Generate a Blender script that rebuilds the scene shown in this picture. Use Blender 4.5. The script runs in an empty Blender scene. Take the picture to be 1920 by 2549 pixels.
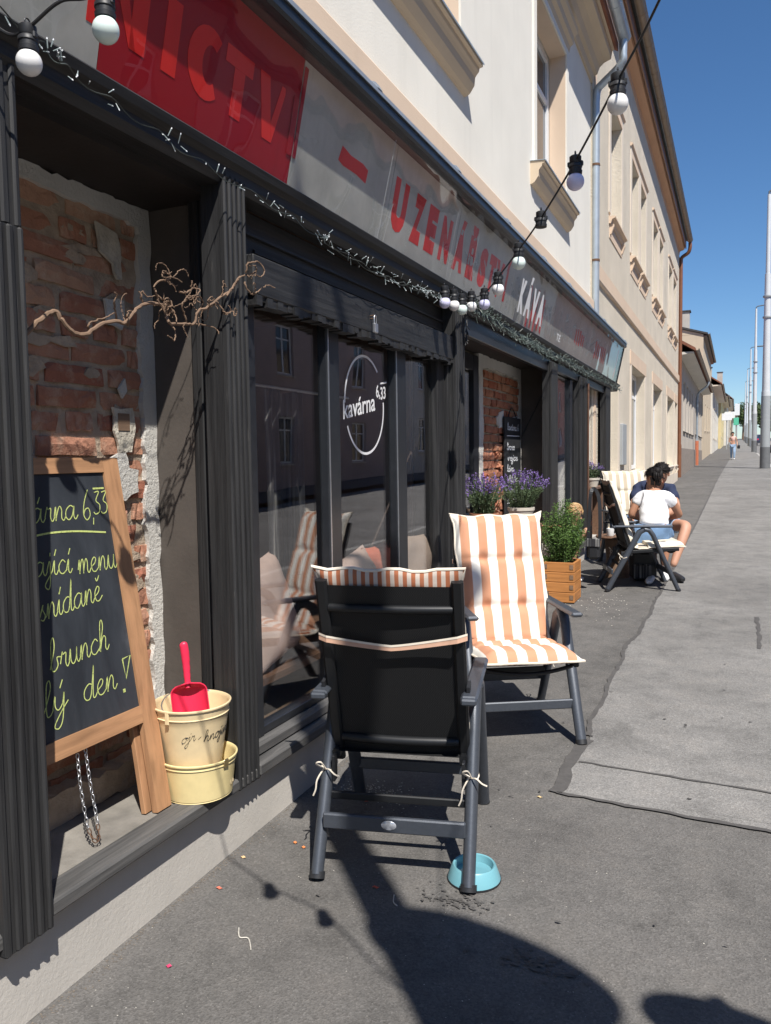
import bpy, bmesh, math, random
from mathutils import Vector, Matrix
from math import sin, cos, pi, radians, sqrt, atan2, tan
random.seed(7)
SC = bpy.context.scene
COL = SC.collection
# ------------------------------------------------------------------ camera, sky, sun, exposure
def setup_camera():
    cd = bpy.data.cameras.new('camera'); cam = bpy.data.objects.new('camera', cd); COL.objects.link(cam)
    # axes measured from the street's vanishing point (photo 1920 x 2549, focal length 1960 px)
    f, W, H = 1960.0, 1920.0, 2549.0
    vp = Vector((1832.0 - W / 2, 1131.0 - H / 2, f)).normalized()
    r = radians(-0.85)
    up0 = Vector((sin(r), -cos(r), 0.0)); a = -up0.dot(vp) / vp.z
    up = (up0 + Vector((0, 0, a))).normalized()
    xx = vp.cross(up)
    # rows: world axes in camera coordinates (x right, y down, z forward)
    R = Matrix((xx, vp, up))
    right, down, fwd = R.col[0], R.col[1], R.col[2]
    m = Matrix.Identity(4)
    for i in range(3):
        m[i][0] = right[i]; m[i][1] = -down[i]; m[i][2] = -fwd[i]
    m.translation = Vector((1.77, 0.0, 1.58))
    cam.matrix_world = m
    cd.sensor_fit = 'VERTICAL'; cd.sensor_height = 36.0; cd.lens = 36.0 * f / H
    cd.clip_start = 0.02; cd.clip_end = 3000
    SC.camera = cam
setup_camera()
SUN_EL = radians(55.3)
SUN_TO = Vector((0.672 * cos(SUN_EL), -0.741 * cos(SUN_EL), sin(SUN_EL)))   # towards the sun
world = bpy.data.worlds.new('World'); SC.world = world; world.use_nodes = True
wn = world.node_tree.nodes; wl = world.node_tree.links
sky = wn.new('ShaderNodeTexSky'); sky.sky_type = 'NISHITA'; sky.sun_disc = False
sky.sun_elevation = SUN_EL; sky.sun_rotation = atan2(SUN_TO.x, SUN_TO.y)
sky.air_density = 1.0; sky.dust_density = 0.0; sky.ozone_density = 7.0; sky.altitude = 250
hs = wn.new('ShaderNodeHueSaturation'); hs.inputs['Saturation'].default_value = 1.10; hs.inputs['Value'].default_value = 1.0
wl.new(sky.outputs[0], hs.inputs['Color']); wl.new(hs.outputs[0], wn['Background'].inputs[0]); wn['Background'].inputs[1].default_value = 0.09
sl = bpy.data.lights.new('sun', 'SUN'); sl.energy = 5.0; sl.angle = radians(0.5); sl.color = (1.0, 0.955, 0.89)
so = bpy.data.objects.new('sun', sl); COL.objects.link(so); so.location = (10, -10, 20)
so.rotation_euler = SUN_TO.to_track_quat('Z', 'Y').to_euler()
SC.view_settings.view_transform = 'Standard'; SC.view_settings.look = 'None'
SC.view_settings.gamma = 1.0; SC.view_settings.exposure = 0.42; SC.view_settings.use_curve_mapping = False
SC.cycles.max_bounces = 8; SC.cycles.transparent_max_bounces = 16; SC.cycles.glossy_bounces = 4
SC.cycles.use_denoising = True

SLOPE = 0.024
def gz(y, x=0.0):
    return SLOPE * min(y, 260.0)

# ------------------------------------------------------------------ mesh helpers
def V(*a): return Vector(a)
class MB:
    def __init__(self): self.v = []; self.f = []; self.mi = []; self.m = 0; self.sm = []
    def add(self, vs, fs, smooth=False):
        o = len(self.v); self.v += [Vector(p) for p in vs]
        for q in fs:
            self.f.append([i + o for i in q]); self.mi.append(self.m); self.sm.append(smooth)
        return self
    def box(self, a, b, M=None):
        (x0, y0, z0), (x1, y1, z1) = a, b
        vs = [V(x, y, z) for z in (z0, z1) for y in (y0, y1) for x in (x0, x1)]
        if M is not None: vs = [M @ p for p in vs]
        return self.add(vs, [(0, 2, 3, 1), (4, 5, 7, 6), (0, 1, 5, 4), (2, 6, 7, 3), (0, 4, 6, 2), (1, 3, 7, 5)])
    def bbox(self, a, b, c=0.005, M=None):
        # box with bevelled edges
        (x0, y0, z0), (x1, y1, z1) = a, b
        c = min(c, (x1 - x0) * .45, (y1 - y0) * .45, (z1 - z0) * .45)
        bm = bmesh.new(); bmesh.ops.create_cube(bm, size=1)
        for v in bm.verts:
            v.co = V(x0 + (v.co.x + .5) * (x1 - x0), y0 + (v.co.y + .5) * (y1 - y0), z0 + (v.co.z + .5) * (z1 - z0))
        bmesh.ops.bevel(bm, geom=bm.edges[:], offset=c, segments=1, affect='EDGES')
        bm.verts.index_update()
        vs = [(M @ v.co if M is not None else v.co.copy()) for v in bm.verts]
        self.add(vs, [[v.index for v in f.verts] for f in bm.faces]); bm.free(); return self
    def tube(self, pts, r, n=8, cap=True, flat=None, smooth=True):
        pts = [Vector(p) for p in pts]; k = len(pts)
        rs = r if isinstance(r, (list, tuple)) else [r] * k
        vs = []; fs = []
        t0 = (pts[1] - pts[0]).normalized()
        ref = V(0, 0, 1) if abs(t0.z) < .9 else V(1, 0, 0)
        u = t0.cross(ref).normalized()
        for i, p in enumerate(pts):
            t = (pts[min(i + 1, k - 1)] - pts[max(i - 1, 0)])
            if t.length < 1e-9: t = t0
            t.normalize(); u = (u - t * u.dot(t))
            if u.length < 1e-6: u = t.cross(V(0.3, 0.5, 0.8))
            u.normalize(); w = t.cross(u)
            for j in range(n):
                a = 2 * pi * j / n
                vs.append(p + (u * cos(a) + w * sin(a) * (flat or 1.0)) * rs[i])
        for i in range(k - 1):
            for j in range(n):
                j2 = (j + 1) % n
                fs.append((i * n + j, i * n + j2, (i + 1) * n + j2, (i + 1) * n + j))
        self.add(vs, fs, smooth)
        if cap:
            o = len(self.v) - k * n
            self.f.append([o + j for j in range(n)][::-1]); self.mi.append(self.m); self.sm.append(False)
            self.f.append([o + (k - 1) * n + j for j in range(n)]); self.mi.append(self.m); self.sm.append(False)
        return self
    def bar(self, p, q, w, h, side=V(1, 0, 0), c=0.0):
        # rectangular bar from p to q; w measured along 'side', h perpendicular
        p = Vector(p); q = Vector(q); t = (q - p).normalized()
        s = (Vector(side) - t * Vector(side).dot(t)).normalized(); n = t.cross(s)
        prof = [(-w / 2 + c, -h / 2), (w / 2 - c, -h / 2), (w / 2, -h / 2 + c), (w / 2, h / 2 - c), (w / 2 - c, h / 2), (-w / 2 + c, h / 2), (-w / 2, h / 2 - c), (-w / 2, -h / 2 + c)] if c > 0 else [(-w / 2, -h / 2), (w / 2, -h / 2), (w / 2, h / 2), (-w / 2, h / 2)]
        m = len(prof)
        vs = [e + s * a + n * b for e in (p, q) for a, b in prof]
        fs = [(j, (j + 1) % m, m + (j + 1) % m, m + j) for j in range(m)] + [tuple(range(m))[::-1], tuple(range(m, 2 * m))]
        return self.add(vs, fs)
    def lathe(self, prof, c=(0, 0, 0), n=24, M=None, smooth=True):
        vs = []; fs = []; k = len(prof)
        for (r, z) in prof:
            for j in range(n):
                a = 2 * pi * j / n; p = V(c[0] + r * cos(a), c[1] + r * sin(a), c[2] + z)
                vs.append(M @ p if M is not None else p)
        for i in range(k - 1):
            for j in range(n):
                fs.append((i * n + j, i * n + (j + 1) % n, (i + 1) * n + (j + 1) % n, (i + 1) * n + j))
        return self.add(vs, fs, smooth)
    def ball(self, c, r, n=12, m=8, sq=(1, 1, 1), M=None):
        prof = [(max(1e-4, r * sin(pi * i / m)), -r * cos(pi * i / m)) for i in range(m + 1)]
        vs = []
        o = len(self.v); self.lathe(prof, (0, 0, 0), n)
        for i in range(o, len(self.v)):
            p = self.v[i]; p = V(p.x * sq[0], p.y * sq[1], p.z * sq[2])
            if M is not None: p = M @ p
            self.v[i] = p + Vector(c)
        return self
    def prism(self, poly, d):
        # extrude planar polygon (list of Vectors) by vector d
        poly = [Vector(p) for p in poly]; n = len(poly); d = Vector(d)
        vs = poly + [p + d for p in poly]
        return self.add(vs, [tuple(range(n))[::-1], tuple(range(n, 2 * n))] + [(i, (i + 1) % n, n + (i + 1) % n, n + i) for i in range(n)])
    def profile_y(self, prof, y0, y1):
        # extrude an (x,z) outline along Y
        return self.prism([V(x, y0, z) for x, z in prof], V(0, y1 - y0, 0))
    def ribbon(self, pts, w, nrm, th=0.0):
        # flat stroke of width w lying on a plane with normal nrm
        pts = [Vector(p) for p in pts]; nrm = Vector(nrm); k = len(pts); vs = []; fs = []
        for i, p in enumerate(pts):
            t = (pts[min(i + 1, k - 1)] - pts[max(i - 1, 0)]).normalized(); s = t.cross(nrm).normalized() * w / 2
            vs += [p - s, p + s]
        for i in range(k - 1): fs.append((2 * i, 2 * i + 1, 2 * i + 3, 2 * i + 2))
        return self.add(vs, fs)
    def grid(self, fn, nu, nv, smooth=True, closed=False):
        vs = [fn(i / nu, j / nv) for j in range(nv + 1) for i in range(nu + 1)]
        fs = [(j * (nu + 1) + i, j * (nu + 1) + i + 1, (j + 1) * (nu + 1) + i + 1, (j + 1) * (nu + 1) + i) for j in range(nv) for i in range(nu)]
        return self.add(vs, fs, smooth)
    def mesh(self, name, mats, off=None):
        me = bpy.data.meshes.new(name)
        vs = self.v if off is None else [p - off for p in self.v]
        me.from_pydata([tuple(p) for p in vs], [], self.f)
        for m in (mats if isinstance(mats, (list, tuple)) else [mats]): me.materials.append(m)
        me.polygons.foreach_set('material_index', self.mi)
        me.polygons.foreach_set('use_smooth', self.sm)
        me.update(); return me
ORG = {}
def link(name, me, parent=None, loc=None):
    o = bpy.data.objects.new(name, me); COL.objects.link(o)
    if parent is not None: o.parent = parent
    if loc is not None: o.location = loc
    return o
def part(name, mb, mats, parent=None, label=None, kind=None, world=True, flip=True):
    """mb given in world coordinates when the parent thing is unrotated (world=True), else in the thing's own coordinates"""
    off = ORG.get(parent.name) if (parent is not None and world) else None
    me = mb.mesh(name, mats, off)
    bm = bmesh.new(); bm.from_mesh(me); bmesh.ops.recalc_face_normals(bm, faces=bm.faces[:]); bm.to_mesh(me); bm.free()
    if any(mb.sm): me.set_sharp_from_angle(angle=radians(48))
    o = link(name, me, parent)
    if parent is not None and off is not None: ORG[o.name] = off
    if label: o['label'] = label
    if kind: o['kind'] = kind
    return o
def thing(name, label, cat, loc=(0, 0, 0), rz=0.0, group=None):
    o = bpy.data.objects.new(name, None); COL.objects.link(o); o.location = loc; o.rotation_euler = (0, 0, rz)
    o.empty_display_size = 0.1
    o['label'] = label; o['category'] = cat
    if group: o['group'] = group
    if rz == 0.0: ORG[o.name] = Vector(loc)
    return o
def tag(o, label, cat, group=None):
    o['label'] = label; o['category'] = cat
    if group: o['group'] = group
    return o
def solo(name, mb, mats, label, cat, group=None):
    o = part(name, mb, mats); tag(o, label, cat, group); return o
def struct(name, mb, mats, kind='structure'):
    o = part(name, mb, mats); o['kind'] = kind; return o
def copy_tree(o, parent=None):
    c = o.copy(); COL.objects.link(c)
    if parent is not None: c.parent = parent
    for ch in [x for x in SC.objects if x.parent == o]: copy_tree(ch, c)
    return c
def catmull(P, k=6):
    P = [Vector(p) for p in P]; out = []
    for i in range(len(P) - 1):
        a, b, c, d = P[max(i - 1, 0)], P[i], P[i + 1], P[min(i + 2, len(P) - 1)]
        for j in range(k):
            t = j / k
            out.append(0.5 * ((2 * b) + (c - a) * t + (2 * a - 5 * b + 4 * c - d) * t * t + (3 * b - a - 3 * c + d) * t ** 3))
    out.append(P[-1]); return out
def text_mesh(s, size, ext=0.002, xs=1.0, bold=0.0):
    cu = bpy.data.curves.new('t', 'FONT'); cu.body = s; cu.size = size; cu.extrude = ext; cu.offset = bold; cu.resolution_u = 3
    o = bpy.data.objects.new('t', cu); COL.objects.link(o)
    dg = bpy.context.evaluated_depsgraph_get(); me = bpy.data.meshes.new_from_object(o.evaluated_get(dg))
    mb = MB(); mb.add([V(v.co.x * xs, v.co.y, v.co.z) for v in me.vertices], [list(p.vertices) for p in me.polygons])
    bpy.data.objects.remove(o); bpy.data.curves.remove(cu); bpy.data.meshes.remove(me)
    return mb
def xform(mb, M):
    mb.v = [M @ p for p in mb.v]; return mb
def frame(o, r, u):
    r = Vector(r).normalized(); u = Vector(u).normalized(); n = r.cross(u)
    m = Matrix.Identity(4)
    for i in range(3): m[i][0] = r[i]; m[i][1] = u[i]; m[i][2] = n[i]; m[i][3] = o[i]
    return m

# ------------------------------------------------------------------ materials
class NT:
    def __init__(self, name):
        self.m = bpy.data.materials.new(name); self.m.use_nodes = True
        self.t = self.m.node_tree; self.b = self.t.nodes['Principled BSDF']; self.co = None
    def n(self, t, **k):
        x = self.t.nodes.new(t)
        for a, b in k.items(): setattr(x, a, b)
        return x
    def l(self, a, b): self.t.links.new(a, b)
    def coord(self, scale=(1, 1, 1), which='Object'):
        tc = self.n('ShaderNodeTexCoord'); mp = self.n('ShaderNodeMapping'); mp.inputs['Scale'].default_value = scale
        self.l(tc.outputs[which], mp.inputs[0]); return mp.outputs[0]
    def noise(self, co, scale, detail=4, rough=.55, dist=0):
        x = self.n('ShaderNodeTexNoise'); x.inputs['Scale'].default_value = scale; x.inputs['Detail'].default_value = detail
        x.inputs['Roughness'].default_value = rough; x.inputs['Distortion'].default_value = dist
        self.l(co, x.inputs['Vector']); return x.outputs[0]
    def ramp(self, fac, stops):
        r = self.n('ShaderNodeValToRGB'); e = r.color_ramp.elements
        while len(e) < len(stops): e.new(.5)
        for i, (p, c) in enumerate(stops):
            e[i].position = p; e[i].color = (*c, 1) if len(c) == 3 else c
        self.l(fac, r.inputs[0]); return r.outputs[0]
    def mix(self, fac, a, b, mode='MIX'):
        x = self.n('ShaderNodeMix', data_type='RGBA', blend_type=mode)
        for s, v in ((0, fac), (6, a), (7, b)):
            if hasattr(v, 'links') or hasattr(v, 'is_linked'): self.l(v, x.inputs[s])
            elif s == 0: x.inputs[0].default_value = v
            else: x.inputs[s].default_value = (*v, 1)
        return x.outputs[2]
    def math(self, op, a, b=0.0, c=None):
        x = self.n('ShaderNodeMath', operation=op)
        for i, v in enumerate((a, b) if c is None else (a, b, c)):
            if isinstance(v, (int, float)): x.inputs[i].default_value = v
            else: self.l(v, x.inputs[i])
        return x.outputs[0]
    def bump(self, h, strength=.3, dist=.01):
        x = self.n('ShaderNodeBump'); x.inputs['Strength'].default_value = strength; x.inputs['Distance'].default_value = dist
        self.l(h, x.inputs['Height']); self.l(x.outputs[0], self.b.inputs['Normal'])
    def col(self, c):
        if isinstance(c, tuple): self.b.inputs['Base Color'].default_value = (*c, 1)
        else: self.l(c, self.b.inputs['Base Color'])
    def set(self, **k):
        for a, v in k.items(): self.b.inputs[a.replace('_', ' ')].default_value = v
        return self
def sc(c, k): return tuple(min(1, x * k) for x in c)
def simple(name, c, rough=.6, var=.15, scale=8, bump=.0, bscale=60, metal=0.0, spec=.5, coat=0.0, stretch=(1, 1, 1), bd=.004):
    t = NT(name); co = t.coord(stretch)
    if var > 0:
        n = t.noise(co, scale, 5)
        t.col(t.ramp(n, [(.25, sc(c, 1 - var)), (.75, sc(c, 1 + var))]))
    else: t.col(c)
    t.set(Roughness=rough, Metallic=metal, Specular_IOR_Level=spec, Coat_Weight=coat)
    if bump > 0: t.bump(t.noise(co, bscale, 6), bump, bd)
    return t.m
M = {}
def plaster(name, c, grime=.12, bump=.35, bscale=90, drip=.1, bd=.006):
    t = NT(name); co = t.coord()
    n1 = t.noise(co, 1.3, 5); base = t.ramp(n1, [(.3, sc(c, 1 - grime)), (.7, sc(c, 1 + grime * .4))])
    cs = t.coord((6, 6, .35)); n2 = t.noise(cs, 1.2, 5)
    f = t.ramp(n2, [(.55, (0, 0, 0)), (.85, (drip, drip, drip))])
    t.col(t.mix(f, base, sc(c, .55))); t.set(Roughness=.9, Specular_IOR_Level=.25)
    t.bump(t.noise(co, bscale, 6, .7), bump, bd); return t.m
M['white_wall'] = plaster('white_render', (.80, .77, .695), .07, .4, 70, .22)
M['peach'] = plaster('peach_render', (.68, .53, .40), .07, .25, 120, .12)
M['cornice'] = plaster('cornice_render', (.60, .49, .36), .06, .2, 100, .1)
M['rough_wall'] = plaster('roughcast', (.70, .625, .51), .12, .9, 45, .22, .02)
M['rough_trim'] = plaster('trim_render', (.70, .62, .52), .08, .4, 90, .25)
M['plinth'] = plaster('plinth_render', (.53, .50, .455), .22, .4, 70, .25)
M['beige_wall'] = plaster('beige_render', (.60, .50, .37), .10, .5, 60, .2)
M['grey_wall'] = plaster('grey_render', (.52, .47, .41), .12, .5, 60, .25)
M['cream_wall'] = plaster('cream_render', (.72, .68, .60), .08, .4, 60, .2)
M['yellow_wall'] = plaster('yellow_render', (.70, .58, .32), .08, .4, 60, .2)
M['mauve_wall'] = plaster('mauve_render', (.50, .40, .38), .10, .4, 60, .2)
M['rose_wall'] = plaster('rose_render', (.50, .27, .22), .12, .4, 60, .2)
M['whitewash'] = plaster('whitewash', (.70, .68, .63), .2, .9, 60, .2, .012)
def wood_black(name, c0=(.012, .012, .013), c1=(.044, .044, .0445), worn=(.17, .16, .15), axis=2, rough=.55):
    t = NT(name); s = [30, 30, 30]; s[axis] = 1.2; co = t.coord(tuple(s)); co2 = t.coord()
    n1 = t.noise(co, 1.6, 6, .65); base = t.ramp(n1, [(.3, c0), (.72, c1)])
    n2 = t.noise(co, 3.5, 6, .7); f = t.ramp(n2, [(.62, (0, 0, 0)), (.72, (.75, .75, .75))])
    n3 = t.noise(co2, 7, 5); g = t.ramp(n3, [(.45, (0, 0, 0)), (.7, (1, 1, 1))])
    ff = t.mix(1.0, f, g, 'MULTIPLY'); t.col(t.mix(ff, base, worn))
    t.set(Roughness=rough, Specular_IOR_Level=.35); t.bump(n2, .35, .004); return t.m
M['bw_v'] = wood_black('black_wood_upright')
M['bw_h'] = wood_black('black_wood_lengthwise', axis=1)
M['bw_sill'] = wood_black('sill_wood', (.045, .045, .045), (.14, .135, .13), (.34, .32, .29), 1, .75)
M['black_dark'] = simple('dark_paint', (.022, .021, .021), .6, .3, 14, .15, 80)
M['frame_black'] = simple('frame_paint', (.018, .020, .024), .35, .2, 20, .05, 60)
M['jamb'] = simple('jamb_board', (.085, .072, .062), .75, .22, 5, .25, 60)
M['soffit'] = simple('soffit_brown', (.024, .019, .017), .7, .3, 6, .2, 50)
M['concrete'] = simple('concrete', (.21, .195, .172), .95, .4, 7, .6, 70)
M['step_stone'] = simple('pale_stone', (.50, .47, .42), .9, .35, 9, .8, 40)
M['grey_panel'] = None
def sign_glass(name, c, dirt=.25, rough=.45):
    t = NT(name); co = t.coord(); cs = t.coord((9, 9, .8))
    n = t.noise(co, 2.6, 6, .65); base = t.ramp(n, [(.3, sc(c, 1 - dirt)), (.7, sc(c, 1 + dirt * .5))])
    n2 = t.noise(cs, 2.0, 5); f = t.ramp(n2, [(.56, (0, 0, 0)), (.8, (.4, .4, .4))])
    t.col(t.mix(f, base, sc(c, .6))); t.set(Roughness=rough, Specular_IOR_Level=.3); return t.m
M['grey_panel'] = sign_glass('grey_sign_panel', (.52, .52, .475))
M['red_panel'] = sign_glass('red_sign_film', (.36, .007, .014), .08)
M['red_letter'] = sign_glass('bright_red_film', (.80, .030, .022), .08)
M['red_faded'] = sign_glass('faded_red_film', (.78, .04, .03), .3)
M['white_letter'] = sign_glass('white_film', (.80, .80, .80), .03)
M['scratch'] = simple('pale_scratch', (.52, .52, .50), .5, .1, 30)
M['flashing'] = simple('lead_flashing', (.33, .37, .42), .4, .15, 12, .1, 40, metal=.3)
def brickmat(name, cols, smear=(.55, .45, .36), amt=.5):
    t = NT(name); oi = t.n('ShaderNodeObjectInfo'); tc = t.coord()
    ad = t.n('ShaderNodeVectorMath', operation='ADD'); cx = t.n('ShaderNodeCombineXYZ')
    r = t.math('MULTIPLY', oi.outputs['Random'], 37.0)
    for i in range(3): t.l(r, cx.inputs[i])
    t.l(tc, ad.inputs[0]); t.l(cx.outputs[0], ad.inputs[1]); co = ad.outputs[0]
    c = t.ramp(oi.outputs['Random'], [(i / (len(cols) - 1), k) for i, k in enumerate(cols)])
    n = t.noise(co, 16, 6, .7); d = t.mix(t.ramp(n, [(.35, (0, 0, 0)), (.78, (.4, .4, .4))]), c, (.22, .10, .06))
    n2 = t.noise(co, 9, 6, .7); f = t.ramp(n2, [(.5, (0, 0, 0)), (.68, (amt, amt, amt))])
    t.col(t.mix(f, d, smear)); t.set(Roughness=.95, Specular_IOR_Level=.15); t.bump(t.noise(co, 70, 6, .7), .8, .008); return t.m
M['brick'] = brickmat('old_brick', [(.42, .185, .12), (.50, .27, .18), (.38, .15, .10), (.55, .34, .23), (.46, .21, .14)], (.56, .42, .31), .8)
M['brick2'] = brickmat('orange_brick', [(.42, .17, .10), (.48, .22, .13), (.38, .13, .08), (.50, .26, .16)], amt=.3)
M['mortar'] = simple('mortar', (.42, .335, .25), .95, .3, 12, .9, 60, bd=.01)
M['pale_mortar'] = simple('pale_mortar', (.52, .48, .40), .95, .25, 14, .9, 60, bd=.01)
def woodmat(name, c, axis=1, rough=.55, gl=1.0):
    t = NT(name); s = [26 * gl, 26 * gl, 26 * gl]; s[axis] = 1.6; co = t.coord(tuple(s))
    n = t.noise(co, 1.4, 5, .6, .4); n2 = t.noise(t.coord(), 4, 3)
    base = t.ramp(n, [(.28, sc(c, .62)), (.55, c), (.8, sc(c, 1.22))])
    t.col(t.mix(t.ramp(n2, [(.4, (0, 0, 0)), (.8, (.35, .35, .35))]), base, sc(c, .75)))
    t.set(Roughness=rough, Specular_IOR_Level=.35); t.bump(n, .15, .002); return t.m
M['easel'] = woodmat('easel_beech_upright', (.48, .26, .135), 2)
M['easel_h'] = woodmat('easel_beech_rail', (.48, .26, .135), 1)
M['planter'] = woodmat('larch_board', (.50, .215, .068), 0, .5)
M['planter_y'] = woodmat('larch_board_side', (.50, .215, .068), 1, .5)
M['bark'] = woodmat('hazel_bark', (.23, .15, .10), 1, .75)
M['board_wood'] = woodmat('brown_board', (.17, .095, .06), 1)
M['handle_wood'] = woodmat('pale_handle', (.70, .52, .32), 1)
def slate():
    t = NT('chalkboard_slate'); co = t.coord((3, 3, 1)); n = t.noise(co, 2.2, 6, .65, .6)
    t.col(t.ramp(n, [(.35, (.020, .024, .030)), (.62, (.040, .046, .055)), (.80, (.10, .108, .12))])); t.set(Roughness=.6, Specular_IOR_Level=.4); return t.m
M['slate'] = slate()
M['slate2'] = simple('slate_dark', (.025, .027, .030), .6, .2, 10)
def chalkmat(name, c):
    t = NT(name); n = t.noise(t.coord(), 130, 4, .7); t.col(t.ramp(n, [(.30, sc(c, .35)), (.46, sc(c, .85)), (.7, c)])); t.set(Roughness=.9); return t.m
M['chalk'] = chalkmat('yellow_chalk', (.60, .68, .22))
M['chalk_w'] = simple('white_chalk', (.80, .82, .84), .8, .1, 60)
M['steel'] = simple('galvanised_steel', (.62, .63, .65), .35, .1, 30, metal=.9)
M['zinc'] = simple('zinc_pipe', (.46, .52, .57), .42, .12, 6, .05, 30, metal=.55)
M['rust'] = simple('rusty_steel', (.16, .09, .055), .75, .3, 40, metal=.4)
M['brass'] = simple('brass', (.55, .42, .20), .35, .1, 20, metal=.9)
M['rusty_strip'] = simple('rusty_strip', (.13, .065, .04), .7, .35, 12)
M['copper_paint'] = simple('brown_painted_metal', (.20, .085, .045), .4, .15, 5, .05, 30)
M['gutter_brown'] = simple('brown_gutter', (.23, .17, .12), .45, .2, 5, .05, 30)
M['soffit_peach'] = plaster('peach_soffit', (.62, .38, .24), .06, .2, 80, .1)
M['enamel'] = simple('cream_enamel', (.78, .62, .37), .38, .16, 9, .06, 30, coat=.2)
M['enamel2'] = simple('yellow_enamel', (.78, .64, .32), .42, .16, 9, .06, 30, coat=.15)
M['ink'] = simple('black_ink', (.03, .03, .03), .6, 0)
M['red_plastic'] = simple('red_plastic', (.78, .03, .085), .38, .05, 10, coat=.1)
M['soil'] = simple('soil', (.035, .022, .015), .95, .4, 40, 1.0, 60)
M['grey_soil'] = simple('dry_fertiliser', (.42, .36, .28), .95, .3, 40, 1.0, 80)
M['alu'] = simple('graphite_aluminium', (.070, .080, .098), .40, .1, 60, .12, 700, metal=.3, spec=.6)
M['alu_dark'] = simple('black_aluminium', (.015, .016, .018), .45, .1, 60, .05, 300, metal=.2)
M['plastic_black'] = simple('black_plastic', (.02, .021, .024), .5, .1, 30)
M['badge'] = simple('silver_badge', (.72, .74, .78), .25, .03, 30, metal=.5)
M['bulb_w'] = simple('opal_white', (.86, .85, .84), .3, 0, coat=.3)
M['bulb_m'] = simple('opal_mint', (.76, .88, .83), .3, 0, coat=.3)
M['bulb_l'] = simple('opal_lilac', (.70, .68, .92), .3, 0, coat=.3)
M['cable'] = simple('black_cable', (.018, .018, .02), .55, 0)
M['fairy_clear'] = simple('clear_plastic', (.28, .33, .33), .25, .1, 50)
M['fairy_green'] = simple('green_plastic', (.085, .115, .10), .4, .3, 50)
M['fairy_wire'] = simple('green_wire', (.05, .06, .055), .5, 0)
M['bowl'] = simple('turquoise_plastic', (.17, .40, .46), .35, .04, 12, coat=.2)
M['water'] = simple('bowl_water', (.15, .36, .42), .05, 0)
M['pot'] = simple('pale_pot', (.58, .53, .45), .8, .2, 12, .3, 50)
M['terracotta'] = simple('terracotta', (.50, .22, .12), .85, .15, 12, .3, 50)
M['cloth_red'] = simple('red_cloth', (.62, .20, .17), .9, .25, 25, .4, 60)
M['beige_fabric'] = simple('beige_linen', (.50, .38, .30), .95, .08, 10, .5, 300)
M['pink_fabric'] = simple('dusty_pink_linen', (.55, .40, .34), .95, .08, 10, .5, 300)
M['coral_fabric'] = simple('coral_velvet', (.70, .20, .12), .9, .08, 10, .4, 200)
def curtain_mat():
    t = NT('dark_striped_curtain'); co = t.coord((1, 1, .02)); n = t.noise(co, 45, 3); t.col(t.ramp(n, [(.4, (.012, .012, .016)), (.58, (.07, .07, .075)), (.70, (.34, .33, .31))])); t.set(Roughness=.9); return t.m
M['curtain'] = curtain_mat()
M['room'] = simple('room_brown', (.24, .18, .15), .9, .3, 3)
M['room_floor'] = simple('room_floor', (.16, .11, .075), .6, .25, 5)
def glassmat(name, tint=(.95, .955, .95), f0=.075, warp=.05, wscale=1.7, gain=.95):
    m = bpy.data.materials.new(name); m.use_nodes = True; t = m.node_tree; t.nodes.clear(); N = t.nodes.new; L = t.links.new
    out = N('ShaderNodeOutputMaterial'); mx = N('ShaderNodeMixShader'); tr = N('ShaderNodeBsdfTransparent'); gl = N('ShaderNodeBsdfGlossy')
    tr.inputs[0].default_value = (*tint, 1); gl.inputs['Roughness'].default_value = 0.0; gl.inputs[0].default_value = (.95, .95, .97, 1)
    # Schlick reflectance from the angle to the surface, the same on both faces of the pane
    ge = N('ShaderNodeNewGeometry'); dt = N('ShaderNodeVectorMath'); dt.operation = 'DOT_PRODUCT'; L(ge.outputs['Incoming'], dt.inputs[0]); L(ge.outputs['Normal'], dt.inputs[1])
    def mt(op, *v):
        x = N('ShaderNodeMath'); x.operation = op
        for k, s in enumerate(v):
            if isinstance(s, (int, float)): x.inputs[k].default_value = s
            else: L(s, x.inputs[k])
        return x.outputs[0]
    c = mt('ABSOLUTE', dt.outputs['Value']); s = mt('POWER', mt('SUBTRACT', 1.0, c), 4.2); f = mt('ADD', mt('MULTIPLY', s, gain), f0)
    tc = N('ShaderNodeTexCoord'); nz = N('ShaderNodeTexNoise'); nz.inputs['Scale'].default_value = wscale; nz.inputs['Detail'].default_value = 1
    bp = N('ShaderNodeBump'); bp.inputs['Strength'].default_value = warp; bp.inputs['Distance'].default_value = .03
    L(tc.outputs['Object'], nz.inputs['Vector']); L(nz.outputs[0], bp.inputs['Height']); L(bp.outputs[0], gl.inputs['Normal'])
    L(f, mx.inputs[0]); L(tr.outputs[0], mx.inputs[1]); L(gl.outputs[0], mx.inputs[2]); L(mx.outputs[0], out.inputs[0])
    return m
M['glass'] = glassmat('shop_glass')
M['sign_pane'] = glassmat('sign_pane', (.99, .99, .99), .03, .16, 2.6, .45)
M['far_glass'] = simple('far_window_glass', (.03, .035, .045), .06, 0, spec=.9)
M['white_frame'] = simple('white_window_paint', (.80, .81, .82), .4, .03, 12)
M['brown_frame'] = simple('brown_window_paint', (.10, .05, .03), .5, .1, 12)
M['roof_tile'] = simple('red_roof_tile', (.22, .085, .05), .85, .25, 6, .4, 20)
M['roof_dark'] = simple('dark_roof', (.05, .045, .042), .7, .25, 6, .4, 20)
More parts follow.
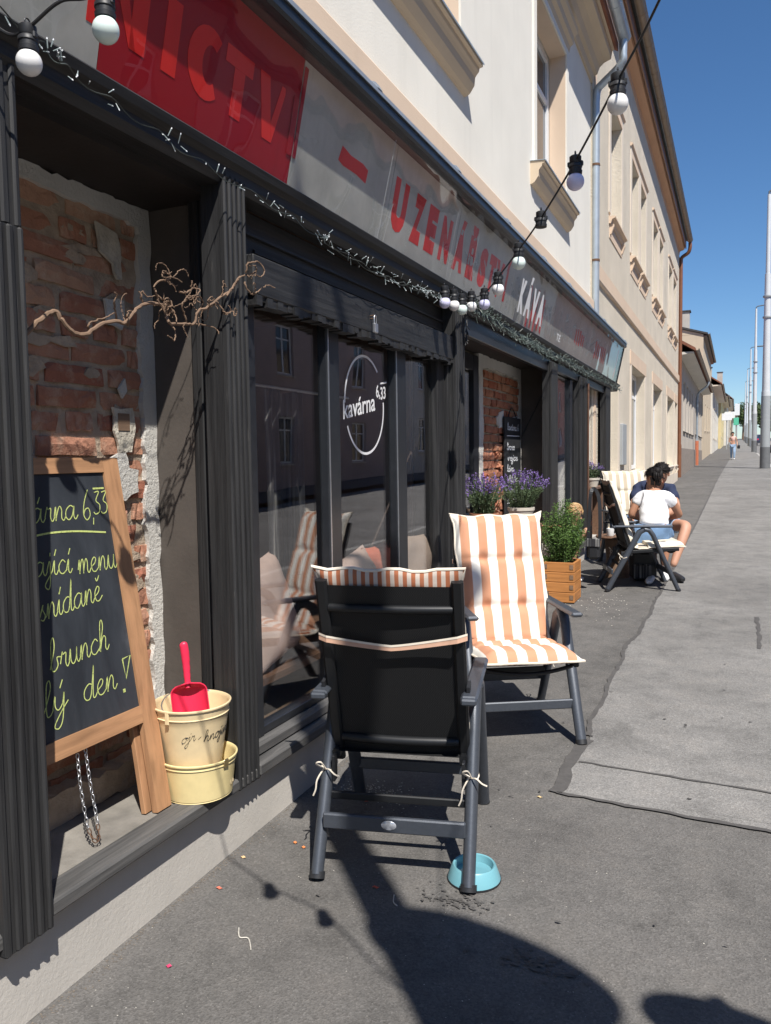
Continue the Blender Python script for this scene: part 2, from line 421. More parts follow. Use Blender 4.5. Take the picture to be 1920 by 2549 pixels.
def asphalt(name, c, sp=.5, bump=.5, patch=.16):
    t = NT(name); co = t.coord()
    n1 = t.noise(co, .9, 7, .65, .5); base = t.ramp(n1, [(.32, sc(c, 1 - patch * 1.3)), (.5, c), (.68, sc(c, 1 + patch * 1.2))])
    n9 = t.noise(co, 5.5, 5, .7); base = t.mix(1.0, base, t.ramp(n9, [(.34, (.80, .80, .80)), (.5, (1, 1, 1)), (.7, (1.12, 1.10, 1.08))]), 'MULTIPLY')
    v = t.n('ShaderNodeTexVoronoi'); v.inputs['Scale'].default_value = 170; t.l(co, v.inputs['Vector'])
    hs = t.n('ShaderNodeSeparateColor'); t.l(v.outputs['Color'], hs.inputs[0])
    sp1 = t.ramp(hs.outputs[0], [(.0, (1 - sp,) * 3), (.55, (1.0,) * 3), (.9, (1 + sp * .35,) * 3), (1.0, (1 + sp * 1.3,) * 3)])
    n3 = t.noise(co, 420, 3, .7); sp2 = t.ramp(n3, [(.3, (1 - sp * .5,) * 3), (.7, (1 + sp * .5,) * 3)])
    t.col(t.mix(1.0, t.mix(1.0, base, sp1, 'MULTIPLY'), sp2, 'MULTIPLY')); t.set(Roughness=.9, Specular_IOR_Level=.25)
    t.bump(v.outputs['Distance'], bump, .006); return t.m
M['asphalt_dark'] = asphalt('dark_footway_asphalt', (.132, .126, .119), .23, .3)
M['asphalt_light'] = asphalt('light_footway_asphalt', (.212, .205, .195), .26, .3)
M['road'] = asphalt('road_asphalt', (.21, .203, .195), .3)
M['tar'] = simple('tar', (.085, .08, .076), .8, .2, 20, .4, 120)
M['stain'] = simple('damp_stain', (.085, .080, .075), .7, .3, 30, .3, 100)
M['pipe_orange'] = simple('orange_pipe', (.48, .15, .075), .5, .1, 10)
M['dirt'] = simple('gutter_dirt', (.16, .135, .11), .95, .4, 60)
M['kerb'] = simple('granite_kerb', (.36, .35, .33), .85, .2, 20, .4, 90)
M['earth'] = simple('earth', (.16, .14, .09), .95, .3, .4, .4, 3)
M['grit'] = simple('pale_grit', (.55, .52, .46), .9, .3, 50)
M['lamp_grey'] = simple('lamp_grey_paint', (.60, .62, .635), .7, .06, 3, .03, 40)
M['lamp_base'] = simple('lamp_base_paint', (.14, .145, .15), .6, .15, 6, .05, 40)
M['lamp_band'] = simple('lamp_mid_paint', (.34, .36, .37), .5, .06, 3)
# ================================================================== GROUND
def sheet(x0, x1, y0, y1, dz, ny=40, nx=1):
    mb = MB()
    def fn(u, v):
        y = y0 + (y1 - y0) * (v ** 1.6 if y1 > 100 else v); x = x0 + (x1 - x0) * u
        return V(x, y, gz(y) + dz)
    return mb.grid(fn, nx, ny, False)
struct('terrain', sheet(-400, 400, -120, 1500, -.32, 60, 4), M['earth'])
struct('road', sheet(3.38, 10.2, -80, 300, -.13), M['road'])
mb = MB()
for i in range(60):
    ya, yb = -20 + i * 1.5, -20 + i * 1.5 + 1.494
    ga, gb = gz(ya), gz(yb)
    mb.add([V(x, y, g + z) for (y, g) in ((ya, ga), (yb, gb)) for (x, z) in ((3.24, -.2), (3.24, .003), (3.38, -.008), (3.38, -.2))],
           [(0, 1, 5, 4), (1, 2, 6, 5), (2, 3, 7, 6), (0, 3, 2, 1), (4, 5, 6, 7)])
struct('kerb', mb, M['kerb'])
struct('pavement', sheet(-.45, 3.24, -20, 300, 0), M['asphalt_dark'])
struct('opposite_pavement', sheet(10.2, 13.2, -60, 300, 0), M['asphalt_dark'])
# lighter footway strip laid beside the dark one, with its crooked edge and tar joints
edge = [(3.425, 1.065), (3.55, 1.085), (3.7, 1.06), (3.9, 1.075), (4.1, 1.09), (4.4, 1.05), (4.8, 1.07), (5.2, 1.045), (5.7, 1.06), (6.1, 1.03), (6.5, 1.09), (6.9, 1.075), (7.3, 1.10), (7.8, 1.085), (8.3, 1.105), (9, 1.10), (10, 1.12), (12, 1.12), (15, 1.15), (20, 1.17), (27, 1.19), (40, 1.3), (60, 1.5), (100, 1.8), (200, 2.2), (300, 2.6)]
rr = random.Random(3)
def dens(e):
    out = []
    for (a, xa), (b, xb) in zip(e[:-1], e[1:]):
        n = max(1, min(10, int((b - a) / .06)))
        for k in range(n):
            t = k / n; out.append((a + (b - a) * t, xa + (xb - xa) * t + (rr.uniform(-.0045, .0045) if a < 12 else 0)))
    out.append(e[-1]); return out
ed = dens(edge)
mb = MB()
for (ya, xa), (yb, xb) in zip(ed[:-1], ed[1:]):
    mb.add([V(xa, ya, gz(ya) + .004), V(3.235, ya - .10 * (ya < 3.5), gz(ya) + .004), V(3.235, yb, gz(yb) + .004), V(xb, yb, gz(yb) + .004)], [(0, 1, 2, 3)])
struct('light_pavement', mb, M['asphalt_light'])
def seam(pts, w, jit=.3):
    m = MB(); L = []
    for i, (x, y) in enumerate(pts):
        a = Vector(pts[max(i - 1, 0)]); b = Vector(pts[min(i + 1, len(pts) - 1)]); t = (b - a).normalized(); n = Vector((-t.y, t.x))
        wl, wr = w * (.5 + rr.uniform(-jit, jit)), w * (.5 + rr.uniform(-jit, jit))
        for s, ww in ((-1, wl), (1, wr)):
            p = Vector((x, y)) + n * s * ww; L.append(V(p.x, p.y, gz(p.y) + .008))
    for i in range(len(pts) - 1): m.add([L[2 * i], L[2 * i + 1], L[2 * i + 3], L[2 * i + 2]], [(0, 1, 2, 3)])
    return m
struct('edge_joint', seam([(x - .012, y) for y, x in ed if 3.4 < y < 4.15], .062, .15), M['tar'])
struct('edge_joint', seam([(x - .005, y) for y, x in ed if 4.1 < y < 30], .028, .18), M['tar'])
struct('cross_joint', seam([(1.06 + i * .06, 3.425 - .0035 * i + rr.uniform(-.004, .004)) for i in range(37)], .022), M['tar'])
struct('cross_joint', seam([(1.09 + i * .06, 3.80 - .0035 * i + rr.uniform(-.003, .003)) for i in range(36)], .014), M['tar'])
struct('cross_joint', seam([(1.2 + i * .1, 24.5 + rr.uniform(-.02, .02)) for i in range(20)], .05), M['tar'])
struct('cross_joint', seam([(1.95 + rr.uniform(-.01, .01), 6.3 + i * .1) for i in range(12)], .03), M['tar'])
# damp stains
def blot(cx, cy, rx, ry, n=26, z=.006, seed=1):
    q = random.Random(seed); m = MB(); c = V(cx, cy, gz(cy) + z); P = []
    for i in range(n):
        a = 2 * pi * i / n; k = q.uniform(.45, 1.1)
        P.append(V(cx + rx * k * cos(a), cy + ry * k * sin(a), gz(cy + ry * k * sin(a)) + z))
    m.add([c] + P, [(0, i + 1, (i + 1) % n + 1) for i in range(n)]); return m
mb = MB()
for i in range(90):
    b = blot(1.24 + rr.gauss(0, .05), 2.255 + rr.gauss(0, .025), rr.uniform(.003, .018), rr.uniform(.002, .009), 9, .0045 + i * .00002, i); mb.add(b.v, b.f)
for i in range(90):
    b = blot(.93 + rr.gauss(0, .055), 2.475 + rr.gauss(0, .028), rr.uniform(.003, .014), rr.uniform(.002, .007), 9, .0045 + i * .00002, i + 150); mb.add(b.v, b.f)
for i in range(70):
    b = blot(rr.uniform(.2, 3), rr.uniform(1.7, 9), rr.uniform(.004, .016), rr.uniform(.003, .012), 10, .0085 + i * .00002, i + 300); mb.add(b.v, b.f)
struct('damp_stain', mb, M['stain'], 'stuff')
# pale grit scattered on the pavement
mb = MB(); q = random.Random(11)
def crumb(x, y, r):
    z = gz(y); a = q.uniform(0, 6.28)
    P = [V(x + r * cos(a + i * 2.1) * q.uniform(.6, 1.4), y + r * sin(a + i * 2.1) * q.uniform(.5, 1), z + .001) for i in range(3)] + [V(x, y, z + r * .8)]
    mb.add(P, [(0, 1, 3), (1, 2, 3), (2, 0, 3)])
for i in range(900):
    y = 1.6 + 9 * q.random() ** 1.8; crumb(q.uniform(.02, 3.0), y, q.uniform(.0012, .0032))
for i in range(260): crumb(.3 + q.gauss(0, .10), 3.15 + q.gauss(0, .06), q.uniform(.002, .006))
for i in range(90): crumb(.62 + q.gauss(0, .16), 7.5 + q.gauss(0, .35), q.uniform(.003, .008))
struct('grit', mb, M['grit'], 'stuff')
# dirt and crumbs along the foot of the plinth
mb = MB(); q = random.Random(5)
for i in range(1500):
    y = .9 + 4.4 * q.random(); crumb(.004 + abs(q.gauss(0, .014 + .012 * (sin(y * 5) > .3))), y, q.uniform(.0015, .0050))
struct('dirt_strip', mb, M['dirt'], 'stuff')

# ================================================================== WALLS WITH OPENINGS
def wall_open(mb, x, y0, y1, z0, z1, ops, depth, s=1):
    """front face at x facing +s, openings = (ya,yb,za,zb), reveals going back by depth"""
    ys = sorted({y0, y1, *[o[0] for o in ops], *[o[1] for o in ops]}); zs = sorted({z0, z1, *[o[2] for o in ops], *[o[3] for o in ops]})
    for a, b in zip(ys[:-1], ys[1:]):
        for c, d in zip(zs[:-1], zs[1:]):
            ym, zm = (a + b) / 2, (c + d) / 2
            if any(o[0] < ym < o[1] and o[2] < zm < o[3] for o in ops): continue
            mb.add([V(x, a, c), V(x, b, c), V(x, b, d), V(x, a, d)], [(0, 1, 2, 3)])
    for (a, b, c, d) in ops:
        xb = x - s * depth
        mb.add([V(x, a, c), V(x, b, c), V(x, b, d), V(x, a, d), V(xb, a, c), V(xb, b, c), V(xb, b, d), V(xb, a, d)],
               [(0, 1, 5, 4), (1, 2, 6, 5), (2, 3, 7, 6), (3, 0, 4, 7)])
    return mb
def window(par, x, a, b, c, d, s=1, fw=.07, mat='white_frame', bars=1, rail=.62, glass='far_glass', sub=True):
    mb = MB(); t = .06; xs = sorted((x, x - s * t))
    mb.box((xs[0], a, c), (xs[1], a + fw, d)); mb.box((xs[0], b - fw, c), (xs[1], b, d))
    mb.box((xs[0], a + fw, c), (xs[1], b - fw, c + fw)); mb.box((xs[0], a + fw, d - fw), (xs[1], b - fw, d))
    for i in range(bars):
        ym = a + (b - a) * (i + 1) / (bars + 1); mb.box((xs[0] + .003, ym - fw * .6, c + fw), (xs[1] - .003, ym + fw * .6, d - fw))
    if rail: mb.box((xs[0] + .006, a + fw, c + (d - c) * rail), (xs[1] - .006, b - fw, c + (d - c) * rail + fw * .8))
    w = part('window', mb, M[mat], par)
    g = MB(); g.box((xs[0] + .025, a + fw * .7, c + fw * .7), (xs[0] + .035, b - fw * .7, d - fw * .7)); part('pane', g, M[glass], w)
    return w
def shell(mb, x, xb, y0, y1, z0, z1):
    # sides, back and lid of a house behind its facade
    mb.add([V(x, y0, z0), V(xb, y0, z0), V(xb, y0, z1), V(x, y0, z1), V(x, y1, z0), V(xb, y1, z0), V(xb, y1, z1), V(x, y1, z1)],
           [(0, 1, 2, 3), (4, 5, 6, 7), (1, 5, 6, 2)])

# ================================================================== CREAM HOUSE ABOVE THE CAFE
WX = -.12
h1 = thing('cream_house', 'cream rendered house above the black cafe shopfront with peach string course', 'house', (WX, 5.5, .1))
ops = [(.15, 1.65, 4.5, 6.28), (4.15, 5.68, 4.5, 6.28), (8.10, 9.62, 4.5, 6.28)]
mb = wall_open(MB(), WX, -6.0, 11.4, 3.3, 6.85, ops, .24); shell(mb, WX, -9, -6, 11.4, -.3, 6.85)
mb.add([V(-9, -6, 6.85), V(-9, 11.4, 6.85), V(WX, 11.4, 6.85), V(WX, -6, 6.85)], [(0, 1, 2, 3)])
mb.add([V(-9, -6, 3.0), V(-9, 11.4, 3.0), V(WX, 11.4, 3.3), V(WX, -6, 3.3)], [(0, 1, 2, 3)])
part('wall', mb, M['white_wall'], h1)
part('string_course', MB().profile_y([(WX - .02, 3.56), (-.075, 3.56), (-.065, 3.575), (-.065, 3.74), (-.075, 3.755), (WX - .02, 3.765)], -6, 11.38), M['peach'], h1)
part('base_band', MB().profile_y([(WX - .02, 3.28), (-.105, 3.28), (-.105, 3.558), (WX - .02, 3.558)], -6, 11.385), M['cornice'], h1)
for (a, b, c, d) in ops:
    window(h1, WX - .19, a + .02, b - .02, c + .02, d - .02, 1, .075, bars=1, rail=.68)
    m = MB()   # peach lining of the reveal, 4 mm proud of it
    m.box((WX - .185, b - .008, c + .012), (WX + .004, b - .004, d - .012)); m.box((WX - .185, a + .004, c + .012), (WX + .004, a + .008, d - .012)); m.box((WX - .185, a + .008, d - .012), (WX + .004, b - .008, d - .008))
    part('reveal_lining', m, M['peach'], h1)
    m = MB().profile_y([(WX - .15, 4.50), (.025, 4.48), (.025, 4.46), (.0, 4.455), (-.005, 4.43), (-.02, 4.415), (-.035, 4.395), (-.04, 4.34), (-.06, 4.31), (-.075, 4.29), (-.10, 4.275), (WX - .02, 4.27)], a - .22, b + .13)
    s_ = part('window_sill', m, M['cornice'], h1)
    part('drip_plate', MB().profile_y([(WX - .14, 4.506), (.035, 4.486), (.035, 4.475), (.03, 4.475), (.03, 4.482), (WX - .14, 4.502)], a - .23, b + .14), M['zinc'], s_)
    m = MB().profile_y([(WX - .01, 6.36), (-.10, 6.36), (-.085, 6.42), (-.05, 6.45), (-.04, 6.52), (-.0, 6.56), (.01, 6.60), (WX - .01, 6.64)], a - .14, b + .14)
    part('window_hood', m, M['cornice'], h1)
    m = MB(); m.box((WX - .01, b + .004, 4.51), (WX + .02, b + .12, 6.40)); m.box((WX - .01, a - .12, 4.51), (WX + .02, a - .004, 6.40)); m.box((WX - .01, a - .004, 6.284), (WX + .018, b + .004, 6.40))
    part('window_surround', m, M['white_wall'], h1)
part('cornice', MB().profile_y([(WX - .02, 6.70), (-.09, 6.70), (-.07, 6.78), (-.03, 6.80), (.0, 6.88), (.06, 6.93), (.15, 6.96), (.165, 7.06), (.20, 7.08), (.20, 7.13), (WX - .02, 7.13)], -6, 11.4), M['cornice'], h1)
m = MB().profile_y([(.24, 7.16), (-4.6, 9.9), (-9.3, 7.1), (-9.3, 7.0), (-4.6, 9.78), (.24, 7.05)], -6.1, 11.42); part('roof', m, M['roof_tile'], h1)
def gutter(par, x, z, y0, y1, r, mat, name='gutter', joints=1.0):
    g = MB()
    pr = [(r * cos(a), r * sin(a)) for a in [pi + pi * i / 10 for i in range(11)]]; pr2 = [(p * .9, q * .9) for p, q in reversed(pr)]
    g.profile_y([(x + p, z + q) for p, q in pr + pr2], y0, y1); g.tube([V(x + r, y0, z), V(x + r, y1, z)], r * .12, 6)
    o = part(name, g, M[mat], par); y = y0 + .4; k = MB(); k.profile_y([(x + p * 1.04, z + q * 1.04) for p, q in pr] + [(x + p * 1.0, z + q) for p, q in reversed(pr)], 0, .03)
    me = None
    while y < y1:
        if me is None:
            b_ = part('bracket', k, M[mat], o); me = b_.data; b_.location = (0, y, 0)
        else:
            b_ = link('bracket', me, o, (0, y, 0))
        y += joints
    return o
gutter(h1, .315, 7.22, -6.1, 11.44, .085, 'zinc', joints=.9)
dp = [(.315, 11.34, 7.14), (.315, 11.34, 6.98), (.29, 11.36, 6.85), (.06, 11.44, 6.70), (-.04, 11.47, 6.62), (-.06, 11.47, 6.45), (-.06, 11.47, 3.30)]
pp = part('downpipe', MB().tube(catmull(dp[:6], 5) + [V(*dp[-1])], .052, 14), M['zinc'], h1)
for z in (5.6, 4.3):
    part('clamp', MB().tube([V(-.06, 11.47, z), V(-.06, 11.47, z + .03)], .058, 14), M['rust'], pp)

# ================================================================== BLACK SHOPFRONT
sf = thing('cafe_shopfront', 'black painted wooden cafe shopfront under the red and grey sign', 'shopfront', (0, 5.5, .1))
def pillar(y0, y1, zb, zt, x=.045, reeds=4, split=None, lab=None):
    y0, y1 = y0 * (1 - x / 1.77), y1 * (1 - x / 1.77)
    m = MB(); m.box((-.06, y0 + .004, zb), (x - .009, y1 - .004, zt)); w = (y1 - y0)
    step = w / (reeds * 2 + 1)
    for i in range(reeds + 1):
        a = y0 + step * (i * 2); m.bbox((x - .03, a, zb + .0), (x, a + step * (1.25 if i < reeds else 1), zt), .006)
    o = part('pillar', m, M['bw_v'], sf)
    return o
pillar(1.435, 1.60, .295, 2.20, .058, 4); pillar(1.445, 1.595, 2.20, 2.62, .045, 3)
pillar(2.530, 2.675, .315, 2.64, .05, 4)
pillar(5.215, 5.405, .30, 2.64, .045, 4)
pillar(8.31, 8.62, .44, 2.56, .04, 5)
pillar(10.0, 10.14, .48, 2.56, .03, 2); pillar(10.30, 10.48, .48, 2.56, .045, 3)
pillar(12.12, 12.56, .52, 2.60, .03, 5)
# plinth and sills
m = MB()
for (ya, yb, zt) in [(-6, 1.30, .314), (1.30, 2.60, .314), (2.60, 5.31, .318)]:
    m.add([V(x, y, z) for y in (ya, yb) for x, z in ((-.45, gz(y) - .3), (.0, gz(y) - .3), (-.012, zt), (-.45, zt))], [(0, 1, 5, 4), (1, 2, 6, 5), (2, 3, 7, 6), (0, 3, 2, 1), (4, 5, 6, 7)])
part('plinth', m, M['plinth'], sf)
part('plinth', MB().box((-.45, 8.3, -.1), (-.012, 13.2, .47)), M['plinth'], sf)
part('sill_plank', MB().bbox((-.055, 1.30, .315), (.045, 2.60, .362), .008), M['bw_sill'], sf, 'worn grey sill plank with its paint flaking along the joint')
part('sill_plank', MB().bbox((-.055, -3, .315), (.04, 1.299, .360), .008), M['bw_sill'], sf)
part('recess_floor', MB().box((-.40, -3, .1), (-.058, 2.60, .356)), M['concrete'], sf)
part('sill_plank', MB().bbox((-.11, 2.601, .319), (.05, 5.31, .370), .008), M['bw_sill'], sf)
part('sill_rail', MB().bbox((-.10, 2.601, .372), (.0, 5.31, .42), .008), M['bw_sill'], sf)
part('sill_plank', MB().bbox((-.10, 8.62, .44), (.05, 10.3, .52), .008), M['bw_sill'], sf)
# jambs and soffits of the recesses
part('jamb_panel', MB().box((-.40, 2.548, .30), (-.062, 2.59, 2.62)), M['jamb'], sf)
m = MB(); m.bbox((-.17, 2.525, .30), (-.085, 2.547, 2.60), .006); m.bbox((-.14, 2.517, .30), (-.115, 2.526, 2.60), .004); part('jamb_moulding', m, M['bw_v'], sf)
part('soffit_board', MB().box((-.42, -3, 2.575), (-.055, 2.6, 2.61)), M['soffit'], sf)
part('jamb_panel', MB().box((-.40, 8.47, .2), (-.062, 8.56, 2.56)), M['jamb'], sf)
part('jamb_panel', MB().box((-.40, 5.40, .2), (-.062, 5.44, 2.56)), M['jamb'], sf)
part('soffit_board', MB().box((-.42, 5.38, 2.53), (-.005, 8.4, 2.57)), M['soffit'], sf)
part('jamb_panel', MB().box((-.55, 12.12, .3), (-.062, 12.18, 2.62)), M['jamb'], sf)
part('soffit_board', MB().box((-.55, 10.4, 2.57), (-.005, 12.2, 2.60)), M['soffit'], sf)
part('back_board', MB().box((-.60, 10.4, .2), (-.55, 12.2, 2.62)), M['black_dark'], sf)
part('back_board', MB().box((-.45, -3, .2), (-.38, 1.45, 2.62)), M['black_dark'], sf)
# head mouldings under the sign
m = MB(); m.profile_y([(-.06, 2.60), (.03, 2.60), (.05, 2.625), (.05, 2.66), (.075, 2.675), (.085, 2.70), (.02, 2.712), (-.06, 2.712)], -3, 13.0)
part('head_moulding', m, M['bw_h'], sf)
part('head_board', MB().bbox((-.05, 5.41, 2.46), (.0, 8.31, 2.60), .005), M['frame_black'], sf)
part('head_board', MB().bbox((-.05, 8.62, 2.50), (.0, 12.2, 2.60), .005), M['frame_black'], sf)
# shutter box over the main window
m = MB(); m.bbox((-.11, 2.676, 2.39), (-.055, 5.214, 2.50), .004); m.bbox((-.11, 2.676, 2.502), (-.065, 5.214, 2.598), .004)
m.profile_y([(-.06, 2.43), (-.045, 2.434), (-.045, 2.446), (-.06, 2.452)], 2.80, 5.10); m.profile_y([(-.06, 2.49), (-.04, 2.494), (-.04, 2.506), (-.06, 2.512)], 2.676, 5.214)
part('shutter_box', m, M['bw_h'], sf)
lp = part('shutter_plank', MB().bbox((-.05, 2.678, 2.24), (.026, 5.212, 2.398), .006), M['bw_h'], sf)
m = MB(); q = random.Random(2)
for i in range(60):
    y = 2.69 + i * 2.52 / 60; m.box((-.04, y, 2.222 - q.uniform(0, .022)), (.022 + q.uniform(-.006, .008), y + .0415, 2.241))
part('splintered_edge', m, M['bw_h'], lp)
# window frame of the main window
fr = part('window_frame', MB().bbox((-.10, 2.68, .42), (-.04, 2.775, 2.26), .004), M['frame_black'], sf)
for (a, b) in [(3.383, 3.538), (4.222, 4.41)]:
    mu = part('mullion', MB().bbox((-.10, a + .035, .42), (-.045, b, 2.26), .004).bbox((-.085, a, .42), (-.035, a + .034, 2.26), .004), M['frame_black'], fr)
    part('metal_trim', MB().box((-.038, a + .012, .43), (-.031, a + .02, 2.24)), M['steel'], mu)
part('mullion', MB().bbox((-.10, 4.92, .42), (-.03, 5.05, 2.26), .006).bbox((-.08, 5.052, .42), (-.005, 5.12, 2.26), .006).bbox((-.06, 5.122, .42), (.012, 5.212, 2.26), .008), M['bw_v'], fr)
part('bottom_rail', MB().bbox((-.10, 2.776, .422), (-.045, 4.918, .46), .004), M['frame_black'], fr)
for (a, b) in [(2.776, 3.40), (3.536, 4.24), (4.408, 4.92)]:
    part('pane', MB().box((-.078, a, .455), (-.072, b, 2.26)), M['glass'], fr)
# logo on the middle pane
GX = -.0705
lg = MB()
cy_, cz_, ry_, rz_ = 3.885, 1.876, .243, .262
def arc(a0, a1):
    return [V(GX, cy_ + ry_ * cos(radians(a0 + (a1 - a0) * i / 40)), cz_ + rz_ * sin(radians(a0 + (a1 - a0) * i / 40))) for i in range(41)]
lg.ribbon(arc(47, 180), .0135, (1, 0, 0)); lg.ribbon(arc(207, 366), .0135, (1, 0, 0))
part('logo_ring', lg, M['white_letter'], fr)
ang = radians(9.3)
for (s, y, z, size, xs, bold) in [('kavárna', 3.617, 1.789, .142, .92, .0035), ('6,', 4.030, 1.925, .098, .8, .003), ('33', 4.088, 1.918, .098, .8, .003)]:
    t = text_mesh(s, size, .0004, xs, bold * .3); xform(t, frame((GX, y, z), (0, cos(ang), sin(ang)), (0, 0, 1)))
    part('logo_lettering', t, M['white_letter'], fr)
part('logo_lettering', MB().ribbon([V(GX, 4.086, 2.008), V(GX, 4.178, 2.022)], .009, (1, 0, 0)), M['white_letter'], fr)
# room behind the window
m = MB(); m.box((-4.2, 2.62, .15), (-.13, 5.38, .40)); part('room_floor', m, M['room_floor'], sf)
m = MB(); m.box((-4.3, 2.45, .1), (-4.2, 9.0, 2.7)); m.box((-4.2, 2.60, .40), (-.41, 2.64, 2.64)); m.box((-4.2, 5.36, .40), (-.41, 5.40, 2.64)); m.box((-4.2, 2.6, 2.64), (-.13, 5.4, 2.70)); part('room_wall', m, M['room'], sf)
# door bay: dark door, side window further on
dr = part('door', MB().bbox((-.42, 5.45, .2), (-.37, 5.56, 2.5), .005).bbox((-.42, 6.78, .2), (-.37, 6.93, 2.5), .005).bbox((-.42, 5.56, 2.36), (-.37, 6.78, 2.5), .005).bbox((-.42, 5.56, .2), (-.37, 6.78, .75), .005), M['frame_black'], sf)
part('pane', MB().box((-.40, 5.55, .74), (-.394, 6.79, 2.37)), M['glass'], dr)
part('handle', MB().tube(catmull([(-.37, 6.70, 1.28), (-.32, 6.70, 1.28), (-.31, 6.66, 1.28), (-.31, 6.56, 1.28)], 4), .01, 8), M['steel'], dr)
part('hall_wall', MB().box((-1.6, 5.42, .2), (-1.55, 6.95, 2.6)), M['room'], sf)
f4 = part('window_frame', MB().bbox((-.09, 8.625, .52), (-.03, 8.68, 2.49), .004).bbox((-.09, 9.47, .52), (-.03, 9.62, 2.49), .004).bbox((-.09, 9.86, .52), (-.03, 9.995, 2.49), .004).bbox((-.09, 8.68, .52), (-.035, 9.47, .58), .004).bbox((-.09, 9.62, .52), (-.035, 9.86, .58), .004), M['frame_black'], sf)
part('pane', MB().box((-.07, 8.67, .57), (-.064, 9.48, 2.49)), M['glass'], f4)
part('pane', MB().box((-.07, 9.61, .57), (-.064, 9.87, 2.49)), M['glass'], f4)
part('room_wall', MB().box((-1.6, 8.60, .45), (-1.55, 10.4, 2.62)), M['room'], sf)
cp = MB().tube([V(.055, 10.22, .5), V(.055, 10.22, 2.5)], .013, 8); part('conduit', cp, M['rusty_strip'], sf)
part('door_step', MB().bbox((-.44, 5.42, .05), (.10, 8.30, .26), .015), M['step_stone'], sf, 'broken pale stone step at the cafe door')

# ================================================================== SHOP SIGN
A = .21; FX = .02; FZ = 2.712
def fp(y, z, off=0.0):
    k = 1 / sqrt(1 + A * A); z = z * 1.0355 - .056; return V(FX - .055 + A * (z - FZ) + off * k, y * 1.0355, z - off * A * k)
def gp(y, z, off=0.0):
    k = 1 / sqrt(1 + A * A); return V(FX + A * (z - FZ) + off * k, y, z - off * A * k)
sg = thing('shop_sign', 'long tilted glass shop sign with red letters on grey and dark red panels', 'shop sign', (.05, 5.5, 2.7))
def panel(y0, y1, mat, lab, nm='sign_panel'):
    m = MB(); m.add([fp(y0, 2.66, 0), fp(y1, 2.66, 0), fp(y1, 3.215, 0), fp(y0, 3.215, 0), fp(y0, 2.66, -.03), fp(y1, 2.66, -.03), fp(y1, 3.215, -.03), fp(y0, 3.215, -.03)], [(0, 1, 2, 3), (4, 5, 6, 7), (0, 1, 5, 4), (1, 2, 6, 5), (2, 3, 7, 6), (3, 0, 4, 7)])
    return part(nm, m, M[mat], sg, lab)
g = .004
ys = [-1.9, .4, 1.85, 2.925, 3.90, 4.96, 6.4, 7.98, 9.3, 10.21, 11.46, 12.52]
for a, b in [(-2, .4), (.4, 2.925), (2.925, 3.90), (3.90, 4.96), (4.96, 6.4), (6.4, 7.98), (7.98, 9.3), (9.3, 10.21), (10.21, 11.46), (11.46, 12.98)]:
    m = MB().add([gp(y, z, o) for o in (0, -.005) for y, z in ((a + .002, FZ), (b - .002, FZ), (b - .002, 3.275), (a + .002, 3.275))], [(0, 1, 2, 3), (4, 5, 6, 7), (0, 1, 5, 4), (1, 2, 6, 5), (2, 3, 7, 6), (3, 0, 4, 7)])
    part('sign_glass', m, M['sign_pane'], sg)
pans = {}
for a, b in zip(ys[:-1], ys[1:]):
    red = abs(a - 1.85) < .01
    pans[a] = panel(a + g / 2, b - g / 2, 'red_panel' if red else 'grey_panel', 'dark red sign panel' if red else None)
part('backing_board', MB().add([fp(-1.93, 2.66, -.034), fp(12.55, 2.66, -.034), fp(12.55, 3.22, -.034), fp(-1.93, 3.22, -.034), V(-.13, -2, 2.70), V(-.13, 13.0, 2.70), V(-.13, 13.0, 3.278), V(-.13, -2, 3.278)], [(0, 1, 2, 3), (4, 5, 6, 7), (0, 1, 5, 4), (1, 2, 6, 5), (2, 3, 7, 6), (3, 0, 4, 7)]), M['frame_black'], sg)
part('end_cap', MB().add([gp(12.985, 2.715, .01), gp(12.985, 3.275, .01), V(-.12, 12.985, 3.275), V(-.12, 12.985, 2.715), gp(13.0, 2.715, .01), gp(13.0, 3.275, .01), V(-.12, 13.0, 3.275), V(-.12, 13.0, 2.715)], [(0, 1, 2, 3), (4, 5, 6, 7), (0, 1, 5, 4), (1, 2, 6, 5), (2, 3, 7, 6), (3, 0, 4, 7)]), M['frame_black'], sg)
part('top_rail', MB().profile_y([(-.12, 3.28), (.10, 3.277), (.165, 3.277), (.175, 3.29), (.175, 3.335), (.16, 3.345), (-.12, 3.345)], -2, 13.02), M['frame_black'], sg)
part('bottom_rail', MB().profile_y([(-.04, 2.714), (.012, 2.714), (.036, 2.714), (.045, 2.728), (.040, 2.735), (.03, 2.735), (.018, 2.72)], -2, 13.0), M['bw_h'], sg)
fl = MB().add([V(.185, -2, 3.332), V(.185, 13.04, 3.332), V(.185, 13.04, 3.352), V(.185, -2, 3.352), V(-.10, -2, 3.46), V(-.10, 13.04, 3.46), V(-.10, -2, 3.44), V(-.10, 13.04, 3.44)], [(0, 1, 2, 3), (3, 2, 5, 4), (0, 6, 7, 1), (0, 3, 4, 6), (1, 7, 5, 2)])
flo = part('flashing', fl, M['flashing'], sg)
for y in [1.0, 2.35, 3.55, 4.75, 5.95, 7.2, 8.4, 9.6, 10.8, 12.0, 12.9]:
    m = MB().add([V(.188, y, 3.353), V(.188, y + .05, 3.353), V(-.06, y + .05, 3.475), V(-.06, y, 3.475), V(.17, y, 3.385), V(.17, y + .05, 3.385)], [(0, 1, 2, 3), (0, 1, 5, 4), (4, 5, 2, 3), (0, 4, 3), (1, 5, 2)])
    part('flashing_seam', m, M['flashing'], flo)
up_ = Vector((A, 0, 1)).normalized()
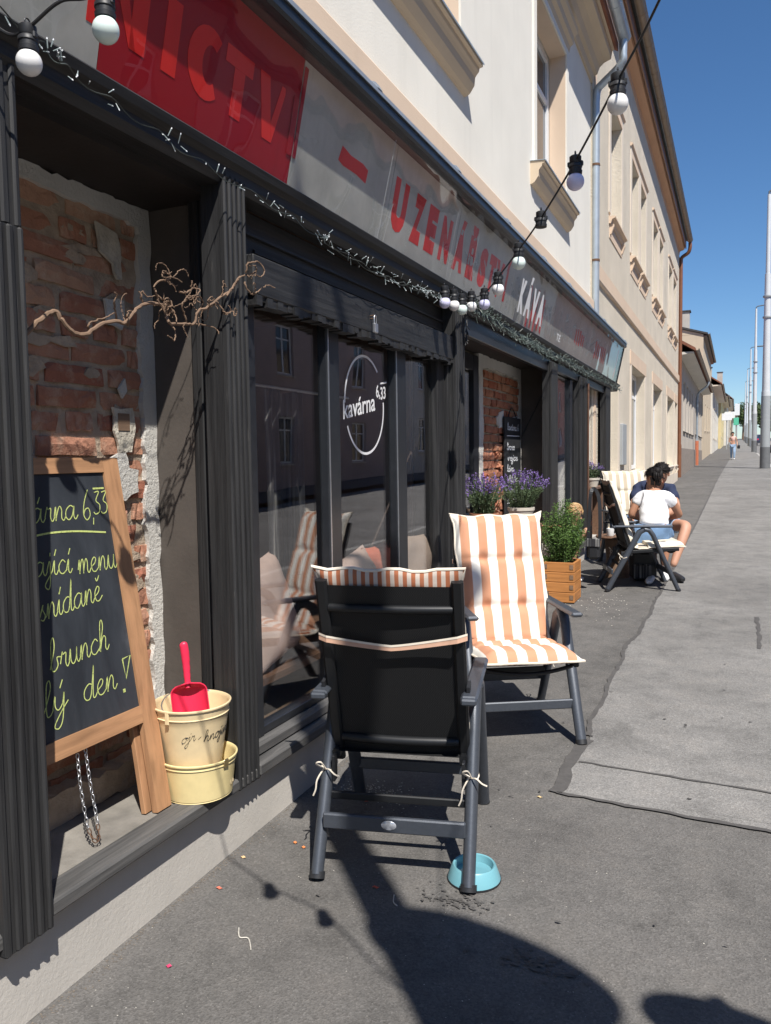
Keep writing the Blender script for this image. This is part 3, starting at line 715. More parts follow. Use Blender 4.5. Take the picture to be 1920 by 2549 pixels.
def letter(s, y0, y1, z0, z1, mat, off=.0006, rot=0.0, bold=.012, par=None, outer=False):
    t = text_mesh(s, 1.0, .0002, 1, bold); xs = [p.x for p in t.v]; yy = [p.y for p in t.v]
    x0, x1, b0 = min(xs), max(xs), 0.0
    cap = .73; sx = (y1 - y0) / (x1 - x0); sy = (z1 - z0) / cap
    t.v = [V((p.x - x0) * sx, p.y * sy, p.z) for p in t.v]
    o = gp(y0, z0, off) if outer else fp(y0, z0, off); t.v = [p * (1 if outer else 1.0355) for p in t.v]; xform(t, frame(o, (0, 1, 0), up_)); 
    return part('letter', t, M[mat], par or sg)
zb, zt = 2.842, 3.062
def stroke(polys, mat, nm='letter', off=.0006):
    m = MB()
    for poly in polys: m.prism([fp(y, z, off) for y, z in poly], (fp(0, 3, .001) - fp(0, 3, 0)))
    return part(nm, m, M[mat], sg)
def I_(a, b): return [(a, zb), (b, zb), (b, zt), (a, zt)]
# R E Z N on the left
letter('Ř', 1.03, 1.20, zb, zt, 'red_letter'); letter('E', 1.26, 1.40, zb, zt, 'red_letter'); letter('Z', 1.45, 1.63, zb, zt, 'red_letter', bold=.03)
stroke([I_(1.79, 1.85), [(1.851, zt), (1.91, zt), (1.99, zb), (1.962, zb)], I_(1.962, 2.03)], 'red_letter')
stroke([I_(2.108, 2.178)], 'red_letter')
# C as a thick ring segment
cc = []; 
for i in range(17):
    a = radians(52 + (308 - 52) * i / 16); cc.append((2.330 + .105 * cos(a), (zb + zt) / 2 + .115 * sin(a)))
ci = []
for i in range(17):
    a = radians(308 - (308 - 52) * i / 16); ci.append((2.345 + .042 * cos(a), (zb + zt) / 2 + .062 * sin(a)))
qs = [[cc[i], cc[i + 1], ci[15 - i], ci[16 - i]] for i in range(16)]
stroke(qs, 'red_letter')
stroke([[(2.425, zt - .058), (2.595, zt - .058), (2.595, zt), (2.425, zt)], [(2.482, zb), (2.548, zb), (2.548, zt - .0585), (2.482, zt - .0585)]], 'red_letter')
stroke([[(2.635, zt), (2.703, zt), (2.745, zb + .07), (2.765, zb), (2.70, zb)], [(2.7455, zb + .07), (2.79, zt), (2.815, zt), (2.82, zt - .02), (2.7655, zb)]], 'red_letter')
stroke([I_(2.880, 2.921), [(2.91, zt + .03), (2.921, zt + .03), (2.921, zt + .075)]], 'red_panel', off=.003)
stroke([[(2.9285, zb), (2.952, zb), (2.957, zt + .13), (2.9285, zt + .13)]], 'red_panel', off=.003)
# dash
stroke([[(3.31, 2.955), (3.36, 2.945), (3.50, 2.948), (3.605, 2.938), (3.612, 3.0), (3.55, 3.012), (3.42, 3.008), (3.33, 3.022)]], 'red_letter', 'dash')
# faded UZENARSTVI
for s, a, b in [('U', 3.955, 4.10), ('Z', 4.235, 4.35), ('E', 4.46, 4.575), ('N', 4.70, 4.83), ('Á', 4.965, 5.12), ('Ř', 5.24, 5.37), ('S', 5.50, 5.63), ('T', 5.72, 5.85), ('V', 5.90, 6.06), ('Í', 6.17, 6.22)]:
    letter(s, a - .012, b + .03, zb, zt + .012, 'red_faded', bold=.075)
# drips of old red paint behind KAVA and at the far end
q = random.Random(4)
for (a, b, lo, hi, n) in [(6.95, 7.62, 2.73, 3.10, 5), (9.15, 9.75, 2.86, 3.05, 5), (10.5, 11.4, 2.84, 3.08, 6), (12.4, 12.93, 2.73, 3.22, 4)]:
    for i in range(n):
        y = a + (b - a) * i / n; w = (b - a) / n * .5; k = q.uniform(0, .05)
        stroke([[(y + w * .2, lo + k), (y + w * .9, lo + k * .5), (y + w + q.uniform(-.02, .02), hi - k), (y, hi - k)]], 'red_faded', 'paint_smear', .0015)
for s, a, b in [('K', 6.70, 6.86), ('Á', 6.90, 7.10), ('V', 7.13, 7.34), ('A', 7.37, 7.585)]:
    letter(s, a, b, 2.845, 3.10, 'white_letter', .0012, bold=.06, outer=True)
for s, a, b in [('T', 8.33, 8.42), ('E', 8.44, 8.51)]:
    letter(s, a, b, 2.80, 2.87, 'white_letter', .0012, bold=.03, outer=True)
for (y, z0, z1, dy) in [(3.86, 2.73, 3.24, .03), (3.93, 2.72, 2.95, .05), (4.93, 2.73, 3.2, .02), (5.0, 2.75, 3.0, .03), (5.4, 2.8, 3.15, .02), (7.9, 2.73, 3.1, .06), (8.0, 2.75, 3.0, .04), (10.1, 2.75, 3.15, .08), (11.4, 2.75, 3.2, .08), (11.9, 2.74, 3.05, .1)]:
    part('scratch', MB().ribbon([gp(y, z0, .001), gp(y + dy * .4, (z0 + z1) / 2, .001), gp(y + dy, z1, .001)], .005, (1, 0, -A)), M['scratch'], sg)
# ================================================================== SECOND HOUSE (roughcast)
h2 = thing('roughcast_house', 'long beige roughcast house with peach window surrounds and brown gutter', 'house', (-.1, 20.5, gz(20.5)))
X2 = -.10
up2 = [(13.11, 14.40), (15.83, 16.94), (17.36, 18.40), (20.07, 21.22), (21.74, 22.80), (24.83, 26.10), (26.62, 27.95)]
lo2 = [(12.98, 14.10), (15.97, 18.40), (20.30, 22.70), (24.62, 27.1), (27.75, 28.9)]
ops = [(a, b, 5.39, 7.17) for a, b in up2] + [(a, b, 1.28, 3.33) for a, b in lo2]
mb = wall_open(MB(), X2, 11.40, 29.4, -.2, 8.62, ops, .22); shell(mb, X2, -9, 11.405, 29.4, -.2, 8.62)
part('wall', mb, M['rough_wall'], h2)
part('corner_strip', MB().box((X2 - .01, 11.58, .3), (X2 + .012, 11.74, 8.4)), M['peach'], h2)
part('string_course', MB().profile_y([(X2 - .02, 4.10), (X2 + .035, 4.10), (X2 + .045, 4.12), (X2 + .045, 4.33), (X2 - .02, 4.36)], 11.60, 29.39), M['peach'], h2)
def vis_sill(par, a, b, z, x, mat, d=.10):
    s = part('window_sill', MB().profile_y([(x - .02, z - .10), (x + .03, z - .10), (x + .05, z - .04), (x + d, z - .02), (x + d, z + .005), (x - .02, z + .02)], a - .12, b + .12), M[mat], par)
    for y in (a - .06, b + .0):
        part('bracket', MB().profile_y([(x - .01, z - .26), (x + .03, z - .25), (x + .07, z - .14), (x + .07, z - .101), (x - .01, z - .101)], y, y + .06), M[mat], s)
    return s
for a, b in up2:
    window(h2, X2 - .16, a + .015, b - .015, 5.40, 7.155, 1, .08, bars=1 if b - a > 1.2 else 0, rail=.7)
    for (u, v, p, q_) in [(a - .17, a - .004, 5.39, 7.33), (b + .004, b + .17, 5.39, 7.33)]:
        part('window_surround', MB().box((X2 - .01, u, p), (X2 + .018, v, q_)), M['rough_trim'], h2)
    part('lintel', MB().box((X2 - .01, a - .0035, 7.175), (X2 + .018, b + .0035, 7.33)), M['peach'], h2)
    part('lintel_cap', MB().profile_y([(X2 - .01, 7.331), (X2 + .02, 7.331), (X2 + .05, 7.36), (X2 + .05, 7.38), (X2 - .01, 7.40)], a - .2, b + .2), M['peach'], h2)
    vis_sill(h2, a, b, 5.33, X2, 'peach')
    part('apron', MB().box((X2 - .01, a - .08, 5.02), (X2 + .012, b + .08, 5.22)), M['peach'], h2)
for a, b in lo2:
    window(h2, X2 - .17, a + .015, b - .015, 1.30, 3.31, 1, .08, bars=1, rail=.75)
    part('lintel', MB().box((X2 - .01, a - .2, 3.335), (X2 + .02, b + .2, 3.60)), M['peach'], h2)
    for (u, v) in [(a - .18, a - .004), (b + .004, b + .18)]:
        part('window_surround', MB().box((X2 - .01, u, 1.0), (X2 + .018, v, 3.33)), M['rough_trim'], h2)
    vis_sill(h2, a, b, 1.24, X2, 'rough_trim', .06)
part('notice_box', MB().bbox((X2 - .01, 14.42, 1.42), (X2 + .05, 14.95, 2.15), .01), M['lamp_band'], h2)
part('soffit', MB().profile_y([(X2 - .02, 8.45), (X2 + .01, 8.45), (X2 + .02, 8.55), (X2 + .16, 8.60), (X2 + .20, 8.72), (X2 + .20, 8.80), (X2 - .02, 8.80)], 11.6, 29.35), M['soffit_peach'], h2)
part('fascia_board', MB().box((X2 + .202, 11.6, 8.62), (X2 + .228, 29.36, 8.86)), M['copper_paint'], h2)
part('roof', MB().profile_y([(X2 + .30, 8.86), (X2 + .30, 8.93), (-4.7, 12.2), (-9.3, 8.9), (-9.3, 8.8), (-4.7, 12.08)], 11.5, 29.45), M['roof_dark'], h2)
gutter(h2, X2 + .34, 8.93, 11.55, 29.5, .085, 'gutter_brown', joints=.55)
part('downpipe', MB().tube(catmull([(X2 + .34, 29.46, 8.84), (X2 + .34, 29.46, 8.68), (X2 + .28, 29.5, 8.52), (X2 + .08, 29.56, 8.40), (X2 + .05, 29.56, 8.25)], 5) + [V(X2 + .05, 29.56, 1.9)], .06, 12), M['copper_paint'], h2)
part('pipe_shoe', MB().tube([V(X2 + .05, 29.56, 1.95), V(X2 + .05, 29.56, .8)], .075, 12), M['copper_paint'], h2)
part('gable_strip', MB().box((X2 - .02, 29.4, .5), (X2 + .006, 29.72, 8.4)), M['copper_paint'], h2)
part('plinth', MB().box((X2 - .02, 11.6, -.1), (X2 + .02, 29.38, .98)), M['rough_trim'], h2)

def house(name, label, y0, y1, x, eave, wall, roof, wins, depth=7, over=.35, ridge=2.4, soff='brown_frame', gut='gutter_brown', plinth=None, gable=False, frame='white_frame', s=1, chimney=None, xr=None):
    g = gz((y0 + y1) / 2)
    h = thing(name, label, 'house', (x, (y0 + y1) / 2, g))
    m = wall_open(MB(), x, y0, y1, g - 1.2, eave, wins, .15, s); shell(m, x, x - s * depth, y0, y1, g - 1.2, eave)
    part('wall', m, M[wall], h)
    if plinth: 
        xs = sorted((x - s * .01, x + s * .03)); part('plinth', MB().box((xs[0], y0 + .01, g - 1.2), (xs[1], y1 - .01, plinth[0])), M[plinth[1]], h)
    for (a, b, c, d) in wins:
        window(h, x - s * .09, a + .01, b - .01, c + .01, d - .01, s, .07, mat=frame, bars=1 if b - a > .8 else 0, rail=.7)
        xs = [(x - s * .02, c - .08), (x + s * .07, c - .07), (x + s * .07, c - .04), (x - s * .02, c - .004)]
        part('window_sill', MB().profile_y(xs, a - .06, b + .06), M['rough_trim' if wall != 'grey_wall' else 'roof_dark'], h)
    r = part('roof', MB().profile_y([(x + s * over, eave - .05), (x + s * over, eave + .06), (x - s * depth / 2, eave + ridge), (x - s * (depth + over), eave + .06), (x - s * (depth + over), eave - .05), (x - s * depth / 2, eave + ridge - .14)], y0 - .1, y1 + .1), M[roof], h)
    if gable is not None:
        for y in (y0, y1 - .02):
            m = MB().prism([V(x, y, eave - .01), V(x - s * depth, y, eave - .01), V(x - s * depth / 2, y, eave + ridge - .16)], V(0, .02, 0)); part('gable', m, M[wall], h)
    part('soffit', MB().profile_y([(x - s * .01, eave - .16), (x + s * (over - .06), eave - .12), (x + s * (over - .06), eave - .06), (x - s * .01, eave - .06)], y0, y1), M[soff], h)
    if s > 0 and y0 < 120: gutter(h, x + over + .05, eave + .03, y0 - .05, y1 + .05, .07, gut, joints=1.0 if y0 < 50 else 3)
    if chimney:
        cy, cx_ = chimney; c = part('chimney', MB().box((x - s * cx_ - .35, cy - .3, eave), (x - s * cx_ + .35, cy + .3, eave + ridge + .35)), M['grey_wall'], h)
        part('chimney_cap', MB().box((x - s * cx_ - .42, cy - .37, eave + ridge + .352), (x - s * cx_ + .42, cy + .37, eave + ridge + .43)), M['roof_dark'], c)
    return h
def row(y0, n, w, gap, c, d): return [(y0 + i * (w + gap), y0 + i * (w + gap) + w, c, d) for i in range(n)]
M['base_grey'] = simple('plinth_grey', (.26, .22, .19), .9, .25, 8, .4, 40)
h3 = house('low_grey_house', 'low grey house with tall white windows and wide pale eaves', 30.6, 52.0, -.15, 5.35, 'grey_wall', 'roof_tile', row(33.4, 4, 1.35, .75, 2.55, 4.5) + row(43.6, 4, 1.35, .75, 2.65, 4.6), over=.55, ridge=2.6, soff='cream_wall', plinth=(1.85, 'base_grey'))
part('downpipe', MB().tube(catmull([(.45, 43.7, 5.3), (.40, 43.7, 5.1), (0, 43.72, 4.75), (-.08, 43.72, 4.5)], 5) + [V(-.08, 43.72, 2.3)], .06, 10), M['zinc'], h3)
part('pipe_shoe', MB().tube([V(-.08, 43.72, 2.3), V(-.08, 43.72, .95)], .10, 10), M['pipe_orange'], h3, 'orange red plastic foot of the downpipe')
h4 = house('tall_beige_house', 'beige house with plain raised gable wall beyond the low grey house', 52.1, 68.5, -.12, 8.9, 'beige_wall', 'roof_dark', [(56, 57.2, 3.2, 4.9), (60.5, 61.7, 3.3, 5.0), (64.5, 65.7, 3.4, 5.1)], over=.25, ridge=1.2, chimney=(53.2, 1.2))
h5 = house('white_cottage', 'white house with dark brown eaves beyond the beige gable', 68.7, 92, .0, 7.2, 'cream_wall', 'roof_tile', [(72 + 4 * i, 73.3 + 4 * i, 3.0, 4.8) for i in range(5)] + [(74, 75.2, 5.6, 6.8), (82, 83.2, 5.7, 6.9)], over=.7, ridge=3.0, soff='rough_trim')
h6 = house('yellow_house', 'pale yellow house under a dark roof far along the street', 92.3, 115, .25, 7.9, 'yellow_wall', 'roof_dark', [(95 + 4.5 * i, 96.3 + 4.5 * i, 3.6, 5.4) for i in range(4)], over=.7, soff='rough_trim', ridge=3.4, chimney=(100, 1.5))
h7 = house('dark_gabled_house', 'far house with dark red roof near the street signs', 115.3, 145, .6, 9.0, 'cream_wall', 'roof_tile', [(118 + 5 * i, 119.4 + 5 * i, 4.2, 6.2) for i in range(5)], over=.7, soff='rough_trim', ridge=3.6, chimney=(120, 1.0))
h8 = house('last_house', 'farthest brown roofed house before the trees', 145.5, 190, 1.1, 8.6, 'beige_wall', 'roof_dark', [(149 + 6 * i, 150.5 + 6 * i, 4.6, 6.4) for i in range(6)], over=.7, soff='rough_trim', ridge=4.0)
# across the street (seen in the panes)
def opp(name, label, y0, y1, eave, wall, roof, n, step):
    g = gz((y0 + y1) / 2); w = []
    for i in range(n):
        a = y0 + 1.2 + i * step; w += [(a, a + 1.1, g + .9, g + 2.6)] + ([(a, a + 1.1, g + 4.1, g + 5.9)] if eave - g > 6 else [])
    return house(name, label, y0, y1, 13.2, eave, wall, roof, w, s=-1, ridge=3.5, depth=9, frame='white_frame', gable=True)
opp('brown_house', 'beige house across the street', -14, 4.5, 7.4, 'beige_wall', 'roof_tile', 6, 2.9)
opp('rose_house', 'rose red house across the street', 4.6, 17, 7.9, 'rose_wall', 'roof_dark', 4, 2.9)
opp('plum_house', 'plum coloured house across the street', 17.1, 34, 7.6, 'mauve_wall', 'roof_tile', 5, 3.1)
opp('cream_corner_house', 'cream house across the street', 34.1, 56, 8.6, 'cream_wall', 'roof_tile', 7, 3.0)
opp('terracotta_house', 'terracotta coloured house across the street', 56.2, 84, 8.8, 'rose_wall', 'roof_dark', 8, 3.2)
opp('pale_house', 'pale house across the street', -40, -14.2, 7.0, 'cream_wall', 'roof_tile', 8, 3.0)

# ================================================================== LAMP POSTS
def lamp(x, y, H=11.9, label='', r0=.20):
    g = gz(y); t = thing('street_lamp', label, 'street lamp', (x, y, g), 0, 'grey street lamps along the kerb')
    part('pole', MB().tube([V(x, y, g - .1), V(x, y, g + 3.4)], [r0, r0 * .93], 16).tube([V(x, y, g + 3.4), V(x, y, g + 8.5)], [r0 * .83, r0 * .62], 16).tube([V(x, y, g + 8.5), V(x, y, g + H)], [r0 * .5, r0 * .36], 12), M['lamp_grey'], t)
    part('foot_sleeve', MB().tube([V(x, y, g - .1), V(x, y, g + .95)], [r0 * 1.06, r0 * 1.04], 16), M['lamp_base'], t)
    part('paint_band', MB().tube([V(x, y, g + .951), V(x, y, g + 3.2)], [r0 * 1.02, r0 * .97], 16), M['lamp_band'], t)
    for z in (6.6, 7.5): part('strap', MB().tube([V(x, y, g + z), V(x, y, g + z + .07)], r0 * .95, 16), M['lamp_band'], t)
    part('arm', MB().tube([V(x, y, g + H - .1), V(x, y, g + H + .12), V(x + .12, y, g + H + .2), V(x + .9, y, g + H + .28)], .045, 8), M['lamp_base'], t)
    part('lamp_head', MB().bbox((x + .7, y - .14, g + H + .20), (x + 1.45, y + .14, g + H + .34), .04), M['lamp_base'], t)
    return t
names = ['tall grey street lamp at the right edge with dark painted foot', 'second grey street lamp along the kerb behind the nearest one', 'third grey street lamp along the kerb counted from the camera', 'fourth grey street lamp along the kerb counted from the camera', 'fifth grey street lamp along the kerb, smallest before the trees']
for (x, y), nm in zip([(2.955, 38.9), (3.17, 73.5), (3.30, 108.0), (3.36, 143.0), (3.4, 178.0)], names): lamp(x, y, label=nm)
kp = lamp(2.945, -.126, 9.0, 'slim grey lamp post at the kerb beside the photographer', .105)
# ================================================================== FAR THINGS
def clump(m, c, r, n, s, q, sq=(1, 1, 1)):
    for i in range(n):
        while True:
            p = V(q.uniform(-1, 1), q.uniform(-1, 1), q.uniform(-1, 1))
            if .35 < p.length < 1: break
        p = V(p.x * r * sq[0], p.y * r * sq[1], p.z * r * sq[2]) + Vector(c)
        a = V(q.gauss(0, 1), q.gauss(0, 1), q.gauss(0, 1)).normalized(); b = a.cross(V(q.gauss(0, 1), q.gauss(0, 1), q.gauss(0, 1))).normalized(); k = s * q.uniform(.6, 1.3)
        m.add([p - a * k, p + b * k * .55, p + a * k, p - b * k * .55], [(0, 1, 2, 3)])
def leafmat(name, c0, c1):
    t = NT(name); co = t.coord(); n = t.noise(co, .8 if 'far' in name else 22, 4); t.col(t.ramp(n, [(.3, c0), (.7, c1)])); t.set(Roughness=.6, Specular_IOR_Level=.3); return t.m
M['leaf_far'] = leafmat('far_foliage', (.035, .06, .02), (.085, .12, .035))
q = random.Random(21)
tl = ['rounded far tree left of the lamp row', 'bushy far tree behind the second lamp', 'dark far tree between the lamps', 'far tree at the right edge over the cars', 'broad pale green tree at the end of the street', 'low far tree behind the dark parked car']
for i, (x, y, h, r) in enumerate([(3.4, 225, 10, 3.2), (6.0, 232, 9.5, 3.5), (9, 215, 9, 3.6), (12.0, 205, 8.5, 3.4), (4.5, 250, 11.5, 4.2), (8.2, 190, 6, 2.6)]):
    g = gz(y); t = thing('tree', tl[i], 'tree', (x, y, g), 0, 'trees at the end of the street')
    m = MB().tube([V(x, y, g - .3), V(x + .1, y, g + h * .4), V(x, y, g + h * .75)], [.3, .22, .08], 8)
    for k in range(5):
        a = k * 1.26; m.tube([V(x, y, g + h * (.35 + .06 * k)), V(x + cos(a) * r * .6, y + sin(a) * r * .6, g + h * (.6 + .05 * k))], [.12, .04], 5)
    part('trunk', m, M['bark'], t)
    m = MB()
    for k in range(12):
        clump(m, (x + q.gauss(0, r * .45), y + q.gauss(0, r * .45), g + h * .66 + q.gauss(0, h * .14)), r * .5, 170, .28, q)
    part('crown', m, M['leaf_far'], t)
# far traffic and signs
def car(x, y, label, col, rz=0):
    t = thing('parked_car', label, 'car', (x, y, gz(y) - .1), rz, 'cars parked on the street')
    m = bpy.data.materials.new('car_paint'); m.use_nodes = True; b = m.node_tree.nodes['Principled BSDF']; b.inputs['Base Color'].default_value = (*col, 1); b.inputs['Roughness'].default_value = .3; b.inputs['Coat Weight'].default_value = 1
    side = [(-2.05, .30), (-2.1, .62), (-1.95, .86), (-1.15, .95), (-.55, 1.40), (.75, 1.45), (1.55, 1.02), (2.0, .92), (2.1, .6), (2.05, .30)]
    def body(u, v):
        return None
    mb = MB(); W = [(.80, 0), (.86, .02), (.86, 0)]
    n = len(side)
    ring = []
    for s_, k in ((-.86, 1), (.86, 1)):
        ring.append([V(s_ * (.78 if z > 1.2 else (.95 if z > .9 else 1)), p, z) for p, z in side])
    mb.add(ring[0] + ring[1], [tuple(range(n))[::-1], tuple(range(n, 2 * n))] + [(i, (i + 1) % n, n + (i + 1) % n, n + i) for i in range(n)])
    bo = part('body', mb, m, t, world=False)
    gl = MB()
    for s_ in (-1, 1): gl.add([V(s_ * .80, -1.0, .98), V(s_ * .70, -.5, 1.36), V(s_ * .69, .7, 1.40), V(s_ * .79, 1.35, 1.03)], [(0, 1, 2, 3)])
    part('side_glass', gl, M['far_glass'], t, world=False, kind='stuff')
    part('windscreen', MB().add([V(-.66, -1.12, .99), V(.66, -1.12, .99), V(.60, -.60, 1.385), V(-.60, -.60, 1.385)], [(0, 1, 2, 3)]), M['far_glass'], t, world=False)
    part('rear_window', MB().add([V(-.62, 1.50, 1.07), V(.62, 1.50, 1.07), V(.58, .86, 1.425), V(-.58, .86, 1.425)], [(0, 1, 2, 3)]), M['far_glass'], t, world=False)
    for xx in (-.8, .8):
        for yy in (-1.3, 1.3):
            w = part('wheel', MB().tube([V(xx - .1, yy, .31), V(xx + .1, yy, .31)], .31, 16), M['plastic_black'], t, world=False)
            part('rim', MB().tube([V(xx - .11, yy, .31), V(xx + .11, yy, .31)], .18, 12), M['steel'], w, world=False)
        part('headlight', MB().bbox((xx * .8 - .14, -2.08, .62), (xx * .8 + .14, -1.98, .76), .02), M['white_frame'], t, world=False)
        part('tail_light', MB().bbox((xx * .85 - .1, 2.0, .7), (xx * .85 + .1, 2.09, .88), .02), M['red_plastic'], t, world=False)
    return t
car(5.35, 76, 'bright red car parked at the right edge', (.55, .02, .04), pi)
car(5.1, 118, 'dark blue car parked between the lamp posts', (.03, .04, .07), pi)
car(5.0, 135, 'white car parked far up the street', (.6, .6, .6), pi)
def street_sign(x, y, z, w, h, mat, label, post=True):
    t = thing('street_sign', label, 'sign', (x, y, gz(y)))
    part('panel', MB().bbox((x - w / 2, y - .05, z), (x + w / 2, y + .05, z + h), .02), mat, t)
    if post: part('post', MB().tube([V(x, y + .09, gz(y) - .1), V(x, y + .09, z + h)], .05, 8), M['lamp_band'], t)
    return t
street_sign(.88, 88, 5.05, .95, .70, M['white_frame'], 'wide white street sign above the pavement far up the street')
street_sign(1.0, 104, 5.9, 1.2, .8, M['white_frame'], 'higher white signboard behind the wide one')
M['sign_green'] = simple('pharmacy_green', (.10, .50, .33), .5, .05, 5)
street_sign(1.75, 100, 4.95, .55, .85, M['sign_green'], 'small green shop sign on a post far up the street')
street_sign(1.85, 112, 6.6, .6, 1.5, M['white_frame'], 'tall narrow white sign beside the green one')
# unseen round signs added at the kerb to cast shadows near the chair
def shadow_sign(x, y, z, r, label):
    g = gz(y); t = thing('shadow_sign', label, 'shadow caster', (x, y, g))
    part('disc', MB().tube([V(x, y - .006, z), V(x, y + .006, z)], r, 48, smooth=False), M['white_frame'], t)
    part('rim', MB().tube([V(x, y - .009, z), V(x, y - .0065, z)], r, 48, smooth=False), M['red_plastic'], t)
    part('face', MB().tube([V(x, y - .012, z), V(x, y - .0095, z)], r * .78, 40, smooth=False), M['white_frame'], t)
    part('post', MB().tube([V(x, y + .04, g - .1), V(x, y + .04, z + r * .7)], .03, 10), M['zinc'], t); return t
rs = shadow_sign(2.925, .183, 4.0, .385, 'large round sign with a plate below it, added near the kerb to cast a shadow')
part('plate', MB().bbox((2.925 - .20, .17, 2.55), (2.925 + .30, .19, 3.73), .006), M['white_frame'], rs)  # plate added to carry the cast shadow on below the disc
shadow_sign(3.145, .696, 2.9, .25, 'small round sign on a post, added near the kerb to cast a shadow')

# ================================================================== BRICK WALLS IN THE BAYS
def rough_brick(L, H, D, seed, wear=.007):
    q = random.Random(seed); m = MB(); nu, nv = 6, 2; n1 = nu + 1
    P = []; ch = [q.random() < .35 for _ in range(4)]
    for j in range(nv + 1):
        for i in range(n1):
            eu, ev = i in (0, nu), j in (0, nv); cor = eu and ev
            x = D - q.uniform(0, wear) - (.003 if (eu or ev) else 0)
            if cor and ch[(i > 0) + 2 * (j > 0)]: x -= q.uniform(.006, .014)
            dy = q.uniform(-.003, .003) if not eu else q.uniform(0, wear * .8) * (1 if i == 0 else -1)
            dz = q.uniform(0, wear * .8) * (1 if j == 0 else -1) if ev else q.uniform(-.008, .008)
            P.append(V(x, -L / 2 + L * i / nu + dy, -H / 2 + H * j / nv + dz))
    fs = []
    for j in range(nv):
        for i in range(nu):
            a, b, c, e = j * n1 + i, j * n1 + i + 1, (j + 1) * n1 + i + 1, (j + 1) * n1 + i
            fs += [(a, b, c), (a, c, e)] if q.random() < .5 else [(a, b, e), (b, c, e)]
    k = len(P); ring = list(range(n1)) + [n1 * 2 - 1] + list(range(n1 * 3 - 1, n1 * 2 - 1, -1)) + [n1]
    B = [V(-.02, P[r].y, P[r].z) for r in ring]; m_ = len(ring)
    fs += [(ring[a], k + a, k + (a + 1) % m_, ring[(a + 1) % m_]) for a in range(m_)]
    m.add(P + B, fs, False); return m
def fixn(me):
    bm = bmesh.new(); bm.from_mesh(me); bmesh.ops.recalc_face_normals(bm, faces=bm.faces[:]); bm.to_mesh(me); bm.free(); return me
def brick_field(par, x, y0, y1, z0, z1, mat, seed, L=.285, H=.070, J=.015, depth=.011, skip=None):
    q = random.Random(seed); cache = {}; n = 0; z = z0; row_ = 0
    while z + H * .6 < z1:
        head = (row_ % 2 == 1); y = y0 - (q.uniform(.02, .12) if head else q.uniform(.0, .2))
        while y < y1:
            l = L * .48 if q.random() < (.75 if head else .25) else L * q.uniform(.9, 1.0)
            a, b = max(y, y0), min(y + l, y1)
            if b - a > .05:
                key = (round((b - a) / .025), q.randrange(3)); ll = key[0] * .025
                if key not in cache: cache[key] = fixn(rough_brick(ll, H, depth, (key[0] * 31 + key[1] * 7 + seed) % 1000, .008).mesh('brick', M[mat]))
                yc, zc = (a + b) / 2, z + H / 2 + q.uniform(-.003, .003)
                if not (skip and skip(yc, zc)):
                    o = bpy.data.objects.new('brick', cache[key]); COL.objects.link(o); o.parent = par
                    o.location = V(x + q.uniform(-.004, .008), yc, zc) - ORG[par.name]; o.rotation_euler = (q.gauss(0, .012), 0, q.gauss(0, .012)); n += 1
            y += l + J
        z += H + J + q.uniform(-.002, .002); row_ += 1
    return n
def slab(poly, x, th, mat, par, name, jit=.0, seed=1, sub=8):
    # irregular plaster slab: polygon in (y,z), its edge broken up
    q = random.Random(seed); P = []
    for i in range(len(poly)):
        a = poly[i]; b = poly[(i + 1) % len(poly)]; L = sqrt((a[0] - b[0]) ** 2 + (a[1] - b[1]) ** 2); k = max(1, min(sub, int(L / .03)))
        for j in range(k):
            t = j / k; P.append((a[0] + (b[0] - a[0]) * t + q.uniform(-jit, jit), a[1] + (b[1] - a[1]) * t + q.uniform(-jit, jit)))
    m = MB().prism([V(x, y, z) for y, z in P], V(th, 0, 0)); return part(name, m, M[mat], par)
bw = thing('brick_wall', 'bare old brick wall in the shopfront recess behind the chalkboard', 'brick wall', (-.40, 2.0, .3))
part('mortar_bed', MB().box((-.52, 1.30, .28), (-.392, 2.546, 2.574)), M['mortar'], bw)
brick_field(bw, -.392, 1.42, 2.485, .42, 2.52, 'brick', 3)
slab([(2.475, .38), (2.485, .9), (2.47, 1.3), (2.48, 1.7), (2.465, 2.1), (2.475, 2.50), (2.2, 2.505), (1.9, 2.515), (1.6, 2.50), (1.40, 2.515), (1.40, 2.574), (2.546, 2.574), (2.546, .36)], -.39, .022, 'whitewash', bw, 'plaster_edge', .010, 5, 30)
slab([(1.35, .357), (2.54, .357), (2.54, .46), (2.2, .455), (1.9, .47), (1.6, .455), (1.35, .47)], -.39, .080, 'mortar', bw, 'mortar_foot', .010, 6, 30)
for i, (pl, mt) in enumerate([([(2.28, 2.19), (2.38, 2.20), (2.385, 2.12), (2.36, 2.09), (2.29, 2.10)], 'whitewash'), ([(2.25, 2.46), (2.36, 2.44), (2.38, 2.36), (2.37, 2.27), (2.35, 2.27), (2.33, 2.33), (2.27, 2.36)], 'pale_mortar'),
        ([(2.30, 1.79), (2.41, 1.79), (2.42, 1.71), (2.40, 1.62), (2.33, 1.62), (2.31, 1.70)], 'pale_mortar'), ([(2.34, 1.86), (2.37, 1.90), (2.385, 1.86), (2.36, 1.83)], 'whitewash'),
        ([(2.29, 1.60), (2.36, 1.63), (2.38, 1.56), (2.43, 1.55), (2.42, 1.47), (2.35, 1.44), (2.30, 1.45), (2.28, 1.52)], 'whitewash')]):
    slab(pl, -.375, .010, mt, bw, 'plaster_patch', .006, 10 + i, 6)
q = random.Random(19)
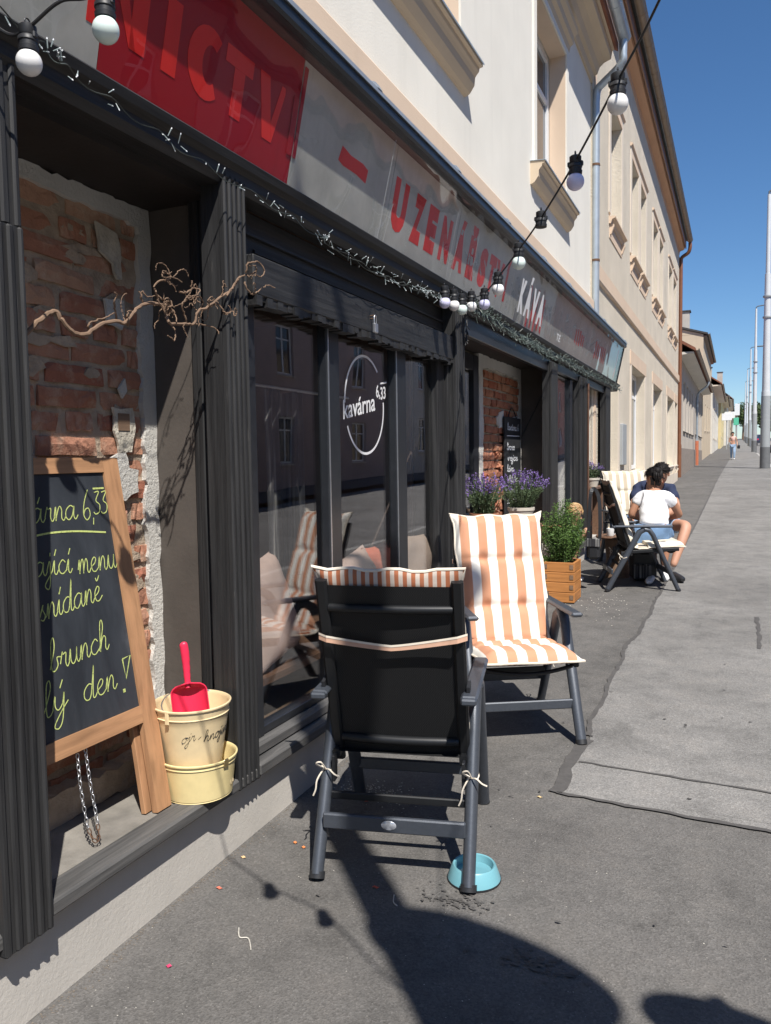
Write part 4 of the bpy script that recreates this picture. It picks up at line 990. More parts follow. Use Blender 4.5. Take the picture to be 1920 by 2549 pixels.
for i in range(22):   # mortar smeared over the brick faces
    cy, cz = q.uniform(1.6, 2.42), q.uniform(1.85, 2.44) if i < 15 else q.uniform(1.0, 1.8); w, h = q.uniform(.04, .11), q.uniform(.015, .045); n = 9
    slab([(cy + w * cos(6.283 * k / n) * q.uniform(.5, 1.1), cz + h * sin(6.283 * k / n) * q.uniform(.5, 1.1)) for k in range(n)], -.386, q.uniform(.006, .0095), 'mortar', bw, 'mortar_smear', .004, 60 + i, 3)
part('socket_box', MB().box((-.37, 2.325, 1.705), (-.362, 2.385, 1.77)), M['bark'], bw)
bw2 = thing('brick_pier', 'bare orange brick pier beside the cafe door with white plaster edges', 'brick wall', (-.40, 7.7, .3))
part('mortar_bed', MB().box((-.52, 6.93, .1), (-.392, 8.47, 2.528)), M['pale_mortar'], bw2)
brick_field(bw2, -.392, 7.06, 8.36, .55, 2.42, 'brick2', 9, depth=.028, skip=lambda y, z: z < 1.0 and y > 8)
slab([(6.93, .3), (7.05, .3), (7.07, .9), (7.04, 1.4), (7.06, 1.9), (7.05, 2.41), (7.5, 2.43), (8.0, 2.42), (8.37, 2.41), (8.37, 1.9), (8.36, 1.3), (8.38, .3), (8.468, .3), (8.468, 2.527), (6.93, 2.527)], -.39, .024, 'whitewash', bw2, 'plaster_edge', .012, 8, 30)
for i, pl in enumerate([[(7.55, 2.02), (7.72, 2.05), (7.74, 1.88), (7.56, 1.87)], [(8.1, 2.0), (8.35, 2.02), (8.35, 1.75), (8.15, 1.8)], [(7.5, 1.98), (7.54, 1.99), (7.54, 1.88), (7.49, 1.9)]]):
    slab(pl, -.375, .018, 'whitewash', bw2, 'plaster_patch', .012, 30 + i, 6)
q = random.Random(77)
for i in range(26):
    y = 7.45 + q.gauss(0, .22); z = .7 + q.uniform(0, .95)
    y = min(max(y, 7.1), 7.8); o = part('broken_brick', xform(rough_brick(q.uniform(.1, .2), q.uniform(.05, .09), .05, 300 + i, .03), Matrix.Translation((-.375, y, z)) @ Matrix.Rotation(q.gauss(0, .25), 4, 'X')), M['brick2'], bw2)
# ================================================================== FOLDING CHAIRS  (u right, v forward, w up)
def chair_parts(t, hi=1.09):
    for s in (-1, 1):
        x = .275 * s
        # front leg: rises from the front foot, bends over under the armrest and runs back down as the rear leg
        fl = part('leg', MB().tube([V(x, .36, .012), V(x, .105, .575), V(x, .07, .622), V(x, .02, .632)], [.023, .025, .026, .024], 12, flat=1.2), M['alu'], t, world=False)
        part('foot_cap', MB().tube([V(x, .366, 0), V(x, .356, .022)], .0245, 12, flat=1.2), M['plastic_black'], fl, world=False)
        x2 = x - .036 * s * 0
        rl = part('leg', MB().tube([V(x * 1.0, -.34, .012), V(x * 1.0, -.09, .48), V(x * 1.0, -.028, .60), V(x * 1.0, .018, .628)], [.023, .025, .026, .024], 12, flat=1.2), M['alu'], t, world=False)
        part('foot_cap', MB().tube([V(x, -.346, 0), V(x, -.336, .022)], .0245, 12, flat=1.2), M['plastic_black'], rl, world=False)
        part('hinge_plate', MB().bbox((x - .030 * s - .006, -.20, .30), (x - .030 * s + .006, -.16, .40), .003, None), M['plastic_black'], rl, world=False)
        arm = MB().bbox((x - .031, -.275, .648), (x + .031, .30, .672), .009)
        arm.bbox((x - .028, -.292, .643), (x + .028, -.262, .667), .006)
        part('armrest', arm, M['alu'], t, world=False)
        part('arm_strut', MB().bar(V(x, .02, .62), V(x, .03, .651), .03, .05), M['plastic_black'], t, world=False)
        xr = .243 * s
        rail = MB().bar(V(xr, -.10, .36), V(xr, -.325, hi), .042, .030, V(1, 0, 0), .008)
        part('back_rail', rail, M['alu_dark'], t, world=False)
        part('seat_rail', MB().bar(V(xr, -.16, .395), V(xr, .37, .425), .03, .035, V(1, 0, 0), .006), M['alu_dark'], t, world=False)
        part('pivot', MB().tube([V(xr, -.115, .405), V(x, -.115, .405)], .012, 10), M['steel'], t, world=False)
        part('tilt_arm', MB().bar(V(xr + .026 * s, -.20, .66), V(xr + .026 * s, -.21, .70), .012, .05), M['plastic_black'], t, world=False)
    # cross pieces
    def bow(z0, v0, d, r, nm, mat='alu_dark', w=.222, flat=1.0):
        part(nm, MB().tube([V(-w + 2 * w * i / 12, v0 - d * (1 - (2 * i / 12 - 1) ** 2), z0) for i in range(13)], r, 10, flat=flat), M[mat], t, world=False)
    bow(.985, -.292, .018, .016, 'cross_rail'); bow(.455, -.13, .018, .018, 'cross_rail')
    bow(.372, .10, -.02, .013, 'seat_bow')
    part('seat_bow', MB().tube([V(-.235 + .47 * i / 12, .33, .405 - .035 * (1 - (2 * i / 12 - 1) ** 2)) for i in range(13)], .011, 8), M['alu_dark'], t, world=False)
    st = part('stretcher', MB().bbox((-.262, -.318, .165), (.262, -.296, .222), .005, Matrix.Translation((0, .017, 0))), M['alu'], t, world=False)
    part('badge', MB().lathe([(.001, .0), (.026, .0), (.028, -.0015), (.028, -.004)], (0, 0, 0), 24, Matrix.Translation((-.015, -.3035, .195)) @ Matrix.Rotation(pi / 2, 4, 'X') @ Matrix.Diagonal((1, .62, 1, 1))), M['badge'], st, world=False)
    part('stretcher', MB().bbox((-.262, .268, .165), (.262, .287, .215), .005), M['alu'], t, world=False)
    part('stretcher', MB().bbox((-.255, -.205, .235), (.255, -.19, .265), .004), M['alu_dark'], t, world=False)
    # textile sling
    def back(u, v):
        z = .395 + (hi - .02 - .395) * v; yy = -.11 - (.215) * (z - .395) / (hi - .395) - .012 * (1 - (2 * u - 1) ** 2)
        return V(-.225 + .45 * u, yy, z)
    part('back_mesh', MB().grid(back, 10, 12), M['sling'], t, world=False)
    part('seat_mesh', MB().grid(lambda u, v: V(-.23 + .46 * u, -.15 + .50 * v, .402 + .03 * v - .02 * sin(pi * u) * sin(pi * v)), 8, 8), M['sling'], t, world=False)
def sling_mat():
    t = NT('woven_sling'); co = t.coord()
    br = t.n('ShaderNodeTexChecker'); br.inputs['Scale'].default_value = 260
    t.l(co, br.inputs[0]); w = t.n('ShaderNodeTexWave'); w.inputs['Scale'].default_value = 90; w.bands_direction = 'X'; t.l(co, w.inputs[0])
    n = t.noise(co, 3, 3)
    t.col(t.mix(br.outputs[1], (.004, .0042, .0045), (.022, .0225, .024))); t.set(Roughness=.6, Specular_IOR_Level=.35); t.bump(br.outputs[1], .3, .001); return t.m
M['sling'] = sling_mat()
def place(name, label, c, F, group):
    return thing(name, label, 'chair', (c[0], c[1], gz(c[1])), atan2(-F[0], F[1]), group)
G = 'folding garden chairs on the pavement'
ch1 = place('folding_chair', 'black high back folding chair seen from behind, nearest to the camera', (.592, 2.815), (-.22, .975), G); chair_parts(ch1)
def copy_chair(label, c, F):
    o = copy_tree(ch1); o.location = (c[0], c[1], gz(c[1])); o.rotation_euler = (0, 0, atan2(-F[0], F[1])); o['label'] = label; return o
ch2 = copy_chair('black folding chair facing the camera under the orange striped cushion', (.645, 4.205), (.5, -.866))
ch3 = copy_chair('black folding chair seen from the side that the woman in white sits on', (.83, 8.57), (.95, .3))
ch4 = copy_chair('black folding chair behind the couple, facing the camera with beige striped cushion', (.60, 10.05), (.42, -.91))
def stripe(name, c0, c1, period, sharp=.06, back_period=.026, dark=.55):
    t = NT(name); tc = t.n('ShaderNodeTexCoord'); sx = t.n('ShaderNodeSeparateXYZ'); t.l(tc.outputs['Object'], sx.inputs[0])
    def band(p):
        a = t.math('MULTIPLY', sx.outputs[0], 2 * pi / p); b = t.math('COSINE', a)
        r = t.ramp(t.math('MULTIPLY_ADD', b, .5, .5), [(.5 - sharp, (0, 0, 0)), (.5 + sharp, (1, 1, 1))]); return r
    n = t.noise(t.coord(), 14, 4)
    w = t.noise(t.coord((1, 1, 1)), 500, 2)
    cc = t.mix(band(period), c1, c0); cc = t.mix(t.ramp(n, [(.35, (0, 0, 0)), (.8, (.12, .12, .12))]), cc, sc(c1, .6)); t.col(cc); t.set(Roughness=.95, Specular_IOR_Level=.1); t.bump(w, .25, .001); return t.m
M['cush_o'] = stripe('orange_striped_canvas', (.60, .295, .175), (.84, .815, .745), .1025)
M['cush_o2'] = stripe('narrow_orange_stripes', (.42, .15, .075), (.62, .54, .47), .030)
M['cush_b'] = stripe('beige_striped_canvas', (.52, .44, .33), (.80, .75, .64), .090)
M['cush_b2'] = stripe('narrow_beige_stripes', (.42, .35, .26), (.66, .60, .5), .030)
M['tape'] = simple('cream_tape', (.80, .72, .60), .9, .1, 30)
M['tape_o'] = simple('peach_tape', (.66, .40, .28), .9, .1, 30)
def cushion(name, label, ch, top_m, und_m, top=1.16, group='striped chair cushions', straps=True, seed=1):
    t = thing(name, label, 'cushion', tuple(ch.location), ch.rotation_euler.z, group)
    q = random.Random(seed)
    P = catmull([V(0, .43, .452), V(0, .30, .452), V(0, .05, .437), V(0, -.06, .437), V(0, -.10, .48), V(0, -.16, .66), V(0, -.235, .90), V(0, -.318, top)], 8)
    L = [0.0]
    for a, b in zip(P[:-1], P[1:]): L.append(L[-1] + (b - a).length)
    T = L[-1]
    def at(s):
        s *= T
        for i in range(len(L) - 1):
            if L[i + 1] >= s or i == len(L) - 2:
                k = (s - L[i]) / (L[i + 1] - L[i]); p = P[i].lerp(P[i + 1], k); d = (P[min(i + 2, len(P) - 1)] - P[max(i - 1, 0)]).normalized(); return p, V(0, -d.z, d.y) if False else V(1, 0, 0).cross(d) * -1
    hw = .252; tufts = [(u, s) for u in (-.105, .0 + .105) for s in (.22, .575, .79)]; seam = .40
    NU, NV = 48, 120
    # outward normal must point up / forward
    def off(u, s):
        e = min(1, (hw - abs(u)) / .055) ** .5 if abs(u) < hw else 0
        es = min(1, s * T / .05, (1 - s) * T / .05); es = max(es, 0) ** .5
        h = .052 * e * es
        for (a, b) in tufts:
            d = sqrt(((u - a) / 1.0) ** 2 + (((s - b) * T)) ** 2); h *= 1 - .78 * math.exp(-(d / .030) ** 2) - .0 * d
            h *= 1 - .22 * math.exp(-(d / .09) ** 2)
            h *= 1 - .16 * math.exp(-(abs((s - b) * T) / .016) ** 2) * math.exp(-(max(0, abs(u) - .105) / .2) ** 2)
        h *= 1 - .55 * math.exp(-((s - seam) * T / .022) ** 2)
        return h + .002
    rows = []
    mb = MB()
    ph = q.uniform(0, 6)
    def fn(sgn):
        def g(i, j):
            u = -hw + 2 * hw * i; s = j; p, n = at(s)
            if n.z < 0 and s < .3: n = -n
            if s >= .3 and n.y < 0: n = -n
            wob = .003 * sin(s * 40 + ph) * abs(u) / hw + .0035 * sin(s * 17 + u * 23 + ph)
            k = 1 + .05 * max(0, abs(2 * j - 1) - .93) / .07 * (1 if abs(u) > .8 * hw else .3)
            h = off(u, s) * (1.0 if sgn > 0 else -.35)
            sag = .010 * sin(9 * s + u * 11 + ph) * (.3 if s < .4 else .4) + .003 * sin(60 * s + 31 * u + ph) * abs(sin(23 * u + 5 * s))
            ear = max(0, s - .965) / .035 * max(0, abs(u) / hw - .80) / .20
            return V(u * (k + .04 * ear) + wob, p.y - .008 * ear, p.z + .014 * ear + .006 * (s > .96) * sin(u * 38 + ph)) + n * (h + sag * .5)
        return g
    mb.m = 0; mb.grid(fn(1), NU, NV); mb.m = 1; mb.grid(fn(-1), NU, NV)
    part('cover', mb, [M[top_m], M[und_m]], t, world=False)
    # piped edge
    pip = MB()
    f = fn(1)
    E_ = [f(0, j / 60) for j in range(61)] + [f(i / 12, 1) for i in range(1, 13)] + [f(1, 1 - j / 60) for j in range(1, 61)] + [f(1 - i / 12, 0) for i in range(1, 13)]
    pip.tube(E_, .006, 6); part('piping', pip, M['tape'], t, world=False)
    if straps:
        st = MB(); pts = []
        for k in range(17):
            a = k / 16; u = -.272 + .544 * a; z = .872 - .042 * (1 - abs(2 * a - 1) ** 1.2) + .012 * a
            yv = -.11 - .215 * (z - .395) / .695 - .028
            pts.append(V(u, yv - (.004 if 0 < k < 16 else -.02), z))
        vs = []
        for k, p in enumerate(pts):
            w = .012 - .004 * (1 - abs(2 * k / 16 - 1)); vs += [p + V(0, 0, w), p - V(0, 0, w)]
        st.add(vs, [(2 * k, 2 * k + 1, 2 * k + 3, 2 * k + 2) for k in range(16)]); part('tie_strap', st, M['tape_o'], t, world=False)
        st2 = MB(); vs = [v + V(0, -.0015, .009) for v in vs]; vv = []
        for k in range(17): c = (vs[2 * k] + vs[2 * k + 1]) / 2; vv += [c + V(0, 0, .005), c - V(0, 0, .003)]
        st2.add(vv, [(2 * k, 2 * k + 1, 2 * k + 3, 2 * k + 2) for k in range(16)]); part('strap_edge', st2, M['tape'], t, world=False)
        for s in (-1, 1):
            b = MB(); x = .275 * s
            b.tube([V(x + .024 * cos(a) , -.165 + .028 * sin(a), .345 + .006 * sin(2 * a)) for a in [i * 2 * pi / 12 for i in range(13)]], .0035, 6)
            b.tube(catmull([V(x - .01, -.195, .345), V(x - .03, -.215, .31), V(x - .035, -.22, .275), V(x - .045, -.22, .25)], 4), .003, 5)
            b.tube(catmull([V(x, -.195, .345), V(x + .02, -.22, .355), V(x + .04, -.225, .34), V(x + .058, -.22, .33)], 4), .003, 5)
            b.tube(catmull([V(x, -.195, .345), V(x - .03, -.225, .375), V(x - .01, -.23, .385), V(x, -.2, .35)], 4), .003, 5)
            part('tie_cord', b, M['tape'], t, world=False)
    return t
cushion('chair_cushion', 'orange and white striped cushion on the nearest chair, mostly hidden by its back', ch1, 'cush_o', 'cush_o2', 1.125, seed=1)
cushion('chair_cushion', 'orange and white striped padded cushion in full sun on the chair facing the camera', ch2, 'cush_o', 'cush_o2', 1.14, seed=2)
cushion('chair_cushion', 'beige striped cushion that the woman in white sits on', ch3, 'cush_b', 'cush_b2', 1.12, seed=3)
cushion('chair_cushion', 'beige striped cushion with tufts behind the man in navy', ch4, 'cush_b', 'cush_b2', 1.14, seed=4)

# ================================================================== CHALKBOARD
cbz = .316
cb = thing('chalkboard_easel', 'wooden framed easel chalkboard with yellow handwriting leaning on the bricks', 'chalkboard', (-.13, 1.9, cbz))
KX = .2 / 1.29
def bp(y, z, off=0.0):
    k = 1 / sqrt(1 + KX * KX); return Q(V(-.13 - KX * (z - .31) + off * k, y, z + off * KX * k))
def Q(p): return V(p.x * .966 + .060, p.y * .966, p.z * .966 + .0537)   # set forward onto the raised sill
def bslab(y0, y1, z0, z1, o0, o1, mat, nm, par=cb, lean=0.0):
    m = MB().add([bp(y0 - lean * 0, z0, o0), bp(y1, z0, o0), bp(y1 - lean, z1, o0), bp(y0 - lean, z1, o0), bp(y0, z0, o1), bp(y1, z0, o1), bp(y1 - lean, z1, o1), bp(y0 - lean, z1, o1)], [(0, 1, 2, 3), (4, 5, 6, 7), (0, 1, 5, 4), (1, 2, 6, 5), (2, 3, 7, 6), (3, 0, 4, 7)])
    return part(nm, m, M[mat], par)
fr_ = bslab(2.185, 2.262, .318, 1.60, -.012, .012, 'easel', 'stile', lean=-.0); bslab(1.36, 1.437, .318, 1.60, -.012, .012, 'easel', 'stile')
bslab(1.4375, 2.1845, 1.548, 1.60, -.012, .012, 'easel_h', 'rail'); bslab(1.4375, 2.1845, .645, .705, -.012, .012, 'easel_h', 'rail')
bslab(1.4375, 2.1845, .7055, 1.5475, -.006, .004, 'slate', 'board')
# rear legs of the easel folded behind
for y in (1.345, 2.165):
    m = MB().bar(Q(V(-.165, y + .02, .318)), Q(V(-.215, y + .02, .66)), .045, .02, V(0, 1, 0), .002)
    part('rear_leg', m, M['easel'], cb)
GL = {
 'a': ([[(.75, .85), (.45, 1), (.1, .7), (.05, .25), (.3, 0), (.6, .3), (.78, .95), (.72, .3), (.88, 0), (1.1, .3)]], 1.05),
 'b': ([[(0, .2), (.4, 1.4), (.36, 2.1), (.16, 1.8), (.12, .3), (.35, 0), (.65, .3), (.6, .8), (.95, .75)]], .85),
 'c': ([[(.7, .8), (.45, 1), (.1, .6), (.15, .15), (.45, 0), (.85, .3)]], .8),
 'd': ([[(.75, .85), (.45, 1), (.1, .7), (.05, .25), (.3, 0), (.6, .3), (.9, 2.1), (.76, .3), (.9, 0), (1.12, .3)]], 1.05),
 'e': ([[(.05, .35), (.45, .6), (.55, .9), (.35, 1), (.1, .6), (.2, .1), (.5, 0), (.85, .3)]], .8),
 'h': ([[(0, .1), (.42, 1.5), (.36, 2.1), (.18, 1.8), (.12, 0)], [(.12, .1), (.3, .75), (.5, 1), (.66, .8), (.62, .2), (.78, 0), (.98, .3)]], .95),
 'i': ([[(0, .3), (.22, 1), (.18, .2), (.35, 0), (.55, .3)], [(.26, 1.35), (.29, 1.6)]], .52),
 'j': ([[(0, .3), (.3, 1), (.25, -.5), (.05, -1), (-.22, -.7), (.2, -.1), (.5, .3)], [(.34, 1.35), (.37, 1.6)]], .5),
 'í': ([[(0, .3), (.22, 1), (.18, .2), (.35, 0), (.55, .3)], [(.24, 1.35), (.42, 1.8)]], .52),
 'k': ([[(0, .1), (.4, 1.5), (.35, 2.1), (.18, 1.8), (.12, 0)], [(.65, 1), (.2, .5), (.6, .1), (.9, .2)]], .85),
 'l': ([[(0, .2), (.42, 1.5), (.38, 2.1), (.2, 1.8), (.2, .2), (.4, 0), (.6, .3)]], .55),
 'm': ([[(0, .3), (.15, 1), (.14, 0)], [(.14, .1), (.3, .8), (.45, 1), (.52, .7), (.5, 0)], [(.5, .1), (.68, .8), (.82, 1), (.92, .7), (.9, .2), (1.05, 0), (1.25, .3)]], 1.2),
 'n': ([[(0, .3), (.15, 1), (.14, 0)], [(.14, .1), (.35, .8), (.52, 1), (.64, .7), (.62, .2), (.78, 0), (.98, .3)]], .93),
 'o': ([[(.5, 1), (.15, .75), (.1, .25), (.4, 0), (.7, .3), (.7, .8), (.5, 1), (.95, .85)]], .9),
 'r': ([[(0, .3), (.2, 1), (.25, .85), (.5, .9), (.45, .3), (.6, 0), (.8, .3)]], .75),
 's': ([[(0, .2), (.35, 1), (.3, .7), (.5, .3), (.35, 0), (.1, .1)], [(.45, .1), (.7, .3)]], .66),
 'u': ([[(0, .3), (.15, 1), (.15, .3), (.35, 0), (.6, .3), (.7, 1), (.66, .3), (.82, 0), (1.02, .3)]], .97),
 'v': ([[(0, .3), (.15, 1), (.3, 0), (.6, 1), (.9, .85)]], .85),
 'y': ([[(0, .3), (.15, 1), (.15, .4), (.35, .1), (.6, .4), (.7, 1), (.6, -.5), (.35, -1), (.1, -.75), (.5, -.1), (.95, .4)]], .95),
 'z': ([[(.05, .9), (.6, 1), (.15, .05), (.4, -.3), (.2, -.9), (-.05, -.6), (.6, .2)]], .7),
 'g': ([[(.7, .85), (.4, 1), (.1, .6), (.3, .1), (.65, .4), (.72, .95), (.6, -.6), (.3, -1), (.1, -.7), (.9, .3)]], .95),
 '6': ([[(.55, 2.0), (.2, 1.2), (.08, .4), (.35, 0), (.65, .3), (.55, .75), (.25, .7), (.1, .4)]], .85),
 '3': ([[(.1, 1.9), (.55, 1.95), (.25, 1.2), (.6, .8), (.55, .2), (.2, 0), (.0, .2)]], .72),
 ',': ([[(.1, .1), (.05, -.35)]], .3), '-': ([[(.05, .5), (.45, .55)]], .55), ' ': ([], .6), '.': ([[(.05, 0), (.1, .05)]], .25),
}
GL['ě'] = (GL['e'][0] + [[(.25, 1.65), (.38, 1.4), (.62, 1.75)]], .8); GL['ý'] = (GL['y'][0] + [[(.45, 1.35), (.62, 1.8)]], .95); GL['á'] = (GL['a'][0] + [[(.5, 1.3), (.7, 1.75)]], 1.05)
def handwrite(par, text, y0, y1, zb_, ze, xh, mp, w, mat, nm, nrm, shear=.12, k=5):
    adv = sum(GL[c][1] for c in text); sx = (y1 - y0) / adv; x = 0
    for c in text:
        st, a = GL[c]
        if st:
            m = MB()
            for s in st:
                pts = catmull([(px_ + py_ * shear, py_, 0) for px_, py_ in s], k) if len(s) > 2 else [V(px_ + py_ * shear, py_, 0) for px_, py_ in s]
                P = []
                for p in pts:
                    y = y0 + (x + p.x) * sx; P.append(mp(y, zb_ + (ze - zb_) * ((y - y0) / (y1 - y0)) + p.y * xh))
                m.ribbon(P, w, nrm)
            part(nm, m, M[mat], par)
        x += a
cn = (bp(2, 1, 1) - bp(2, 1, 0)); bmp = lambda y, z: bp(y, z, .0055)
hw_ = lambda s, a, b, z0, z1, xh: handwrite(cb, s, a, b, z0, z1, xh, bmp, .0036, 'chalk', 'chalk_letter', cn)
hw_('kavárna', 1.70, 2.035, 1.390, 1.392, .047); hw_('6,', 2.058, 2.118, 1.385, 1.385, .052); hw_('33', 2.112, 2.182, 1.402, 1.402, .040)
part('chalk_line', MB().ribbon([bmp(2.125, 1.492), bmp(2.178, 1.492)], .006, cn), M['chalk'], cb)
part('chalk_line', MB().ribbon(catmull([bmp(1.70, 1.325), bmp(1.86, 1.352), bmp(2.0, 1.352), bmp(2.155, 1.335)], 6), .006, cn), M['chalk'], cb)
hw_('ající', 1.822, 1.975, 1.222, 1.216, .045); hw_('menu', 2.0, 2.182, 1.206, 1.206, .048)
hw_('snídaně', 1.812, 2.088, 1.080, 1.106, .048); hw_('brunch', 1.822, 2.085, .915, .935, .049)
hw_('lý', 1.768, 1.872, .782, .795, .050); hw_('den', 1.938, 2.092, .790, .795, .050)
m = MB().ribbon([bmp(2.138, .885), bmp(2.178, .890), bmp(2.142, .815), bmp(2.138, .885)], .006, cn); part('chalk_letter', m, M['chalk'], cb)
m = MB(); m.ribbon([bmp(2.118, .777), bmp(2.130, .777)], .012, cn); part('chalk_letter', m, M['chalk'], cb)
# chain hanging below the board
chn = thing('hanging_chain', 'thin steel chain looped below the chalkboard', 'chain', (-.16, 1.95, .7))
def link_mesh(): 
    pts = [V(.0055 * cos(a), 0, .0105 * sin(a)) for a in [i * 2 * pi / 8 for i in range(9)]]; return fixn(MB().tube(pts, .0019, 5, cap=False).mesh('chain_link', M['steel']))
lm = link_mesh(); lm2 = lm.copy(); lm2.materials[0] = M['rust']
path = catmull([(-.185, 1.885, .645), (-.175, 1.885, .52), (-.16, 1.892, .40), (-.145, 1.902, .345), (-.14, 1.918, .345), (-.15, 1.925, .40), (-.17, 1.922, .52), (-.185, 1.92, .645)], 24); path = [Q(p) for p in path]
acc = 0; last = path[0]; k = 0
for i in range(1, len(path)):
    acc += (path[i] - path[i - 1]).length
    if acc >= .0165:
        acc = 0; p = path[i]; d = (p - path[i - 1]).normalized()
        o = link('chain_link', lm2 if p.z < .42 else lm, chn); o.location = p - ORG[chn.name]; o.rotation_mode = 'QUATERNION'
        o.rotation_quaternion = d.to_track_quat('Z', 'Y') @ Matrix.Rotation((k % 2) * pi / 2, 3, 'Z').to_quaternion(); k += 1

# ================================================================== BUCKETS AND SCOOP
BX, BY, BZ = -.036, 2.318, .363
def tub(name, label, r0, r1, h, zb_, mat, c, rings=()):
    t = thing(name, label, 'bucket', (c[0], c[1], zb_))
    pr = [(.001, .004), (r0 - .002, .004), (r0, 0), (r0 + .001, .006)]
    for i in range(1, 8):
        z = h * i / 8; pr.append((r0 + (r1 - r0) * i / 8, z))
    for z in rings: pr += [(r0 + (r1 - r0) * (z - .006) / h, z - .006), (r0 + (r1 - r0) * z / h + .0035, z), (r0 + (r1 - r0) * (z + .006) / h, z + .006)]
    pr.sort(key=lambda p: (p[1], p[0])); pr = [(.001, .003)] + [p for p in pr if p[0] > .01]
    pr += [(r1, h - .004), (r1 + .005, h - .003), (r1 + .0055, h + .002), (r1 + .001, h + .004), (r1 - .003, h), (r1 - .004, h - .01), (r0 - .001, .02), (.001, .02)]
    part('body', MB().lathe(pr, (c[0], c[1], zb_), 48), M[mat], t); return t
t1 = tub('metal_tub', 'yellow enamel tub on the sill holding the bucket', .122, .139, .142, BZ, 'enamel2', (BX, BY), (.125,))
m = MB()
handwrite(t1, '6l', 2.335, 2.375, BZ + .035, BZ + .035, .022, lambda y, z: V(BX + sqrt(max(0, (.127 + .0009) ** 2 - (y - BY) ** 2)) , y, z), .003, 'enamel', 'embossed_mark', V(1, 0, 0), 0)
part('clasp', MB().bbox((-.012, -.0, 0), (.012, .006, .028), .002, Matrix.Translation((BX + .1385 * cos(-.15), BY + .1385 * sin(-.15), BZ + .120)) @ Matrix.Rotation(-.15 - pi / 2, 4, 'Z')), M['brass'], t1)
t2 = tub('bucket', 'cream enamel bucket with black handwriting standing in the tub', .100, .138, .245, BZ + .095, 'enamel', (BX - .012, BY - .012), (.212,))
bx, by, bz = BX - .012, BY - .012, BZ + .095
def cyl(y, z):
    r = .100 + .038 * (z - bz) / .245 + .0012; a = (y - by) / r - .55; return V(bx + r * cos(a), by + r * sin(a), z)
for s, a, b in [('ojr', by - .085, by - .035), ('-', by - .028, by - .014), ('hnojivo', by - .006, by + .125)]:
    handwrite(t2, s, a, b, bz + .128, bz + .140, .020, cyl, .0028, 'ink', 'ink_letter', V(1, 0, 0), .15)
part('filling', MB().lathe([(.001, .003), (.05, .006), (.120, 0)], (bx, by, bz + .165), 32), M['grey_soil'], t2)
hd = MB(); pts = []
for i in range(17):
    a = pi * i / 16; pts.append(V(bx - .075 * sin(a), by - .140 * cos(a), bz + .235 + .045 * sin(a) * .9))
hd.tube(pts, .0025, 6); hh = part('handle', hd, M['steel'], t2)
part('grip', MB().tube([pts[10], pts[11], pts[12]], [.009, .0115, .009], 10), M['handle_wood'], hh)
for s in (-1, 1): part('ear', MB().bbox((bx - .008, by + s * .140 - .003, bz + .20), (bx + .008, by + s * .140 + .003, bz + .245), .002), M['enamel'], t2)
sco = thing('garden_scoop', 'pink red plastic scoop standing in the cream bucket', 'scoop', (bx + .02, by - .045, bz + .14))
SM = frame((bx + .03, by - .035, bz + .185), (.79, .61, .10), (-.16, .05, 1)) @ Matrix.Scale(1.18, 4)
def scoop(u, v):
    a = -1.25 + 2.5 * u; r = .056 * (1 if v < .75 else sqrt(max(0.0, 1 - ((v - .75) / .25) ** 2)) * .85 + .15)
    return V(r * sin(a), .005 + .115 * v, -r * .75 * cos(a) + .03 - (.0 if v < .8 else 0))
g = MB().grid(scoop, 20, 18); b_ = [V(p.x * .95, p.y, p.z * .95 + .002) for p in g.v]; g.add(b_, g.f[:], True)
rim = [scoop(0, j / 18) for j in range(19)] + [scoop(i / 20, 1) for i in range(1, 21)] + [scoop(1, 1 - j / 18) for j in range(19)]
g.tube(rim, .0022, 6)
xform(g, SM); part('blade', g, M['red_plastic'], sco)
g = MB().tube(catmull([V(0, .105, .012), V(0, .13, .01), V(.002, .17, .012), V(.003, .21, .016), V(.002, .235, .018), V(0, .246, .018)], 5), [.010, .009, .009, .009, .009, .009, .010, .010, .010, .011, .011, .011, .012, .012, .012, .0125, .0125, .0125, .0125, .0125, .0125, .0122, .011, .009, .006, .002][:26], 12, flat=.6)
xform(g, SM); part('handle', g, M['red_plastic'], sco)
# ================================================================== DOG BOWL
bo = thing('dog_bowl', 'turquoise plastic dog bowl behind the rear chair leg', 'bowl', (.925, 2.64, gz(2.64)))
part('body', MB().lathe([(.001, .002), (.092, 0), (.096, .004), (.080, .050), (.075, .056), (.070, .054), (.062, .018), (.001, .014)], (.925, 2.64, gz(2.64)), 40), M['bowl'], bo)
part('water', MB().lathe([(.001, .030), (.064, .030)], (.925, 2.64, gz(2.64)), 32), M['water'], bo)
part('foot_ring', MB().lathe([(.090, -.001), (.0975, -.001), (.0975, .006), (.094, .006)], (.925, 2.64, gz(2.64)), 40), M['plastic_black'], bo)
